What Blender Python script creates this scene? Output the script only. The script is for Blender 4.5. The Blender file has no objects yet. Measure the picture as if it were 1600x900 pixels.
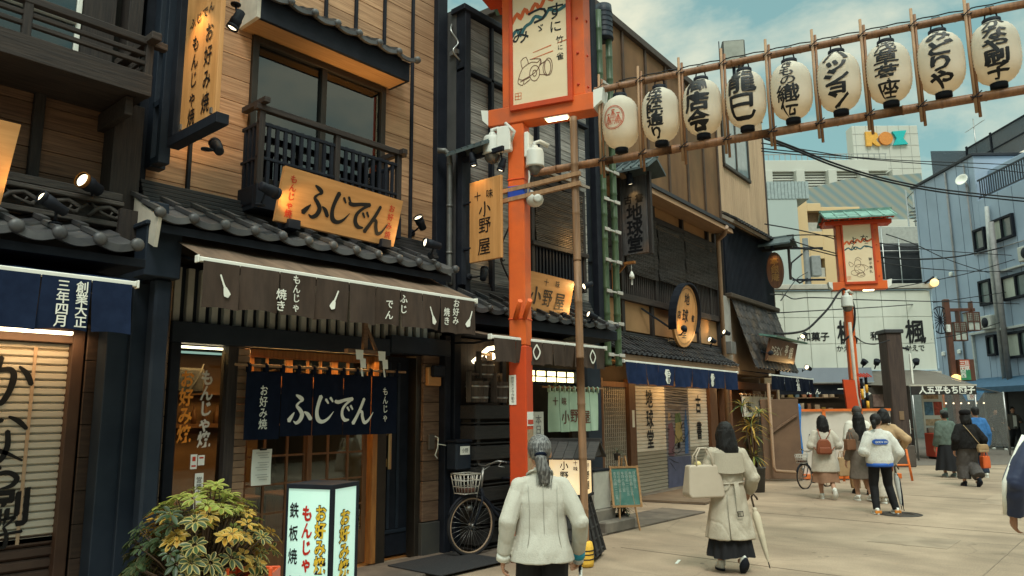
import bpy, bmesh, math, random
from mathutils import Vector, Matrix, noise
scene = bpy.context.scene
COL = scene.collection
R = math.radians
rnd = random.Random(11)

# ------------------------------------------------------------------ camera
cam_d = bpy.data.cameras.new("camera")
cam = bpy.data.objects.new("camera", cam_d)
COL.objects.link(cam)
scene.camera = cam
cam_d.sensor_width = 36.0
cam_d.lens = 1165.0 / 1600.0 * 36.0
cam_d.clip_start = 0.05
cam_d.clip_end = 3000
_p, _y, _r = R(9.5), R(41.0), R(0.48)
_fw = Vector((math.cos(_p) * math.cos(_y), math.cos(_p) * math.sin(_y), math.sin(_p)))
_r0 = Vector((math.sin(_y), -math.cos(_y), 0)); _u0 = _r0.cross(_fw)
_rt = _r0 * math.cos(_r) - _u0 * math.sin(_r); _up = _r0 * math.sin(_r) + _u0 * math.cos(_r)
m3 = Matrix((_rt, _up, -_fw)).transposed().to_4x4()
m3.translation = Vector((0, 0, 1.65))
cam.matrix_world = m3

# ------------------------------------------------------------------ sky, sun, exposure
SUN_EL, SUN_AZ = 56.0, 225.0          # azimuth of the sun measured from +X towards +Y
w = bpy.data.worlds.new("World"); scene.world = w; w.use_nodes = True
nt = w.node_tree; N = nt.nodes; Lk = nt.links; N.clear()
out = N.new("ShaderNodeOutputWorld"); bg = N.new("ShaderNodeBackground")
sky = N.new("ShaderNodeTexSky"); sky.sky_type = 'NISHITA'; sky.sun_disc = False
sky.sun_elevation = R(SUN_EL); sky.sun_rotation = R(90.0 - SUN_AZ)
sky.air_density = 1.3; sky.dust_density = 2.0; sky.ozone_density = 1.0
tc = N.new("ShaderNodeTexCoord"); mp = N.new("ShaderNodeMapping"); mp.inputs['Scale'].default_value = (1.0, 1.0, 1.7)
Lk.new(tc.outputs['Generated'], mp.inputs['Vector'])
n1 = N.new("ShaderNodeTexNoise"); n1.inputs['Scale'].default_value = 2.3; n1.inputs['Detail'].default_value = 9
n1.inputs['Roughness'].default_value = 0.56; n1.inputs['Distortion'].default_value = 0.25
mp.inputs['Location'].default_value = (1.3, 0.6, 0.2)
Lk.new(mp.outputs['Vector'], n1.inputs['Vector'])
rp = N.new("ShaderNodeValToRGB"); rp.color_ramp.elements[0].position = 0.45; rp.color_ramp.elements[1].position = 0.585
rp.color_ramp.elements[0].color = (0.0, 0.0, 0.0, 1); rp.color_ramp.elements[1].color = (1, 1, 1, 1)
Lk.new(n1.outputs['Fac'], rp.inputs['Fac'])
tint = N.new("ShaderNodeMix"); tint.data_type = 'RGBA'; tint.blend_type = 'MULTIPLY'; tint.inputs['Factor'].default_value = 1
tint.inputs[7].default_value = (0.80, 0.95, 0.80, 1)
Lk.new(sky.outputs['Color'], tint.inputs[6])
veil = N.new("ShaderNodeMix"); veil.data_type = 'RGBA'; veil.inputs['Factor'].default_value = 0.62     # thin high veil over the clear sky
veil.inputs[7].default_value = (1.95, 3.6, 3.3, 1)
Lk.new(tint.outputs[2], veil.inputs[6])
mx = N.new("ShaderNodeMix"); mx.data_type = 'RGBA'
mx.inputs[7].default_value = (5.4, 5.5, 4.3, 1)
Lk.new(rp.outputs['Color'], mx.inputs['Factor']); Lk.new(veil.outputs[2], mx.inputs[6])
# an overcast sky is several times brighter overhead than towards the horizon
sx = N.new("ShaderNodeSeparateXYZ"); Lk.new(tc.outputs['Generated'], sx.inputs[0])
zr = N.new("ShaderNodeMapRange"); zr.interpolation_type = 'SMOOTHSTEP'
zr.inputs['From Min'].default_value = 0.50; zr.inputs['From Max'].default_value = 0.90; zr.inputs['To Min'].default_value = 1.0; zr.inputs['To Max'].default_value = 4.0
Lk.new(sx.outputs['Z'], zr.inputs['Value'])
bz = N.new("ShaderNodeVectorMath"); bz.operation = 'SCALE'
Lk.new(mx.outputs[2], bz.inputs[0]); Lk.new(zr.outputs[0], bz.inputs['Scale'])
bg.inputs['Strength'].default_value = 0.12
Lk.new(bz.outputs[0], bg.inputs['Color']); Lk.new(bg.outputs[0], out.inputs['Surface'])

sun_d = bpy.data.lights.new("sun", 'SUN'); sun_d.energy = 1.5; sun_d.angle = R(17); sun_d.color = (1.0, 0.95, 0.87)
sun = bpy.data.objects.new("sun", sun_d); COL.objects.link(sun)
_sd = Vector((math.cos(R(SUN_EL)) * math.cos(R(SUN_AZ)), math.cos(R(SUN_EL)) * math.sin(R(SUN_AZ)), math.sin(R(SUN_EL))))
sun.rotation_euler = _sd.to_track_quat('Z', 'Y').to_euler(); sun.location = _sd * 60
scene.view_settings.view_transform = 'Standard'
scene.view_settings.look = 'None'
scene.view_settings.exposure = 0.32
scene.view_settings.gamma = 1.0
scene.cycles.use_denoising = True
scene.cycles.max_bounces = 6
scene.cycles.diffuse_bounces = 3
scene.cycles.glossy_bounces = 3
scene.cycles.transparent_max_bounces = 8
scene.cycles.sample_clamp_indirect = 4.0

# ------------------------------------------------------------------ materials
MATS = {}
def mat(name, c, rough=0.75, c2=None, scale=5.0, st=(1, 1, 1), island=0.0, bump=0.0, metal=0.0, spec=0.35,
    emis=None, es=0.0, detail=6.0, lo=0.35, hi=0.65, trans=0.0, dirt=None, sheen=0.0):
  """A principled material: two colours mixed by a stretched noise, optional per-piece variation, bump and dirt patches."""
  if name in MATS: return MATS[name]
  m = bpy.data.materials.new(name); m.use_nodes = True; MATS[name] = m
  t = m.node_tree; n = t.nodes; l = t.links; b = n["Principled BSDF"]
  b.inputs['Roughness'].default_value = rough; b.inputs['Metallic'].default_value = metal
  b.inputs['Specular IOR Level'].default_value = spec
  if sheen: b.inputs['Sheen Weight'].default_value = sheen
  if emis:
    b.inputs['Emission Color'].default_value = (*emis, 1); b.inputs['Emission Strength'].default_value = es
  if c2 is None: c2 = tuple(x * 0.78 for x in c)
  tcn = n.new("ShaderNodeTexCoord"); mpn = n.new("ShaderNodeMapping"); mpn.inputs['Scale'].default_value = st
  l.new(tcn.outputs['Object'], mpn.inputs['Vector'])
  vec = mpn.outputs['Vector']; geo = None
  if island:
    geo = n.new("ShaderNodeNewGeometry")
    ad = n.new("ShaderNodeVectorMath"); ad.operation = 'MULTIPLY_ADD'
    ad.inputs[1].default_value = (23, 31, 17)
    l.new(geo.outputs['Random Per Island'], ad.inputs[0]); l.new(vec, ad.inputs[2]); vec = ad.outputs[0]
  nz = n.new("ShaderNodeTexNoise"); nz.inputs['Scale'].default_value = scale; nz.inputs['Detail'].default_value = detail
  nz.inputs['Roughness'].default_value = 0.6
  l.new(vec, nz.inputs['Vector'])
  mr = n.new("ShaderNodeMapRange"); mr.inputs['From Min'].default_value = lo; mr.inputs['From Max'].default_value = hi
  l.new(nz.outputs['Fac'], mr.inputs['Value'])
  mxn = n.new("ShaderNodeMix"); mxn.data_type = 'RGBA'; mxn.inputs[6].default_value = (*c, 1); mxn.inputs[7].default_value = (*c2, 1)
  l.new(mr.outputs['Result'], mxn.inputs['Factor']); col = mxn.outputs[2]
  if island:
    r2 = n.new("ShaderNodeMapRange"); r2.inputs['To Min'].default_value = 1 - island; r2.inputs['To Max'].default_value = 1 + island
    l.new(geo.outputs['Random Per Island'], r2.inputs['Value'])
    hs = n.new("ShaderNodeHueSaturation"); l.new(r2.outputs['Result'], hs.inputs['Value']); l.new(col, hs.inputs['Color']); col = hs.outputs['Color']
  if dirt:
    n2 = n.new("ShaderNodeTexNoise"); n2.inputs['Scale'].default_value = dirt[1]; n2.inputs['Detail'].default_value = 8
    l.new(tcn.outputs['Object'], n2.inputs['Vector'])
    m2 = n.new("ShaderNodeMapRange"); m2.inputs['From Min'].default_value = 0.48; m2.inputs['From Max'].default_value = 0.72
    m2.inputs['To Max'].default_value = dirt[2]
    l.new(n2.outputs['Fac'], m2.inputs['Value'])
    m3_ = n.new("ShaderNodeMix"); m3_.data_type = 'RGBA'; m3_.inputs[7].default_value = (*dirt[0], 1)
    l.new(col, m3_.inputs[6]); l.new(m2.outputs['Result'], m3_.inputs['Factor']); col = m3_.outputs[2]
  l.new(col, b.inputs['Base Color'])
  if emis and es and c2 != c and name.startswith('glow'):
    l.new(col, b.inputs['Emission Color'])
  if bump:
    bp = n.new("ShaderNodeBump"); bp.inputs['Strength'].default_value = bump; bp.inputs['Distance'].default_value = 0.02
    l.new(nz.outputs['Fac'], bp.inputs['Height']); l.new(bp.outputs['Normal'], b.inputs['Normal'])
  if trans:
    tr = n.new("ShaderNodeBsdfTranslucent"); l.new(col, tr.inputs['Color'])
    ms = n.new("ShaderNodeMixShader"); ms.inputs[0].default_value = trans
    l.new(b.outputs[0], ms.inputs[1]); l.new(tr.outputs[0], ms.inputs[2]); l.new(ms.outputs[0], n["Material Output"].inputs['Surface'])
  return m

def glass(name, tint=(0.8, 0.85, 0.85), ior=1.5, gl=(0.9, 0.95, 0.95)):
  """Window glass: clear with mirror reflections growing towards grazing angles."""
  if name in MATS: return MATS[name]
  m = bpy.data.materials.new(name); m.use_nodes = True; MATS[name] = m
  t = m.node_tree; n = t.nodes; l = t.links; n.remove(n["Principled BSDF"])
  tr = n.new("ShaderNodeBsdfTransparent"); tr.inputs[0].default_value = (*tint, 1)
  g = n.new("ShaderNodeBsdfGlossy"); g.inputs['Roughness'].default_value = 0.02; g.inputs['Color'].default_value = (*gl, 1)
  f = n.new("ShaderNodeFresnel"); f.inputs[0].default_value = ior
  ms = n.new("ShaderNodeMixShader"); l.new(f.outputs[0], ms.inputs[0]); l.new(tr.outputs[0], ms.inputs[1]); l.new(g.outputs[0], ms.inputs[2])
  l.new(ms.outputs[0], n["Material Output"].inputs['Surface'])
  return m

# ------------------------------------------------------------------ frames, things
class Frame:
  def __init__(s, x, y, deg): s.o = Vector((x, y, 0)); s.a = R(deg)
  def __call__(s, p):
    c, q = math.cos(s.a), math.sin(s.a)
    return Vector((s.o.x + p[0] * c - p[1] * q, s.o.y + p[0] * q + p[1] * c, p[2]))
A = Frame(0, 0, 0)                 # the near row: x along the street, y = distance to the row
B = Frame(9.9, 7.75, 4)            # the bookshop row, turned four degrees
G = Frame(0, 0, -49)               # the end of the street: x to the right, y away
LAD = Frame(6.91, 4.97, -72)       # the bamboo lantern rack across the street
OFF = {}

def tag(o, label=None, cat=None, group=None, kind=None):
  if label: o['label'] = label
  if cat: o['category'] = cat
  if group: o['group'] = group
  if kind: o['kind'] = kind
  return o

def thing(name, label, cat, frame=A, base=(0, 0, 0), group=None, rot=0.0):
  """An Empty at the thing's base; its parts are given in frame coordinates (rot adds a turn; then parts are local to base)."""
  o = bpy.data.objects.new(name, None); COL.objects.link(o)
  o.empty_display_size = 0.2
  o.location = frame(base); o.rotation_euler = (0, 0, frame.a + rot)
  OFF[o.name] = Vector((0, 0, 0)) if rot == 'local' else Vector(base)
  return tag(o, label, cat, group)

def local_thing(name, label, cat, loc, rotz=0.0, group=None):
  """An Empty whose parts are written in its own local coordinates."""
  o = bpy.data.objects.new(name, None); COL.objects.link(o); o.empty_display_size = 0.2
  o.location = loc; o.rotation_euler = (0, 0, rotz); OFF[o.name] = Vector((0, 0, 0))
  return tag(o, label, cat, group)

def copy_tree(o, parent=None):
  c = o.copy(); COL.objects.link(c)
  if parent: c.parent = parent
  for ch in [x for x in bpy.data.objects if x.parent == o]: copy_tree(ch, c)
  return c

# ------------------------------------------------------------------ glyphs
GL = {}
def _split(vs, fs, lim):
  vs = list(vs); todo = list(fs); res = []
  cache = {}
  while todo:
    a, b, c = todo.pop()
    e = [((vs[i][0] - vs[j][0]) ** 2 + (vs[i][1] - vs[j][1]) ** 2, i, j) for i, j in ((a, b), (b, c), (c, a))]
    d, i, j = max(e)
    if d <= lim * lim: res.append((a, b, c)); continue
    k = cache.get((min(i, j), max(i, j)))
    if k is None:
      k = len(vs); vs.append(((vs[i][0] + vs[j][0]) / 2, (vs[i][1] + vs[j][1]) / 2)); cache[(min(i, j), max(i, j))] = k
    o3 = [x for x in (a, b, c) if x not in (i, j)][0]
    if (i, j) in ((a, b), (b, c), (c, a)): todo += [(i, k, o3), (k, j, o3)]
    else: todo += [(j, k, o3), (k, i, o3)]
  return vs, res

def glyph(ch, bold=0.0, fine=0.0):
  """The outline of one character, filled, in an em box centred on 0 and one unit wide."""
  k = (ch, bold, fine)
  if k in GL: return GL[k]
  cu = bpy.data.curves.new("glyph_outline", 'FONT'); cu.body = ch; cu.size = 1.0; cu.offset = bold; cu.resolution_u = 2
  ob = bpy.data.objects.new("glyph_outline", cu); COL.objects.link(ob)
  bpy.context.view_layer.update()
  me = bpy.data.meshes.new_from_object(ob.evaluated_get(bpy.context.evaluated_depsgraph_get()))
  bpy.data.objects.remove(ob); bpy.data.curves.remove(cu)
  bm = bmesh.new(); bm.from_mesh(me); bpy.data.meshes.remove(me)
  bmesh.ops.remove_doubles(bm, verts=bm.verts, dist=1e-5)
  bmesh.ops.triangulate(bm, faces=bm.faces)
  bm.verts.index_update()
  vs = [(v.co.x, v.co.y) for v in bm.verts]; fs = [tuple(v.index for v in f.verts) for f in bm.faces]; bm.free()
  asc = ord(ch) < 256
  em = 0.72 if asc else 0.93
  if vs:
    cx = (min(v[0] for v in vs) + max(v[0] for v in vs)) / 2 if asc else 0.5 * GEM
    cy = GCY
    vs = [((x - cx) / GEM, (y - cy) / GEM) for x, y in vs]
  if fine: vs, fs = _split(vs, fs, fine)
  GL[k] = (vs, fs)
  return GL[k]
GEM, GCY = 1.0, 0.38
def _calibrate():
  global GEM, GCY
  vs, _ = glyph('国'); GL.clear()
  xs = [v[0] for v in vs]; ys = [v[1] for v in vs]
  # vs were normalised with GEM=1, centre (.5,.38): undo and measure
  xs = [x + 0.5 for x in xs]; ys = [y + 0.38 for y in ys]
  g = (max(xs) + min(xs)); GCY = (max(ys) + min(ys)) / 2; GEM = g

# hand-drawn brush strokes for the large cursive signs: (points, widths) in a unit box
BR = {
'ふ': [([(.36, .97), (.50, .90), (.60, .82), (.50, .74)], [.06, .13, .12, .05]),
   ([(.50, .74), (.40, .62), (.52, .50), (.62, .34), (.55, .15), (.40, .06), (.28, .12)], [.06, .10, .13, .15, .14, .10, .03]),
   ([(.30, .40), (.20, .28), (.08, .14)], [.04, .12, .16]), ([(.70, .42), (.82, .34), (.93, .18)], [.05, .13, .13])],
'じ': [([(.36, .97), (.26, .70), (.20, .40), (.26, .14), (.44, .06), (.66, .16), (.88, .42)], [.16, .14, .14, .17, .13, .09, .02]),
   ([(.56, .86), (.66, .72)], [.10, .07]), ([(.74, .92), (.84, .78)], [.10, .07])],
'で': [([(.04, .80), (.22, .78), (.55, .86), (.90, .90)], [.13, .14, .12, .15]),
   ([(.90, .90), (.62, .72), (.42, .50), (.40, .26), (.54, .10), (.76, .10)], [.10, .10, .13, .16, .15, .06]),
   ([(.66, .58), (.76, .45)], [.10, .07]), ([(.82, .64), (.92, .50)], [.10, .07])],
'ん': [([(.56, .97), (.42, .66), (.24, .34), (.06, .05)], [.12, .13, .13, .15]),
   ([(.10, .14), (.28, .42), (.46, .48), (.50, .28), (.60, .08), (.78, .16), (.97, .46)], [.06, .08, .12, .14, .14, .09, .02])],
'か': [([(.05, .64), (.30, .70), (.58, .74), (.66, .60), (.60, .30), (.48, .08), (.36, .16)], [.10, .11, .13, .15, .14, .12, .03]),
   ([(.42, .97), (.34, .60), (.20, .28), (.06, .06)], [.13, .13, .12, .05]), ([(.74, .80), (.88, .66), (.97, .46)], [.06, .14, .12])],
'な': [([(.08, .70), (.30, .74), (.54, .80)], [.12, .12, .10]), ([(.34, .97), (.26, .66), (.08, .36)], [.12, .12, .05]),
   ([(.64, .86), (.80, .78), (.94, .64)], [.06, .12, .09]),
   ([(.64, .60), (.66, .32), (.56, .08), (.36, .08), (.34, .20), (.56, .24), (.92, .06)], [.11, .12, .12, .10, .09, .10, .05])],
'や': [([(.04, .46), (.36, .64), (.70, .78), (.92, .66), (.84, .50), (.62, .44)], [.12, .11, .12, .14, .12, .03]),
   ([(.50, .98), (.60, .86)], [.10, .09]), ([(.22, .88), (.36, .48), (.56, .04)], [.12, .13, .12])],
'子': [([(.20, .86), (.46, .88), (.74, .92), (.60, .76), (.48, .66)], [.10, .10, .13, .09, .05]),
   ([(.48, .66), (.58, .42), (.54, .10), (.34, .14)], [.09, .14, .14, .03]), ([(.04, .42), (.46, .46), (.96, .50)], [.14, .10, .12])],
'小': [([(.50, .96), (.52, .55), (.48, .10), (.36, .16)], [.16, .14, .13, .03]), ([(.26, .66), (.18, .50), (.06, .30)], [.06, .14, .12]),
   ([(.70, .70), (.84, .56), (.94, .36)], [.06, .14, .13])],
}
def _cr(P, n):
  """Catmull-Rom through P (tuples of any size), n steps a span."""
  o = []; Q = [P[0]] + list(P) + [P[-1]]
  for i in range(1, len(Q) - 2):
    for k in range(n):
      t = k / n; a, b, c, d = Q[i - 1], Q[i], Q[i + 1], Q[i + 2]
      o.append(tuple(0.5 * (2 * b[j] + (c[j] - a[j]) * t + (2 * a[j] - 5 * b[j] + 4 * c[j] - d[j]) * t * t + (3 * b[j] - a[j] - 3 * c[j] + d[j]) * t ** 3) for j in range(len(b))))
  o.append(tuple(P[-1]))
  return o

# ------------------------------------------------------------------ mesh builder
class MB:
  def __init__(s): s.v = []; s.f = []; s.m = []; s.s = []
  def add(s, vs, fs, m=0, sm=False):
    o = len(s.v); s.v += [Vector(v) for v in vs]
    for f in fs: s.f.append([i + o for i in f]); s.m.append(m); s.s.append(sm)
    return s
  def quad(s, a, b, c, d, m=0): return s.add([a, b, c, d], [(0, 1, 2, 3)], m)
  def box(s, x0, x1, y0, y1, z0, z1, m=0, c=0.0):
    if x1 < x0: x0, x1 = x1, x0
    if y1 < y0: y0, y1 = y1, y0
    if z1 < z0: z0, z1 = z1, z0
    c = min(c, (x1 - x0) * .4, (y1 - y0) * .4, (z1 - z0) * .4)
    if c <= 0:
      v = [(x, y, z) for x in (x0, x1) for y in (y0, y1) for z in (z0, z1)]
      return s.add(v, [(0, 1, 3, 2), (4, 6, 7, 5), (0, 4, 5, 1), (2, 3, 7, 6), (0, 2, 6, 4), (1, 5, 7, 3)], m)
    ix = {}; v = []
    lim = ((x0, x1), (y0, y1), (z0, z1))
    for i in (0, 1):
      for j in (0, 1):
        for k in (0, 1):
          cr = (lim[0][i], lim[1][j], lim[2][k]); sg = (1 - 2 * i, 1 - 2 * j, 1 - 2 * k)
          for ax in range(3):
            ix[i, j, k, ax] = len(v); v.append(tuple(cr[q] + (0 if q == ax else c * sg[q]) for q in range(3)))
    f = []
    for ax in range(3):
      o1, o2 = [q for q in range(3) if q != ax]
      for sd in (0, 1):
        def key(p, q):
          t = [0, 0, 0]; t[ax] = sd; t[o1] = p; t[o2] = q; return ix[t[0], t[1], t[2], ax]
        f.append((key(0, 0), key(1, 0), key(1, 1), key(0, 1)))
      for p in (0, 1):
        for q in (0, 1):
          t = [0, 0, 0]; t[o1] = p; t[o2] = q
          t0 = list(t); t1 = list(t); t0[ax] = 0; t1[ax] = 1
          f.append((ix[(*t0, o1)], ix[(*t1, o1)], ix[(*t1, o2)], ix[(*t0, o2)]))
    for i in (0, 1):
      for j in (0, 1):
        for k in (0, 1): f.append((ix[i, j, k, 0], ix[i, j, k, 1], ix[i, j, k, 2]))
    return s.add(v, f, m)
  def bar(s, p, q, w, h=None, m=0, up=(0, 0, 1)):
    h = w if h is None else h
    p = Vector(p); q = Vector(q); d = (q - p).normalized(); u = Vector(up)
    if abs(d.dot(u)) > 0.98: u = Vector((1, 0, 0)) if abs(d.x) < 0.9 else Vector((0, 1, 0))
    r = d.cross(u).normalized(); u = r.cross(d)
    v = [e + r * (a * w / 2) + u * (b * h / 2) for e in (p, q) for a, b in ((-1, -1), (1, -1), (1, 1), (-1, 1))]
    return s.add(v, [(0, 3, 2, 1), (4, 5, 6, 7), (0, 1, 5, 4), (1, 2, 6, 5), (2, 3, 7, 6), (3, 0, 4, 7)], m)
  def tube(s, pts, r, n=8, m=0, cap=True, closed=False, sm=True, ry=None):
    pts = [Vector(p) for p in pts]; L = len(pts)
    rs = r if isinstance(r, (list, tuple)) else [r] * L
    v = []; prev = None
    for i, p in enumerate(pts):
      if closed: d = pts[(i + 1) % L] - pts[i - 1]
      else: d = pts[min(i + 1, L - 1)] - pts[max(i - 1, 0)]
      d = d.normalized() if d.length > 1e-9 else Vector((0, 0, 1))
      if prev is None:
        a = Vector((0, 0, 1)) if abs(d.z) < 0.9 else Vector((0, 1, 0))
        prev = d.cross(a).normalized()
      x = (prev - d * prev.dot(d)); x = x.normalized() if x.length > 1e-6 else d.orthogonal().normalized()
      prev = x; y = d.cross(x)
      for k in range(n):
        t = 2 * math.pi * k / n
        v.append(p + x * (math.cos(t) * rs[i]) + y * (math.sin(t) * rs[i] * (ry or 1)))
    f = []
    for i in range(L if closed else L - 1):
      j = (i + 1) % L
      for k in range(n): f.append((i * n + k, i * n + (k + 1) % n, j * n + (k + 1) % n, j * n + k))
    s.add(v, f, m, sm)
    if cap and not closed:
      o = len(s.v) - len(v)
      s.f.append([o + k for k in range(n)][::-1]); s.m.append(m); s.s.append(False)
      s.f.append([o + (L - 1) * n + k for k in range(n)]); s.m.append(m); s.s.append(False)
    return s
  def lathe(s, prof, o=(0, 0, 0), n=16, m=0, ax=(0, 0, 1), sm=True, cap=True):
    """prof: (radius, height along ax)."""
    ax = Vector(ax).normalized(); o = Vector(o)
    x = ax.orthogonal().normalized(); y = ax.cross(x)
    v = []
    for r, h in prof:
      for k in range(n):
        t = 2 * math.pi * k / n; v.append(o + ax * h + x * (r * math.cos(t)) + y * (r * math.sin(t)))
    f = []
    for i in range(len(prof) - 1):
      for k in range(n): f.append((i * n + k, i * n + (k + 1) % n, (i + 1) * n + (k + 1) % n, (i + 1) * n + k))
    if cap: f.append([k for k in range(n)][::-1]); f.append([(len(prof) - 1) * n + k for k in range(n)])
    return s.add(v, f, m, sm)
  def prism(s, poly, fn, t0, t1, m=0, sm=False):
    """poly: 2-D outline; fn(u, v, t) gives the 3-D point; extruded from t0 to t1."""
    n = len(poly)
    v = [fn(a, b, t0) for a, b in poly] + [fn(a, b, t1) for a, b in poly]
    f = [list(range(n))[::-1], [n + i for i in range(n)]] + [(i, (i + 1) % n, n + (i + 1) % n, n + i) for i in range(n)]
    return s.add(v, f, m, sm)
  def loft(s, rings, n=20, m=0, cap=True, sm=True):
    """rings: (centre, rx, ry[, power]) stacked closed ellipses in x and y."""
    v = []
    for rg in rings:
      c = Vector(rg[0])
      for k in range(n):
        t = 2 * math.pi * k / n; v.append(c + Vector((math.cos(t) * rg[1], math.sin(t) * rg[2], 0)))
    f = []
    for i in range(len(rings) - 1):
      for k in range(n): f.append((i * n + k, i * n + (k + 1) % n, (i + 1) * n + (k + 1) % n, (i + 1) * n + k))
    if cap: f.append([k for k in range(n)][::-1]); f.append([(len(rings) - 1) * n + k for k in range(n)])
    return s.add(v, f, m, sm)
  def ball(s, c, rx, ry=None, rz=None, n=12, m=0):
    ry = rx if ry is None else ry; rz = rx if rz is None else rz; c = Vector(c)
    k = max(6, n // 2); v = [c + Vector((0, 0, -rz))]
    for i in range(1, k):
      p = math.pi * i / k - math.pi / 2
      for j in range(n):
        t = 2 * math.pi * j / n; v.append(c + Vector((rx * math.cos(p) * math.cos(t), ry * math.cos(p) * math.sin(t), rz * math.sin(p))))
    v.append(c + Vector((0, 0, rz))); f = []
    for j in range(n): f.append((0, 1 + (j + 1) % n, 1 + j)); f.append((len(v) - 1, 1 + (k - 2) * n + j, 1 + (k - 2) * n + (j + 1) % n))
    for i in range(k - 2):
      for j in range(n): f.append((1 + i * n + j, 1 + i * n + (j + 1) % n, 1 + (i + 1) * n + (j + 1) % n, 1 + (i + 1) * n + j))
    return s.add(v, f, m, True)
  def sheet(s, fn, nu, nv, m=0, sm=True, th=0.0):
    """A cloth: fn(a, b) for a, b in 0..1."""
    v = [fn(i / nu, j / nv) for i in range(nu + 1) for j in range(nv + 1)]
    f = [(i * (nv + 1) + j, (i + 1) * (nv + 1) + j, (i + 1) * (nv + 1) + j + 1, i * (nv + 1) + j + 1) for i in range(nu) for j in range(nv)]
    return s.add(v, f, m, sm)
  def text(s, items, fn, m=0, bold=0.0, nib=0.0, fine=0.0, ang=0.9, lift=0.0004):
    """items: (char, centre u, centre v, size[, width factor]); fn(u, v, k) gives the point, k lifts repeats off each other."""
    reps = [(0, 0)] if not nib else [((i - 1.5) * nib / 1.5 * math.cos(ang), (i - 1.5) * nib / 1.5 * math.sin(ang)) for i in range(4)]
    for it in items:
      ch, cu, cv, sz = it[:4]; wf = it[4] if len(it) > 4 else 1.0
      vs, fs = glyph(ch, bold, fine)
      for k, (dx, dy) in enumerate(reps):
        s.add([fn(cu + (x + dx) * sz * wf, cv + (y + dy) * sz, k * lift) for x, y in vs], fs, m)
    return s
  def brush(s, items, fn, m=0, lift=0.0004, wk=1.0):
    for it in items:
      ch, cu, cv, sz = it[:4]; wf = it[4] if len(it) > 4 else 1.0
      for k, (P, W) in enumerate(BR[ch]):
        s.stroke([((x - .5) * sz * wf + cu, (y - .5) * sz + cv) for x, y in P], [q * sz * wk for q in W], fn, m, k * lift)
    return s
  def stroke(s, P, W, fn, m=0, lift=0.0, n=6):
    if not isinstance(W, (list, tuple)): W = [W] * len(P)
    C = _cr([(p[0], p[1], q) for p, q in zip(P, W)], n)
    L = len(C); left = []; right = []
    for i, (x, y, q) in enumerate(C):
      a = C[max(i - 1, 0)]; b = C[min(i + 1, L - 1)]; d = Vector((b[0] - a[0], b[1] - a[1]))
      d = d.normalized() if d.length > 1e-9 else Vector((1, 0))
      left.append((x - d.y * q / 2, y + d.x * q / 2)); right.append((x + d.y * q / 2, y - d.x * q / 2))
    d0 = Vector((C[0][0] - C[1][0], C[0][1] - C[1][1])).normalized() * C[0][2] * .35
    d1 = Vector((C[-1][0] - C[-2][0], C[-1][1] - C[-2][1])).normalized() * C[-1][2] * .35
    v = []; f = []
    for a, b in zip(left, right): v += [a, b]
    for i in range(L - 1): f.append((2 * i, 2 * i + 1, 2 * i + 3, 2 * i + 2))
    v += [(C[0][0] + d0.x, C[0][1] + d0.y), (C[-1][0] + d1.x, C[-1][1] + d1.y)]
    f += [(0, 2 * L, 1), (2 * L - 2, 2 * L - 1, 2 * L + 1)]
    return s.add([fn(a, b, lift) for a, b in v], f, m)
  def build(s, name, mats, parent=None, frame=None, base=None, recalc=True, auto=None):
    """One mesh object. With a parent: coordinates as the parent's; without: a top-level object set at its own base."""
    if not isinstance(mats, (list, tuple)): mats = [mats]
    if parent is not None: off = OFF.get(parent.name, Vector((0, 0, 0)))
    else:
      lo = Vector((min(v.x for v in s.v), min(v.y for v in s.v), min(v.z for v in s.v)))
      hi = Vector((max(v.x for v in s.v), max(v.y for v in s.v), max(v.z for v in s.v)))
      off = Vector(base) if base else Vector(((lo.x + hi.x) / 2, (lo.y + hi.y) / 2, lo.z))
    me = bpy.data.meshes.new(name)
    me.from_pydata([v - off for v in s.v], [], s.f)
    for mm in mats: me.materials.append(mm)
    me.polygons.foreach_set('material_index', s.m); me.polygons.foreach_set('use_smooth', s.s)
    if recalc:
      bm = bmesh.new(); bm.from_mesh(me); bmesh.ops.recalc_face_normals(bm, faces=bm.faces); bm.to_mesh(me); bm.free()
    me.update()
    o = bpy.data.objects.new(name, me); COL.objects.link(o)
    if parent is not None: o.parent = parent
    else:
      fr = frame or A
      o.location = fr(off); o.rotation_euler = (0, 0, fr.a)
    OFF[o.name] = off
    return o

def many(name, mats, parent, *boxes, c=0.004):
  for b in boxes: o = one(name, mats, parent, b, c=c)
  return o

def one(name, mats, parent, *boxes, c=0.004):
  """A part made of a few boxes."""
  m = MB()
  for b in boxes: m.box(*b, c=c)
  return m.build(name, mats, parent)

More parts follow.
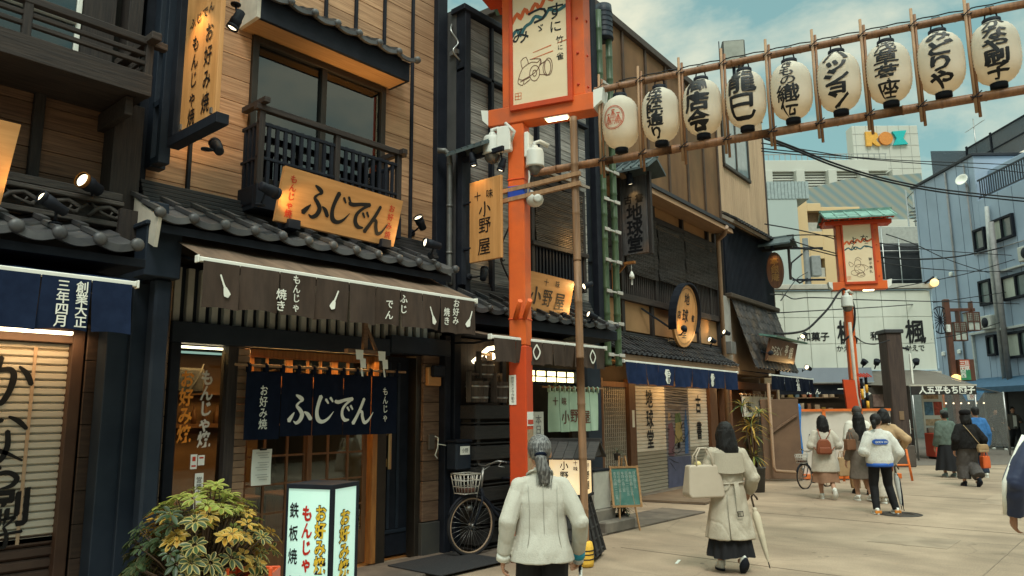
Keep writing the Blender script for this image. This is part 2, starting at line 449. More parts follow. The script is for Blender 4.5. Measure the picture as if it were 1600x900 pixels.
def solid(o, vox, smooth=4, wr=0.0, ws=6.0, seed=0.0, keep=True):
  """Fuses the overlapping pieces of a mesh into one continuous skin; wr adds cloth creases."""
  md = o.modifiers.new("fuse", 'REMESH'); md.mode = 'VOXEL'; md.voxel_size = vox; md.use_smooth_shade = True
  if smooth:
    sm = o.modifiers.new("smooth", 'SMOOTH'); sm.iterations = smooth; sm.factor = 0.5
  bpy.context.view_layer.update()
  me = bpy.data.meshes.new_from_object(o.evaluated_get(bpy.context.evaluated_depsgraph_get()))
  o.modifiers.clear(); old = o.data
  mats = [x for x in old.materials]
  o.data = me; me.name = old.name; bpy.data.meshes.remove(old)
  if not me.materials:
    for x in mats: me.materials.append(x)
  if wr:
    nr = [v.normal.copy() for v in me.vertices]
    for v, q in zip(me.vertices, nr):
      p = v.co
      a = noise.noise(Vector((p.x * ws * .9 + p.z * ws * .45 + seed, p.y * ws * .9 + seed, p.z * ws * 0.38)))
      b = noise.noise(Vector((p.x * ws * 1.9 - p.z * ws * 1.1, p.y * ws * 2 + seed * 2, p.z * ws * .8 + 9)))
      c = max(0.0, 1 - abs(a) * 4.5); e = noise.noise(Vector((p.x * ws * 3.3 + seed, p.y * ws * 3.1, p.z * ws * 2.4 + p.x * ws * 2)))
      v.co = p + q * (wr * .2 - wr * .42 * c * c + wr * .9 * b - wr * .12 * max(0.0, 1 - abs(e) * 5) ** 2)
  me.update()
  return o
_calibrate()
# ------------------------------------------------------------------ palette
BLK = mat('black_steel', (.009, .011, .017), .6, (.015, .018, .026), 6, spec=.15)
INK = mat('ink', (.006, .006, .008), .5)
NAVYSTEEL = mat('navy_steel', (.013, .019, .030), .5, (.022, .030, .043), 3, spec=.2)
DKWOOD = mat('dark_wood', (.045, .032, .026), .7, (.02, .015, .014), 5, (.7, 12, 12), island=.3, bump=.25)
DKWOODV = mat('dark_wood_upright', (.04, .03, .025), .7, (.018, .014, .014), 5, (12, 12, .7), island=.3, bump=.25)
BOARD1 = mat('brown_boards', (.22, .118, .066), .65, (.095, .05, .03), 4, (.5, 16, 16), island=.25, bump=.3, dirt=((.03, .02, .017), .8, .7))
BOARD2 = mat('tan_boards', (.52, .305, .17), .6, (.29, .155, .08), 3.5, (.45, 15, 15), island=.24, bump=.3, dirt=((.19, .105, .06), .8, .6))
BOARD3 = mat('grey_boards', (.36, .34, .31), .7, (.11, .107, .10), 4, (.5, 15, 15), island=.22, bump=.35, dirt=((.06, .06, .06), .9, .7))
BLOCKW = mat('brown_block_boards', (.20, .12, .075), .7, (.115, .066, .042), 4, (1, 9, 9), island=.16, bump=.25)
LTWOOD = mat('light_wood', (.42, .24, .11), .55, (.33, .175, .075), 3, (.8, 10, 10), bump=.08)
SIGNW = mat('sign_board', (.60, .30, .11), .5, (.48, .225, .075), 2.2, (.7, 9, 7), bump=.06)
SIGNWV = mat('sign_board_upright', (.60, .30, .11), .5, (.48, .225, .075), 2.2, (9, 9, .7), bump=.06)
AMBER = mat('amber_wood', (.40, .17, .045), .5, (.26, .10, .028), 4, (10, 10, 1), bump=.1)
TILE = mat('roof_tile', (.085, .085, .088), .45, (.045, .045, .05), 3, island=.28, bump=.15, dirt=((.11, .10, .085), 6, .5))
TILED = mat('roof_tile_dark', (.05, .05, .053), .5, (.03, .03, .034), 3, island=.35, bump=.15, dirt=((.09, .08, .065), 5, .5))
NAVY = mat('navy_cloth', (.013, .023, .055), .9, (.009, .016, .040), 9, spec=.1, bump=.1)
NAVYD = mat('dark_navy_cloth', (.007, .011, .024), .9, (.005, .008, .018), 9, spec=.08, bump=.1)
BROWNC = mat('brown_canvas', (.062, .040, .029), .9, (.040, .026, .019), 4, (3, 3, .7), bump=.1)
BROWNT = mat('brown_canvas_top', (.19, .125, .085), .85, (.10, .065, .045), 2, (4, 1, 1), bump=.1)
WHITEP = mat('white_paint', (.78, .78, .72), .45, (.68, .68, .62), 3)
WHITEC = mat('white_cloth_print', (.80, .80, .72), .8, (.72, .72, .65), 8)
RED = mat('red_print', (.55, .05, .02), .5)
PAPER = mat('paper', (.78, .79, .72), .7, (.70, .71, .65), 3)
BRASS = mat('brass', (.62, .45, .24), .35, metal=.9)
STEEL = mat('grey_steel', (.35, .35, .34), .35, metal=.8)
GALV = mat('galvanised_pipe', (.16, .16, .15), .5, (.10, .10, .10), 4, metal=.4)
BRONZE = mat('bronze_frame', (.045, .037, .03), .4, metal=.5)
GLASS = glass('window_glass')
GLASSD = glass('dark_window_glass', (.35, .38, .38), 1.9)
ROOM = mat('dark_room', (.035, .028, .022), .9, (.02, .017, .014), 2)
VERM = mat('vermilion_paint', (.72, .13, .022), .5, (.60, .10, .018), 2.5, dirt=((.42, .10, .04), 3, .7), bump=.05)
VERMD = mat('deep_vermilion_paint', (.60, .065, .012), .5, (.50, .055, .012), 2.5, dirt=((.35, .05, .02), 3, .5))
BAMB = mat('bamboo', (.27, .125, .055), .5, (.16, .072, .034), 4, (8, 8, 1), island=.15, bump=.1, dirt=((.12, .06, .03), 4, .6))
BAMBP = mat('pale_bamboo', (.36, .21, .11), .55, (.25, .14, .075), 5, (9, 9, 1), island=.15)
GREENB = mat('green_bamboo', (.06, .095, .045), .4, (.035, .06, .03), 4, (6, 6, 1), island=.15)
COPPER = mat('copper_roof', (.17, .33, .27), .6, (.10, .20, .17), 4, island=.12, dirt=((.05, .07, .065), 4, .6))
SLATE = mat('slate_blue_roof', (.09, .12, .125), .55, (.06, .075, .08), 4, island=.15)
CONC = mat('concrete', (.22, .19, .155), .85, (.14, .12, .10), 3, bump=.2, dirt=((.08, .07, .06), 1.5, .6))
RUBBER = mat('rubber', (.012, .012, .014), .8)
WARMGLOW = mat('glow_warm', (1, .75, .4), .5, emis=(1, .66, .28), es=9.0)
BULB = mat('glow_bulb', (1, .85, .55), .5, emis=(1, .76, .38), es=3.2)

# ------------------------------------------------------------------ shared builders
def boards(mb, x0, x1, y, z0, z1, h, th=.025, gap=.006, m=0, jog=0):
  """Horizontal boards facing -y."""
  z = z0; k = 0
  while z < z1 - .02:
    t = min(z + h, z1)
    if jog:
      c = x0 + (jog * (.35 + .4 * ((k * 37) % 10) / 10))
      if x0 < c < x1 - .1:
        mb.box(x0, c - .002, y, y + th, z + gap, t, m, .003); mb.box(c + .002, x1, y, y + th, z + gap, t, m, .003)
      else: mb.box(x0, x1, y, y + th, z + gap, t, m, .003)
    else: mb.box(x0, x1, y, y + th, z + gap, t, m, .003)
    z = t; k += 1

def eave(name, parent, x0, x1, yt, yb, zt, zb, pitch, mats, rows=2, disc=.052, lip=.055, dep=.03, rib=.055, up=.018, brick=False):
  """A run of pantiles: hollow pans with raised ribs, curved front lips and round end caps. yt is the front edge."""
  mb = MB(); n = max(1, round((x1 - x0) / pitch)); pitch = (x1 - x0) / n
  def yz(t): return yt + (yb - yt) * t, zt + (zb - zt) * t
  for r in range(rows):
    t0, t1 = r / rows, (r + 1) / rows + .03
    y0, za = yz(t0); y1, zc = yz(t1)
    for i in range(n):
      xa = x0 + i * pitch; U = [0, .12, .28, .45, .62, .78, .9, 1.0]
      P = [(xa + pitch * u * .985, -dep * math.sin(math.pi * min(1, u / .92)) + (.008 if u > .93 else 0)) for u in U]
      v = []
      for x, d in P: v += [(x, y0, za + up + d), (x, y1, zc + d), (x, y0, za + up + d - .02), (x, y1, zc + d - .02)]
      f = []
      for k in range(len(P) - 1):
        a, b = 4 * k, 4 * k + 4
        f += [(a, b, b + 1, a + 1), (a + 2, a + 3, b + 3, b + 2), (a, a + 2, b + 2, b), (a + 1, b + 1, b + 3, a + 3)]
      e = 4 * (len(P) - 1); f += [(0, 1, 3, 2), (e, e + 2, e + 3, e + 1)]
      mb.add(v, f, 0, False)
      # raised rib over the joint
      if rib: mb.bar((xa + .0, y0 - .004, za + up + .026), (xa, y1, zc + .026), rib, .034, 0)
      if r == 0:
        v = []; f = []
        for x, d in P: v += [(x, y0 - .022, za + up + d + .004), (x, y0 - .022, za + up + d - lip), (x, y0 + .012, za + up + d + .006), (x, y0 + .012, za + up + d - lip)]
        for k in range(len(P) - 1):
          a, b = 4 * k, 4 * k + 4
          f += [(a, a + 1, b + 1, b), (a, b, b + 2, a + 2), (a + 1, a + 3, b + 3, b + 1), (a + 2, b + 2, b + 3, a + 3)]
        f += [(0, 2, 3, 1), (e, e + 1, e + 3, e + 2)]
        mb.add(v, f, 0, False)
  t = mb.build(name, mats, parent)
  for i in range(n + 1):
    if i == n and disc < .03: break
    d = MB(); xa = x0 + i * pitch
    d.lathe([(disc, 0), (disc, .03), (disc * .86, .045), (disc * .45, .055), (.002, .057)], (xa, yt + .004, zt + .012), 14, 0, (0, -1, 0))
    d.build('end_tile', mats, t)
  return t

def awning(name, label, cat, frame, x0, x1, yb, zb, yw, zw, drop, cuts, cm, tm, rodm=WHITEP, letters=None, group=None, amp=.014, lm=WHITEC, brushl=None, over=.05):
  """A sloping canvas on a white front bar with a valance of flaps."""
  t = thing(name, label, cat, frame, ((x0 + x1) / 2, yb, zb - drop), group)
  rod = MB(); rod.box(x0 - .03, x1 + .03, yb - .02, yb + .02, zb - .02, zb + .02, 0, .006)
  rod.box(x0 - .045, x0 - .03, yb - .03, yb + .03, zb - .03, zb + .03, 0, .004); rod.box(x1 + .03, x1 + .045, yb - .03, yb + .03, zb - .03, zb + .03, 0, .004)
  rod.build('front_bar', rodm, t)
  for x in (x0 + .12, x1 - .12): arm = MB(); arm.tube([(x, yb, zb - .01), (x, (yb + yw) / 2, (zb + zw) / 2 - .12), (x, yw, zw - .18)], .014, 6); arm.build('folding_arm', BLK, t)
  cv = MB()
  cv.sheet(lambda a, b: Vector((x0 + (x1 - x0) * a, yb + (yw - yb) * b, zb + .022 + (zw - zb) * b - .012 * math.sin(math.pi * b) * (1 - .9 * math.sin(a * 21) * math.sin(a * 9)) + .012 * noise.noise(Vector((a * 14, b * 3, x0))))), 60, 6)
  cv.build('canvas', tm, t)
  edges = [x0] + list(cuts) + [x1]
  ph = x0 * 3.1
  def yf(x, z):
    q = max(0, min(1, (zb - z) / drop))
    return yb - .024 - amp * q * math.sin(x * 7.3 + ph) - .6 * amp * q * math.sin(x * 17 + z * 6)
  for i in range(len(edges) - 1):
    a, b = edges[i] + .004, edges[i + 1] - .004
    dz = rnd.uniform(-.012, .012); fl = MB()
    fl.sheet(lambda u, v, a=a, b=b, dz=dz: Vector((a + (b - a) * u + .006 * math.sin(v * 3 + a * 9) * v, yf(a + (b - a) * u, zb - drop * v) + (.03 * (u - .5) ** 2 * 4 * v * v * (.6 if i % 2 else -.5)), zb - .01 - (drop + dz) * v + .012 * v * math.sin(math.pi * u))), 8, 6)
    fl.build('flap', cm, t)
  if letters or brushl:
    lt = MB()
    fn = lambda u, v, k: (u, yf(u, v) - .017 - k, v)
    if letters: lt.text(letters, fn, 0, .006, .016)
    if brushl:
      for P, W in brushl: lt.stroke(P, W, fn, 0)
    lt.build('lettering', lm, t, recalc=False)
  return t

def noren(name, label, cat, frame, x0, x1, y, zt, zb, cuts, cm, rodm, letters=None, brush=None, lm=WHITEC, group=None, amp=.018, loops=6, extra=(.12, .12), reds=None):
  """A split shop curtain hanging by loops from a pole."""
  t = thing(name, label, cat, frame, ((x0 + x1) / 2, y, zb), group)
  r = MB(); r.tube([(x0 - extra[0], y, zt + .055), (x1 + extra[1], y, zt + .055)], .013, 8); r.build('pole', rodm, t)
  lp = MB()
  for i in range(loops + 1):
    x = x0 + .02 + (x1 - x0 - .04) * i / loops
    lp.tube([(x, y - .016, zt - .01), (x, y - .018, zt + .06), (x, y, zt + .078), (x, y + .018, zt + .06), (x, y + .016, zt - .01)], .02, 4, ry=.3)
  lp.build('loops', cm, t)
  def yf(x, z):
    q = max(0, min(1, (zt - z) / (zt - zb)))
    return y - amp * (.35 + .65 * q) * math.sin(x * 9 + x0) - .45 * amp * q * math.sin(x * 23 + z * 4)
  E_ = [x0] + list(cuts) + [x1]
  for i in range(len(E_) - 1):
    a, b = E_[i] + .004, E_[i + 1] - .004; p = MB(); dz = rnd.uniform(-.012, .012)
    p.sheet(lambda u, v: Vector((a + (b - a) * u, yf(a + (b - a) * u, zt + (zb - zt) * v), zt + (zb - zt + dz) * v)), 14, 8)
    p.build('panel', cm, t)
  if letters or brush:
    fn = lambda u, v, k: (u, yf(u, v) - .008 - k, v)
    if letters: l1 = MB(); l1.text(letters, fn, 0, .003, .011, fine=.35); l1.build('lettering', lm, t, recalc=False)
    if brush: l2 = MB(); l2.brush(brush, fn, 0); l2.build('lettering', lm, t, recalc=False)
  return t

def vtext(s, x, ztop, size, pitch=1.0, wf=1.0): return [(c, x, ztop - size * (.5 + pitch * i), size, wf) for i, c in enumerate(s)]
def htext(s, x0, z, size, pitch=1.0, wf=1.0, dz=0.0): return [(c, x0 + size * (.5 + pitch * i), z + dz * i, size, wf) for i, c in enumerate(s)]

def spot_lamp(label, frame, pos, aim, L=.16, r=.045, power=6.0, mount=(0, .12, -.08), group=None, hood=False):
  """A small black can spotlight on a bracket, with its own warm lamp. pos, aim in frame coordinates."""
  p = Vector(pos); d = (Vector(aim) - p).normalized()
  t = thing('spotlight', label, 'spotlight', frame, pos, group)
  h = MB(); h.lathe([(r * .55, -L), (r * .8, -L * .95), (r * .85, -L * .55), (r, -L * .45), (r, 0), (r * .88, 0), (r * .8, -L * .2)], p, 14, 0, d); h.build('lamp_housing', BLK, t)
  e = MB(); e.lathe([(r * .86, -.006), (r * .5, .006), (.002, .010)], p, 14, 0, d); e.build('lens', BULB, t); e = MB(); e.lathe([(r * .97, -.02), (r * 1.06, -.02), (r * 1.08, .012), (r * .97, .012)], p, 16, 0, d, cap=False); e.build('rim', mat('amber_rim', (.30, .12, .02), .4, metal=.3) if hood else BLK, t)
  b = MB(); q = p - d * (L * .6); e2 = p + Vector(mount) - d * (L * .6)
  b.tube([q, (q + e2) / 2 + Vector((0, 0, -.01)), e2], .011, 6)
  b.lathe([(.045, 0), (.045, .012), (.02, .02)], e2, 12, 0, (0, 0, 1) if abs(mount[2]) > abs(mount[1]) else (0, -1, 0))
  b.build('bracket', BLK, t)
  ld = bpy.data.lights.new('lamp_light', 'SPOT'); ld.energy = power * 1.7; ld.color = (1, .60, .22); ld.spot_size = R(95); ld.spot_blend = .8; ld.shadow_soft_size = .04
  lo = bpy.data.objects.new('lamp_light', ld); COL.objects.link(lo); lo.parent = t
  lo.location = d * .02; lo.rotation_euler = (-d).to_track_quat('Z', 'Y').to_euler()
  return t

# ------------------------------------------------------------------ ground
PAVE = mat('worn_pavement', (.37, .278, .197), .8, (.262, .195, .136), .9, (1.0, 1.0, 1), bump=.12, detail=10, dirt=((.20, .15, .105), .55, .6))
def _pave():
  t = PAVE.node_tree; n = t.nodes; l = t.links; b = n["Principled BSDF"]
  src = b.inputs['Base Color'].links[0].from_socket
  tcn = n.new("ShaderNodeTexCoord"); mpn = n.new("ShaderNodeMapping"); mpn.inputs['Rotation'].default_value = (0, 0, R(48)); mpn.inputs['Scale'].default_value = (2.0, .75, 1)
  l.new(tcn.outputs['Object'], mpn.inputs['Vector'])
  nz = n.new("ShaderNodeTexNoise"); nz.inputs['Scale'].default_value = 1.2; nz.inputs['Detail'].default_value = 8; nz.inputs['Distortion'].default_value = .6
  l.new(mpn.outputs[0], nz.inputs['Vector'])
  mr = n.new("ShaderNodeMapRange"); mr.inputs['From Min'].default_value = .3; mr.inputs['From Max'].default_value = .75; mr.inputs['To Min'].default_value = .80; mr.inputs['To Max'].default_value = 1.14
  l.new(nz.outputs['Fac'], mr.inputs['Value'])
  n3 = n.new("ShaderNodeTexNoise"); n3.inputs['Scale'].default_value = 60; n3.inputs['Detail'].default_value = 3; l.new(tcn.outputs['Object'], n3.inputs['Vector'])
  m3 = n.new("ShaderNodeMapRange"); m3.inputs['To Min'].default_value = .62; m3.inputs['To Max'].default_value = 1.38; l.new(n3.outputs['Fac'], m3.inputs['Value'])
  mm = n.new("ShaderNodeMath"); mm.operation = 'MULTIPLY'; l.new(mr.outputs[0], mm.inputs[0]); l.new(m3.outputs[0], mm.inputs[1])
  vo = n.new("ShaderNodeTexVoronoi"); vo.feature = 'DISTANCE_TO_EDGE'; vo.inputs['Scale'].default_value = .42; wp = n.new("ShaderNodeTexNoise"); wp.inputs['Scale'].default_value = 1.7; wp.inputs['Detail'].default_value = 6
  ad_ = n.new("ShaderNodeVectorMath"); ad_.operation = 'MULTIPLY_ADD'; ad_.inputs[1].default_value = (.55, .55, 0); l.new(tcn.outputs['Object'], wp.inputs['Vector']); l.new(wp.outputs['Color'], ad_.inputs[0]); l.new(tcn.outputs['Object'], ad_.inputs[2]); l.new(ad_.outputs[0], vo.inputs['Vector'])
  mc = n.new("ShaderNodeMapRange"); mc.inputs['From Max'].default_value = .008; mc.inputs['To Min'].default_value = .82; mc.inputs['To Max'].default_value = 1; l.new(vo.outputs['Distance'], mc.inputs['Value'])
  gm = n.new("ShaderNodeTexVoronoi"); gm.inputs['Scale'].default_value = 2.3; l.new(tcn.outputs['Object'], gm.inputs['Vector']); mg = n.new("ShaderNodeMapRange"); mg.inputs['From Min'].default_value = .05; mg.inputs['From Max'].default_value = .075; mg.inputs['To Min'].default_value = .62; l.new(gm.outputs['Distance'], mg.inputs['Value'])
  m4 = n.new("ShaderNodeMath"); m4.operation = 'MULTIPLY'; l.new(mc.outputs[0], m4.inputs[0]); l.new(mg.outputs[0], m4.inputs[1])
  m5 = n.new("ShaderNodeMath"); m5.operation = 'MULTIPLY'; l.new(m4.outputs[0], m5.inputs[0]); l.new(mm.outputs[0], m5.inputs[1]); mm = m5
  hs = n.new("ShaderNodeHueSaturation"); l.new(src, hs.inputs['Color']); l.new(mm.outputs[0], hs.inputs['Value']); l.new(hs.outputs[0], b.inputs['Base Color'])
_pave()
g = MB(); g.box(-60, 300, -150, 300, -.3, 0); tag(g.build('street_paving', PAVE, base=(0, 0, 0)), kind='structure')
JOINT = mat('paving_joint', (.24, .185, .135), .9)
g = MB()
for x in (4.0, 8.1, 12.2, 16.4, 20.6, 25): g.box(x, x + .012, -12, 5.3, .001, .004)
g.box(1, 24, 1.6, 1.612, .001, .0045); g.box(1, 24, -2.6, -2.588, .001, .0045)
tag(g.build('paving_seams', JOINT), kind='structure')
KERB = mat('kerb_stone', (.17, .135, .105), .85, (.10, .08, .065), 3, bump=.2, dirt=((.06, .05, .045), 2, .6))
g = MB()
for i in range(22):
  x = -2 + i * .62; g.box(x, x + .61, 5.95, 6.75, .0, .03, 0, .006)
tag(g.build('shopfront_apron', KERB), kind='structure')
ASPH = mat('side_street_asphalt', (.15, .13, .11), .9, (.11, .095, .08), 6, bump=.2)
g = MB(); g.box(-40, 80, 22.8, 60, .003, .008); tag(g.build('side_street', ASPH, frame=G), kind='structure')
PATCH = mat('repair_patch', (.345, .265, .19), .85, (.265, .2, .142), 2.5, bump=.15, dirt=((.12, .095, .07), 1.5, .5))
for q_, (x, y, w_, h_) in enumerate(((10.4, 2.2, .8, .9), (15.6, 2.2, 2.2, .55))):
  g = MB(); g.box(x, x + w_, y, y + h_, .001, .0035); tag(g.build('paving_patch', PATCH), kind='structure')
# manhole
MH = mat('cast_iron', (.06, .05, .042), .5, (.04, .034, .03), 30, metal=.3, bump=.3)
g = MB(); g.lathe([(.33, 0), (.33, .006), (.30, .008), (.30, .004), (.26, .004), (.26, .008), (.2, .008), (.2, .004), (.001, .004)], (13.35, 3.45, .001), 36)
tag(g.build('manhole_cover', MH), 'round iron manhole cover set in the paving under the walker in white fleece', 'manhole cover')
g = MB(); g.box(7.62, 7.84, 4.3, 4.33, .001, .006); o = g.build('litter_scrap', PAPER); o.rotation_euler.z = R(20)
tag(o, 'white paper scrap lying on the paving left of the woman in the trench coat', 'litter')

# ------------------------------------------------------------------ brush shop (nearest house)
b1 = thing('brush_shop', 'dark brown boarded brush shop with upper balcony and white calligraphy shutter', 'house', A, (1.2, 6.8, 0))
wl = MB(); wl.box(-.6, 2.66, 6.86, 10, 0, 7.5, 0); wl.build('house_body', ROOM, b1)
mb = MB(); boards(mb, -.4, 1.80, 6.78, 3.25, 4.4, .19, jog=1.2); boards(mb, 1.88, 2.36, 6.78, 3.25, 6.2, .19); boards(mb, -.4, .45, 6.78, 4.4, 6.5, .19)
mb.build('wall_boards', BOARD1, b1)
one('batten', DKWOODV, b1, (1.80, 1.88, 6.73, 6.82, 3.25, 4.35))
many('corner_post', DKWOODV, b1, (2.36, 2.60, 6.56, 6.86, 3.18, 4.35), (2.44, 2.56, 6.66, 6.86, 4.35, 7.4))
# upper window with sky in its glass
wf = one('window', WHITEP, b1, (.45, 2.08, 6.72, 6.78, 4.42, 4.48), (2.04, 2.08, 6.72, 6.78, 4.48, 6.2), (.45, .5, 6.72, 6.78, 4.48, 6.2), (1.22, 1.27, 6.71, 6.77, 4.48, 6.2), (.5, 2.04, 6.70, 6.76, 4.98, 5.03), c=.006)
p = MB(); p.box(.5, 2.04, 6.745, 6.752, 4.48, 6.2); p.build('pane', GLASSD, wf)
p = MB(); p.box(1.5, 2.04, 6.765, 6.77, 4.48, 4.97); p.build('curtain', mat('beige_curtain', (.33, .24, .15), .9), wf)
one('wall_panel', DKWOODV, b1, (2.09, 2.36, 6.74, 6.79, 4.44, 6.4))
bal = one('balcony', DKWOOD, b1, (-.4, 2.45, 6.08, 6.16, 4.26, 4.45), (-.4, 2.45, 6.16, 6.78, 4.28, 4.34), (2.37, 2.45, 6.16, 6.78, 4.27, 4.44))
for x in (.55, 1.50, 2.39): one('balcony_post', DKWOODV, bal, (x, x + .06, 6.09, 6.15, 4.45, 4.74))
one('balcony_post', DKWOODV, bal, (2.39, 2.45, 6.66, 6.72, 4.44, 4.74))
for z in (4.53, 4.61): one('rail', DKWOOD, bal, (-.4, 2.40, 6.10, 6.14, z, z + .035))
for z in (4.53, 4.61): one('rail', DKWOOD, bal, (2.41, 2.44, 6.13, 6.70, z, z + .035))
one('handrail', DKWOOD, bal, (-.4, 2.56, 6.085, 6.155, 4.71, 4.77), (2.38, 2.46, 5.98, 6.75, 4.725, 4.79))
many('bracket_beam', DKWOOD, b1, (2.30, 2.36, 6.2, 6.8, 4.10, 4.26), (.9, .98, 6.2, 6.8, 4.10, 4.26))
ev = eave('tiled_eave', b1, -.36, 2.36, 5.92, 6.56, 2.95, 3.2, .272, TILE, rows=2, disc=.052)
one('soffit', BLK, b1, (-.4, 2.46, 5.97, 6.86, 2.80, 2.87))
# carved ridge above the tiles: layered boards with cloud scrolls
rg = MB()
rg.box(-.4, 2.42, 6.44, 6.52, 3.20, 3.245, 0, .006); rg.box(-.4, 2.44, 6.42, 6.53, 3.38, 3.42, 0, .008); rg.box(-.4, 2.44, 6.46, 6.55, 3.43, 3.50, 0, .008); rg.box(-.4, 2.4, 6.5, 6.56, 3.22, 3.4, 0)
for i in range(9):
  x = -.3 + i * .31
  rg.tube([(x, 6.46, 3.26), (x + .06, 6.45, 3.33), (x + .15, 6.45, 3.36), (x + .24, 6.45, 3.32), (x + .22, 6.45, 3.27), (x + .16, 6.45, 3.29), (x + .18, 6.45, 3.32)], [.016, .02, .02, .018, .016, .014, .01], 6)
  rg.tube([(x + .02, 6.46, 3.37), (x + .1, 6.45, 3.30), (x + .2, 6.45, 3.27), (x + .3, 6.46, 3.36)], [.01, .014, .014, .01], 6)
rg.build('carved_ridge', mat('weathered_ridge', (.075, .066, .058), .75, (.035, .031, .03), 7, (1, 8, 8), island=.2, bump=.3), b1)
one('corner_post', DKWOODV, b1, (2.40, 2.56, 6.40, 6.70, 3.1, 3.36))
# shutter with brush writing
sh = MB()
z = .67
while z < 2.2:
  sh.add([(.55, 6.83, z), (2.24, 6.83, z), (2.24, 6.80, z + .014), (.55, 6.80, z + .014), (2.24, 6.80, z + .05), (.55, 6.80, z + .05), (2.24, 6.83, z + .0605), (.55, 6.83, z + .0605)],
     [(0, 1, 2, 3), (3, 2, 4, 5), (5, 4, 6, 7)]); z += .0605
CREAM = mat('cream_shutter', (.60, .56, .48), .55, (.52, .47, .39), 2, (1, 1, 14), dirt=((.4, .3, .2), 1.2, .3))
shut = sh.build('shutter', CREAM, b1)
sh = MB(); z = .03
while z < .66:
  sh.add([(.55, 6.83, z), (2.30, 6.83, z), (2.30, 6.80, z + .02), (.55, 6.80, z + .02), (2.30, 6.80, z + .07), (.55, 6.80, z + .07), (2.30, 6.83, z + .085), (.55, 6.83, z + .085)], [(0, 1, 2, 3), (3, 2, 4, 5), (5, 4, 6, 7)]); z += .0885
sh.build('shutter_base', mat('brown_shutter', (.085, .052, .04), .6, (.06, .037, .03), 3), shut)
lt = MB(); fn = lambda u, v, k: (u, 6.792 - k, v)
lt.brush([('か', 1.80, 1.92, .40), ('な', 1.80, 1.50, .42), ('や', 1.80, 1.13, .36), ('子', 1.90, .60 + .18, .26)], fn, 0, wk=.8)
lt.text([('刷', 1.92, 1.02 - .06, .30)], fn, 0, .01, .03)
lt.build('lettering', INK, shut, recalc=False)
one('shutter_tape', mat('shutter_seam', (.52, .36, .24), .7), shut, (1.985, 2.01, 6.793, 6.796, .68, 2.2), c=0)
one('shutter_frame', mat('brown_frame', (.085, .045, .028), .6, (.06, .03, .02), 4), b1, (2.24, 2.33, 6.72, 6.84, .02, 2.35), (.5, 2.24, 6.72, 6.84, 2.24, 2.36), c=.004)
mb = MB(); boards(mb, 2.33, 2.47, 6.66, .02, 2.4, .26); mb.build('wall_boards', mat('dark_brown_boards', (.06, .036, .025), .7, (.04, .024, .018), 4, (1, 9, 9), island=.15, bump=.2), b1)
one('post', NAVYSTEEL, b1, (2.40, 2.66, 6.45, 6.64, .02, 2.9), (2.56, 2.70, 6.40, 6.45, .02, 2.75), c=.006)
one('strip_lamp', mat('glow_strip', (1, .8, .5), .5, emis=(1, .72, .35), es=6), b1, (.6, 2.2, 6.62, 6.66, 2.30, 2.325), c=0)
ld = bpy.data.lights.new('strip_light', 'AREA'); ld.shape = 'RECTANGLE'; ld.size = 1.7; ld.size_y = .05; ld.energy = 9; ld.color = (1, .62, .28)
lo = bpy.data.objects.new('strip_light', ld); COL.objects.link(lo); lo.parent = b1; lo.location = (.25, -.2, 2.29); lo.rotation_euler = (R(20), 0, 0)
ld.energy = 5
# navy noren awning
awning('shop_awning', 'navy cloth awning with white front bar and white vertical writing above cream shutter', 'awning', A, -.1, 2.26, 5.70, 2.615, 6.5, 2.80, .37, (.35, .95, 1.66, 1.98), NAVY, NAVY,
   letters=vtext('創業大正', 1.915, 2.585, .088, .93, .95) + vtext('三年四月', 1.795, 2.585, .088, .93, .95))
sg = thing('shop_sign', 'plain edge of orange wooden signboard above the nearest tiled eave', 'sign', A, (1.2, 6.0, 3.12))
m = MB(); m.prism([(.2, 3.13), (1.475, 3.13), (1.53, 3.72), (.2, 3.72)], lambda a, b, t: (a, t - (b - 3.13) * .12, b), 6.06, 6.10); m.build('board', SIGNW, sg)
many('sign_foot', BLK, sg, (1.0, 1.06, 6.06, 6.3, 3.02, 3.14), (.4, .46, 6.06, 6.3, 3.02, 3.14))
spot_lamp('dark green can spotlight standing on the nearest eave tiles beside signboard edge', A, (1.70, 5.98, 3.22), (1.25, 5.90, 3.42), .20, .048, 6, (.02, .06, -.12))
spot_lamp('black finned spotlight with orange rim fixed on brown boards of the nearest house', A, (2.06, 6.30, 3.50), (1.55, 6.05, 3.62), .19, .062, 7, (.05, .16, -.07), None, True)
# hopper and pipe between the houses
hp = thing('rain_hopper', 'square navy steel rain hopper on pipe between the first two houses', 'rain hopper', A, (2.66, 6.3, 0))
one('hopper_box', NAVYSTEEL, hp, (2.53, 2.83, 6.16, 6.38, 2.78, 3.20), (2.51, 2.85, 6.14, 6.40, 3.20, 3.24), c=.008)
one('outlet_box', NAVYSTEEL, hp, (2.55, 2.72, 6.2, 6.36, 3.24, 3.42), c=.01)
one('downpipe', NAVYSTEEL, hp, (2.66, 2.80, 6.22, 6.36, .03, 2.78), c=.02)
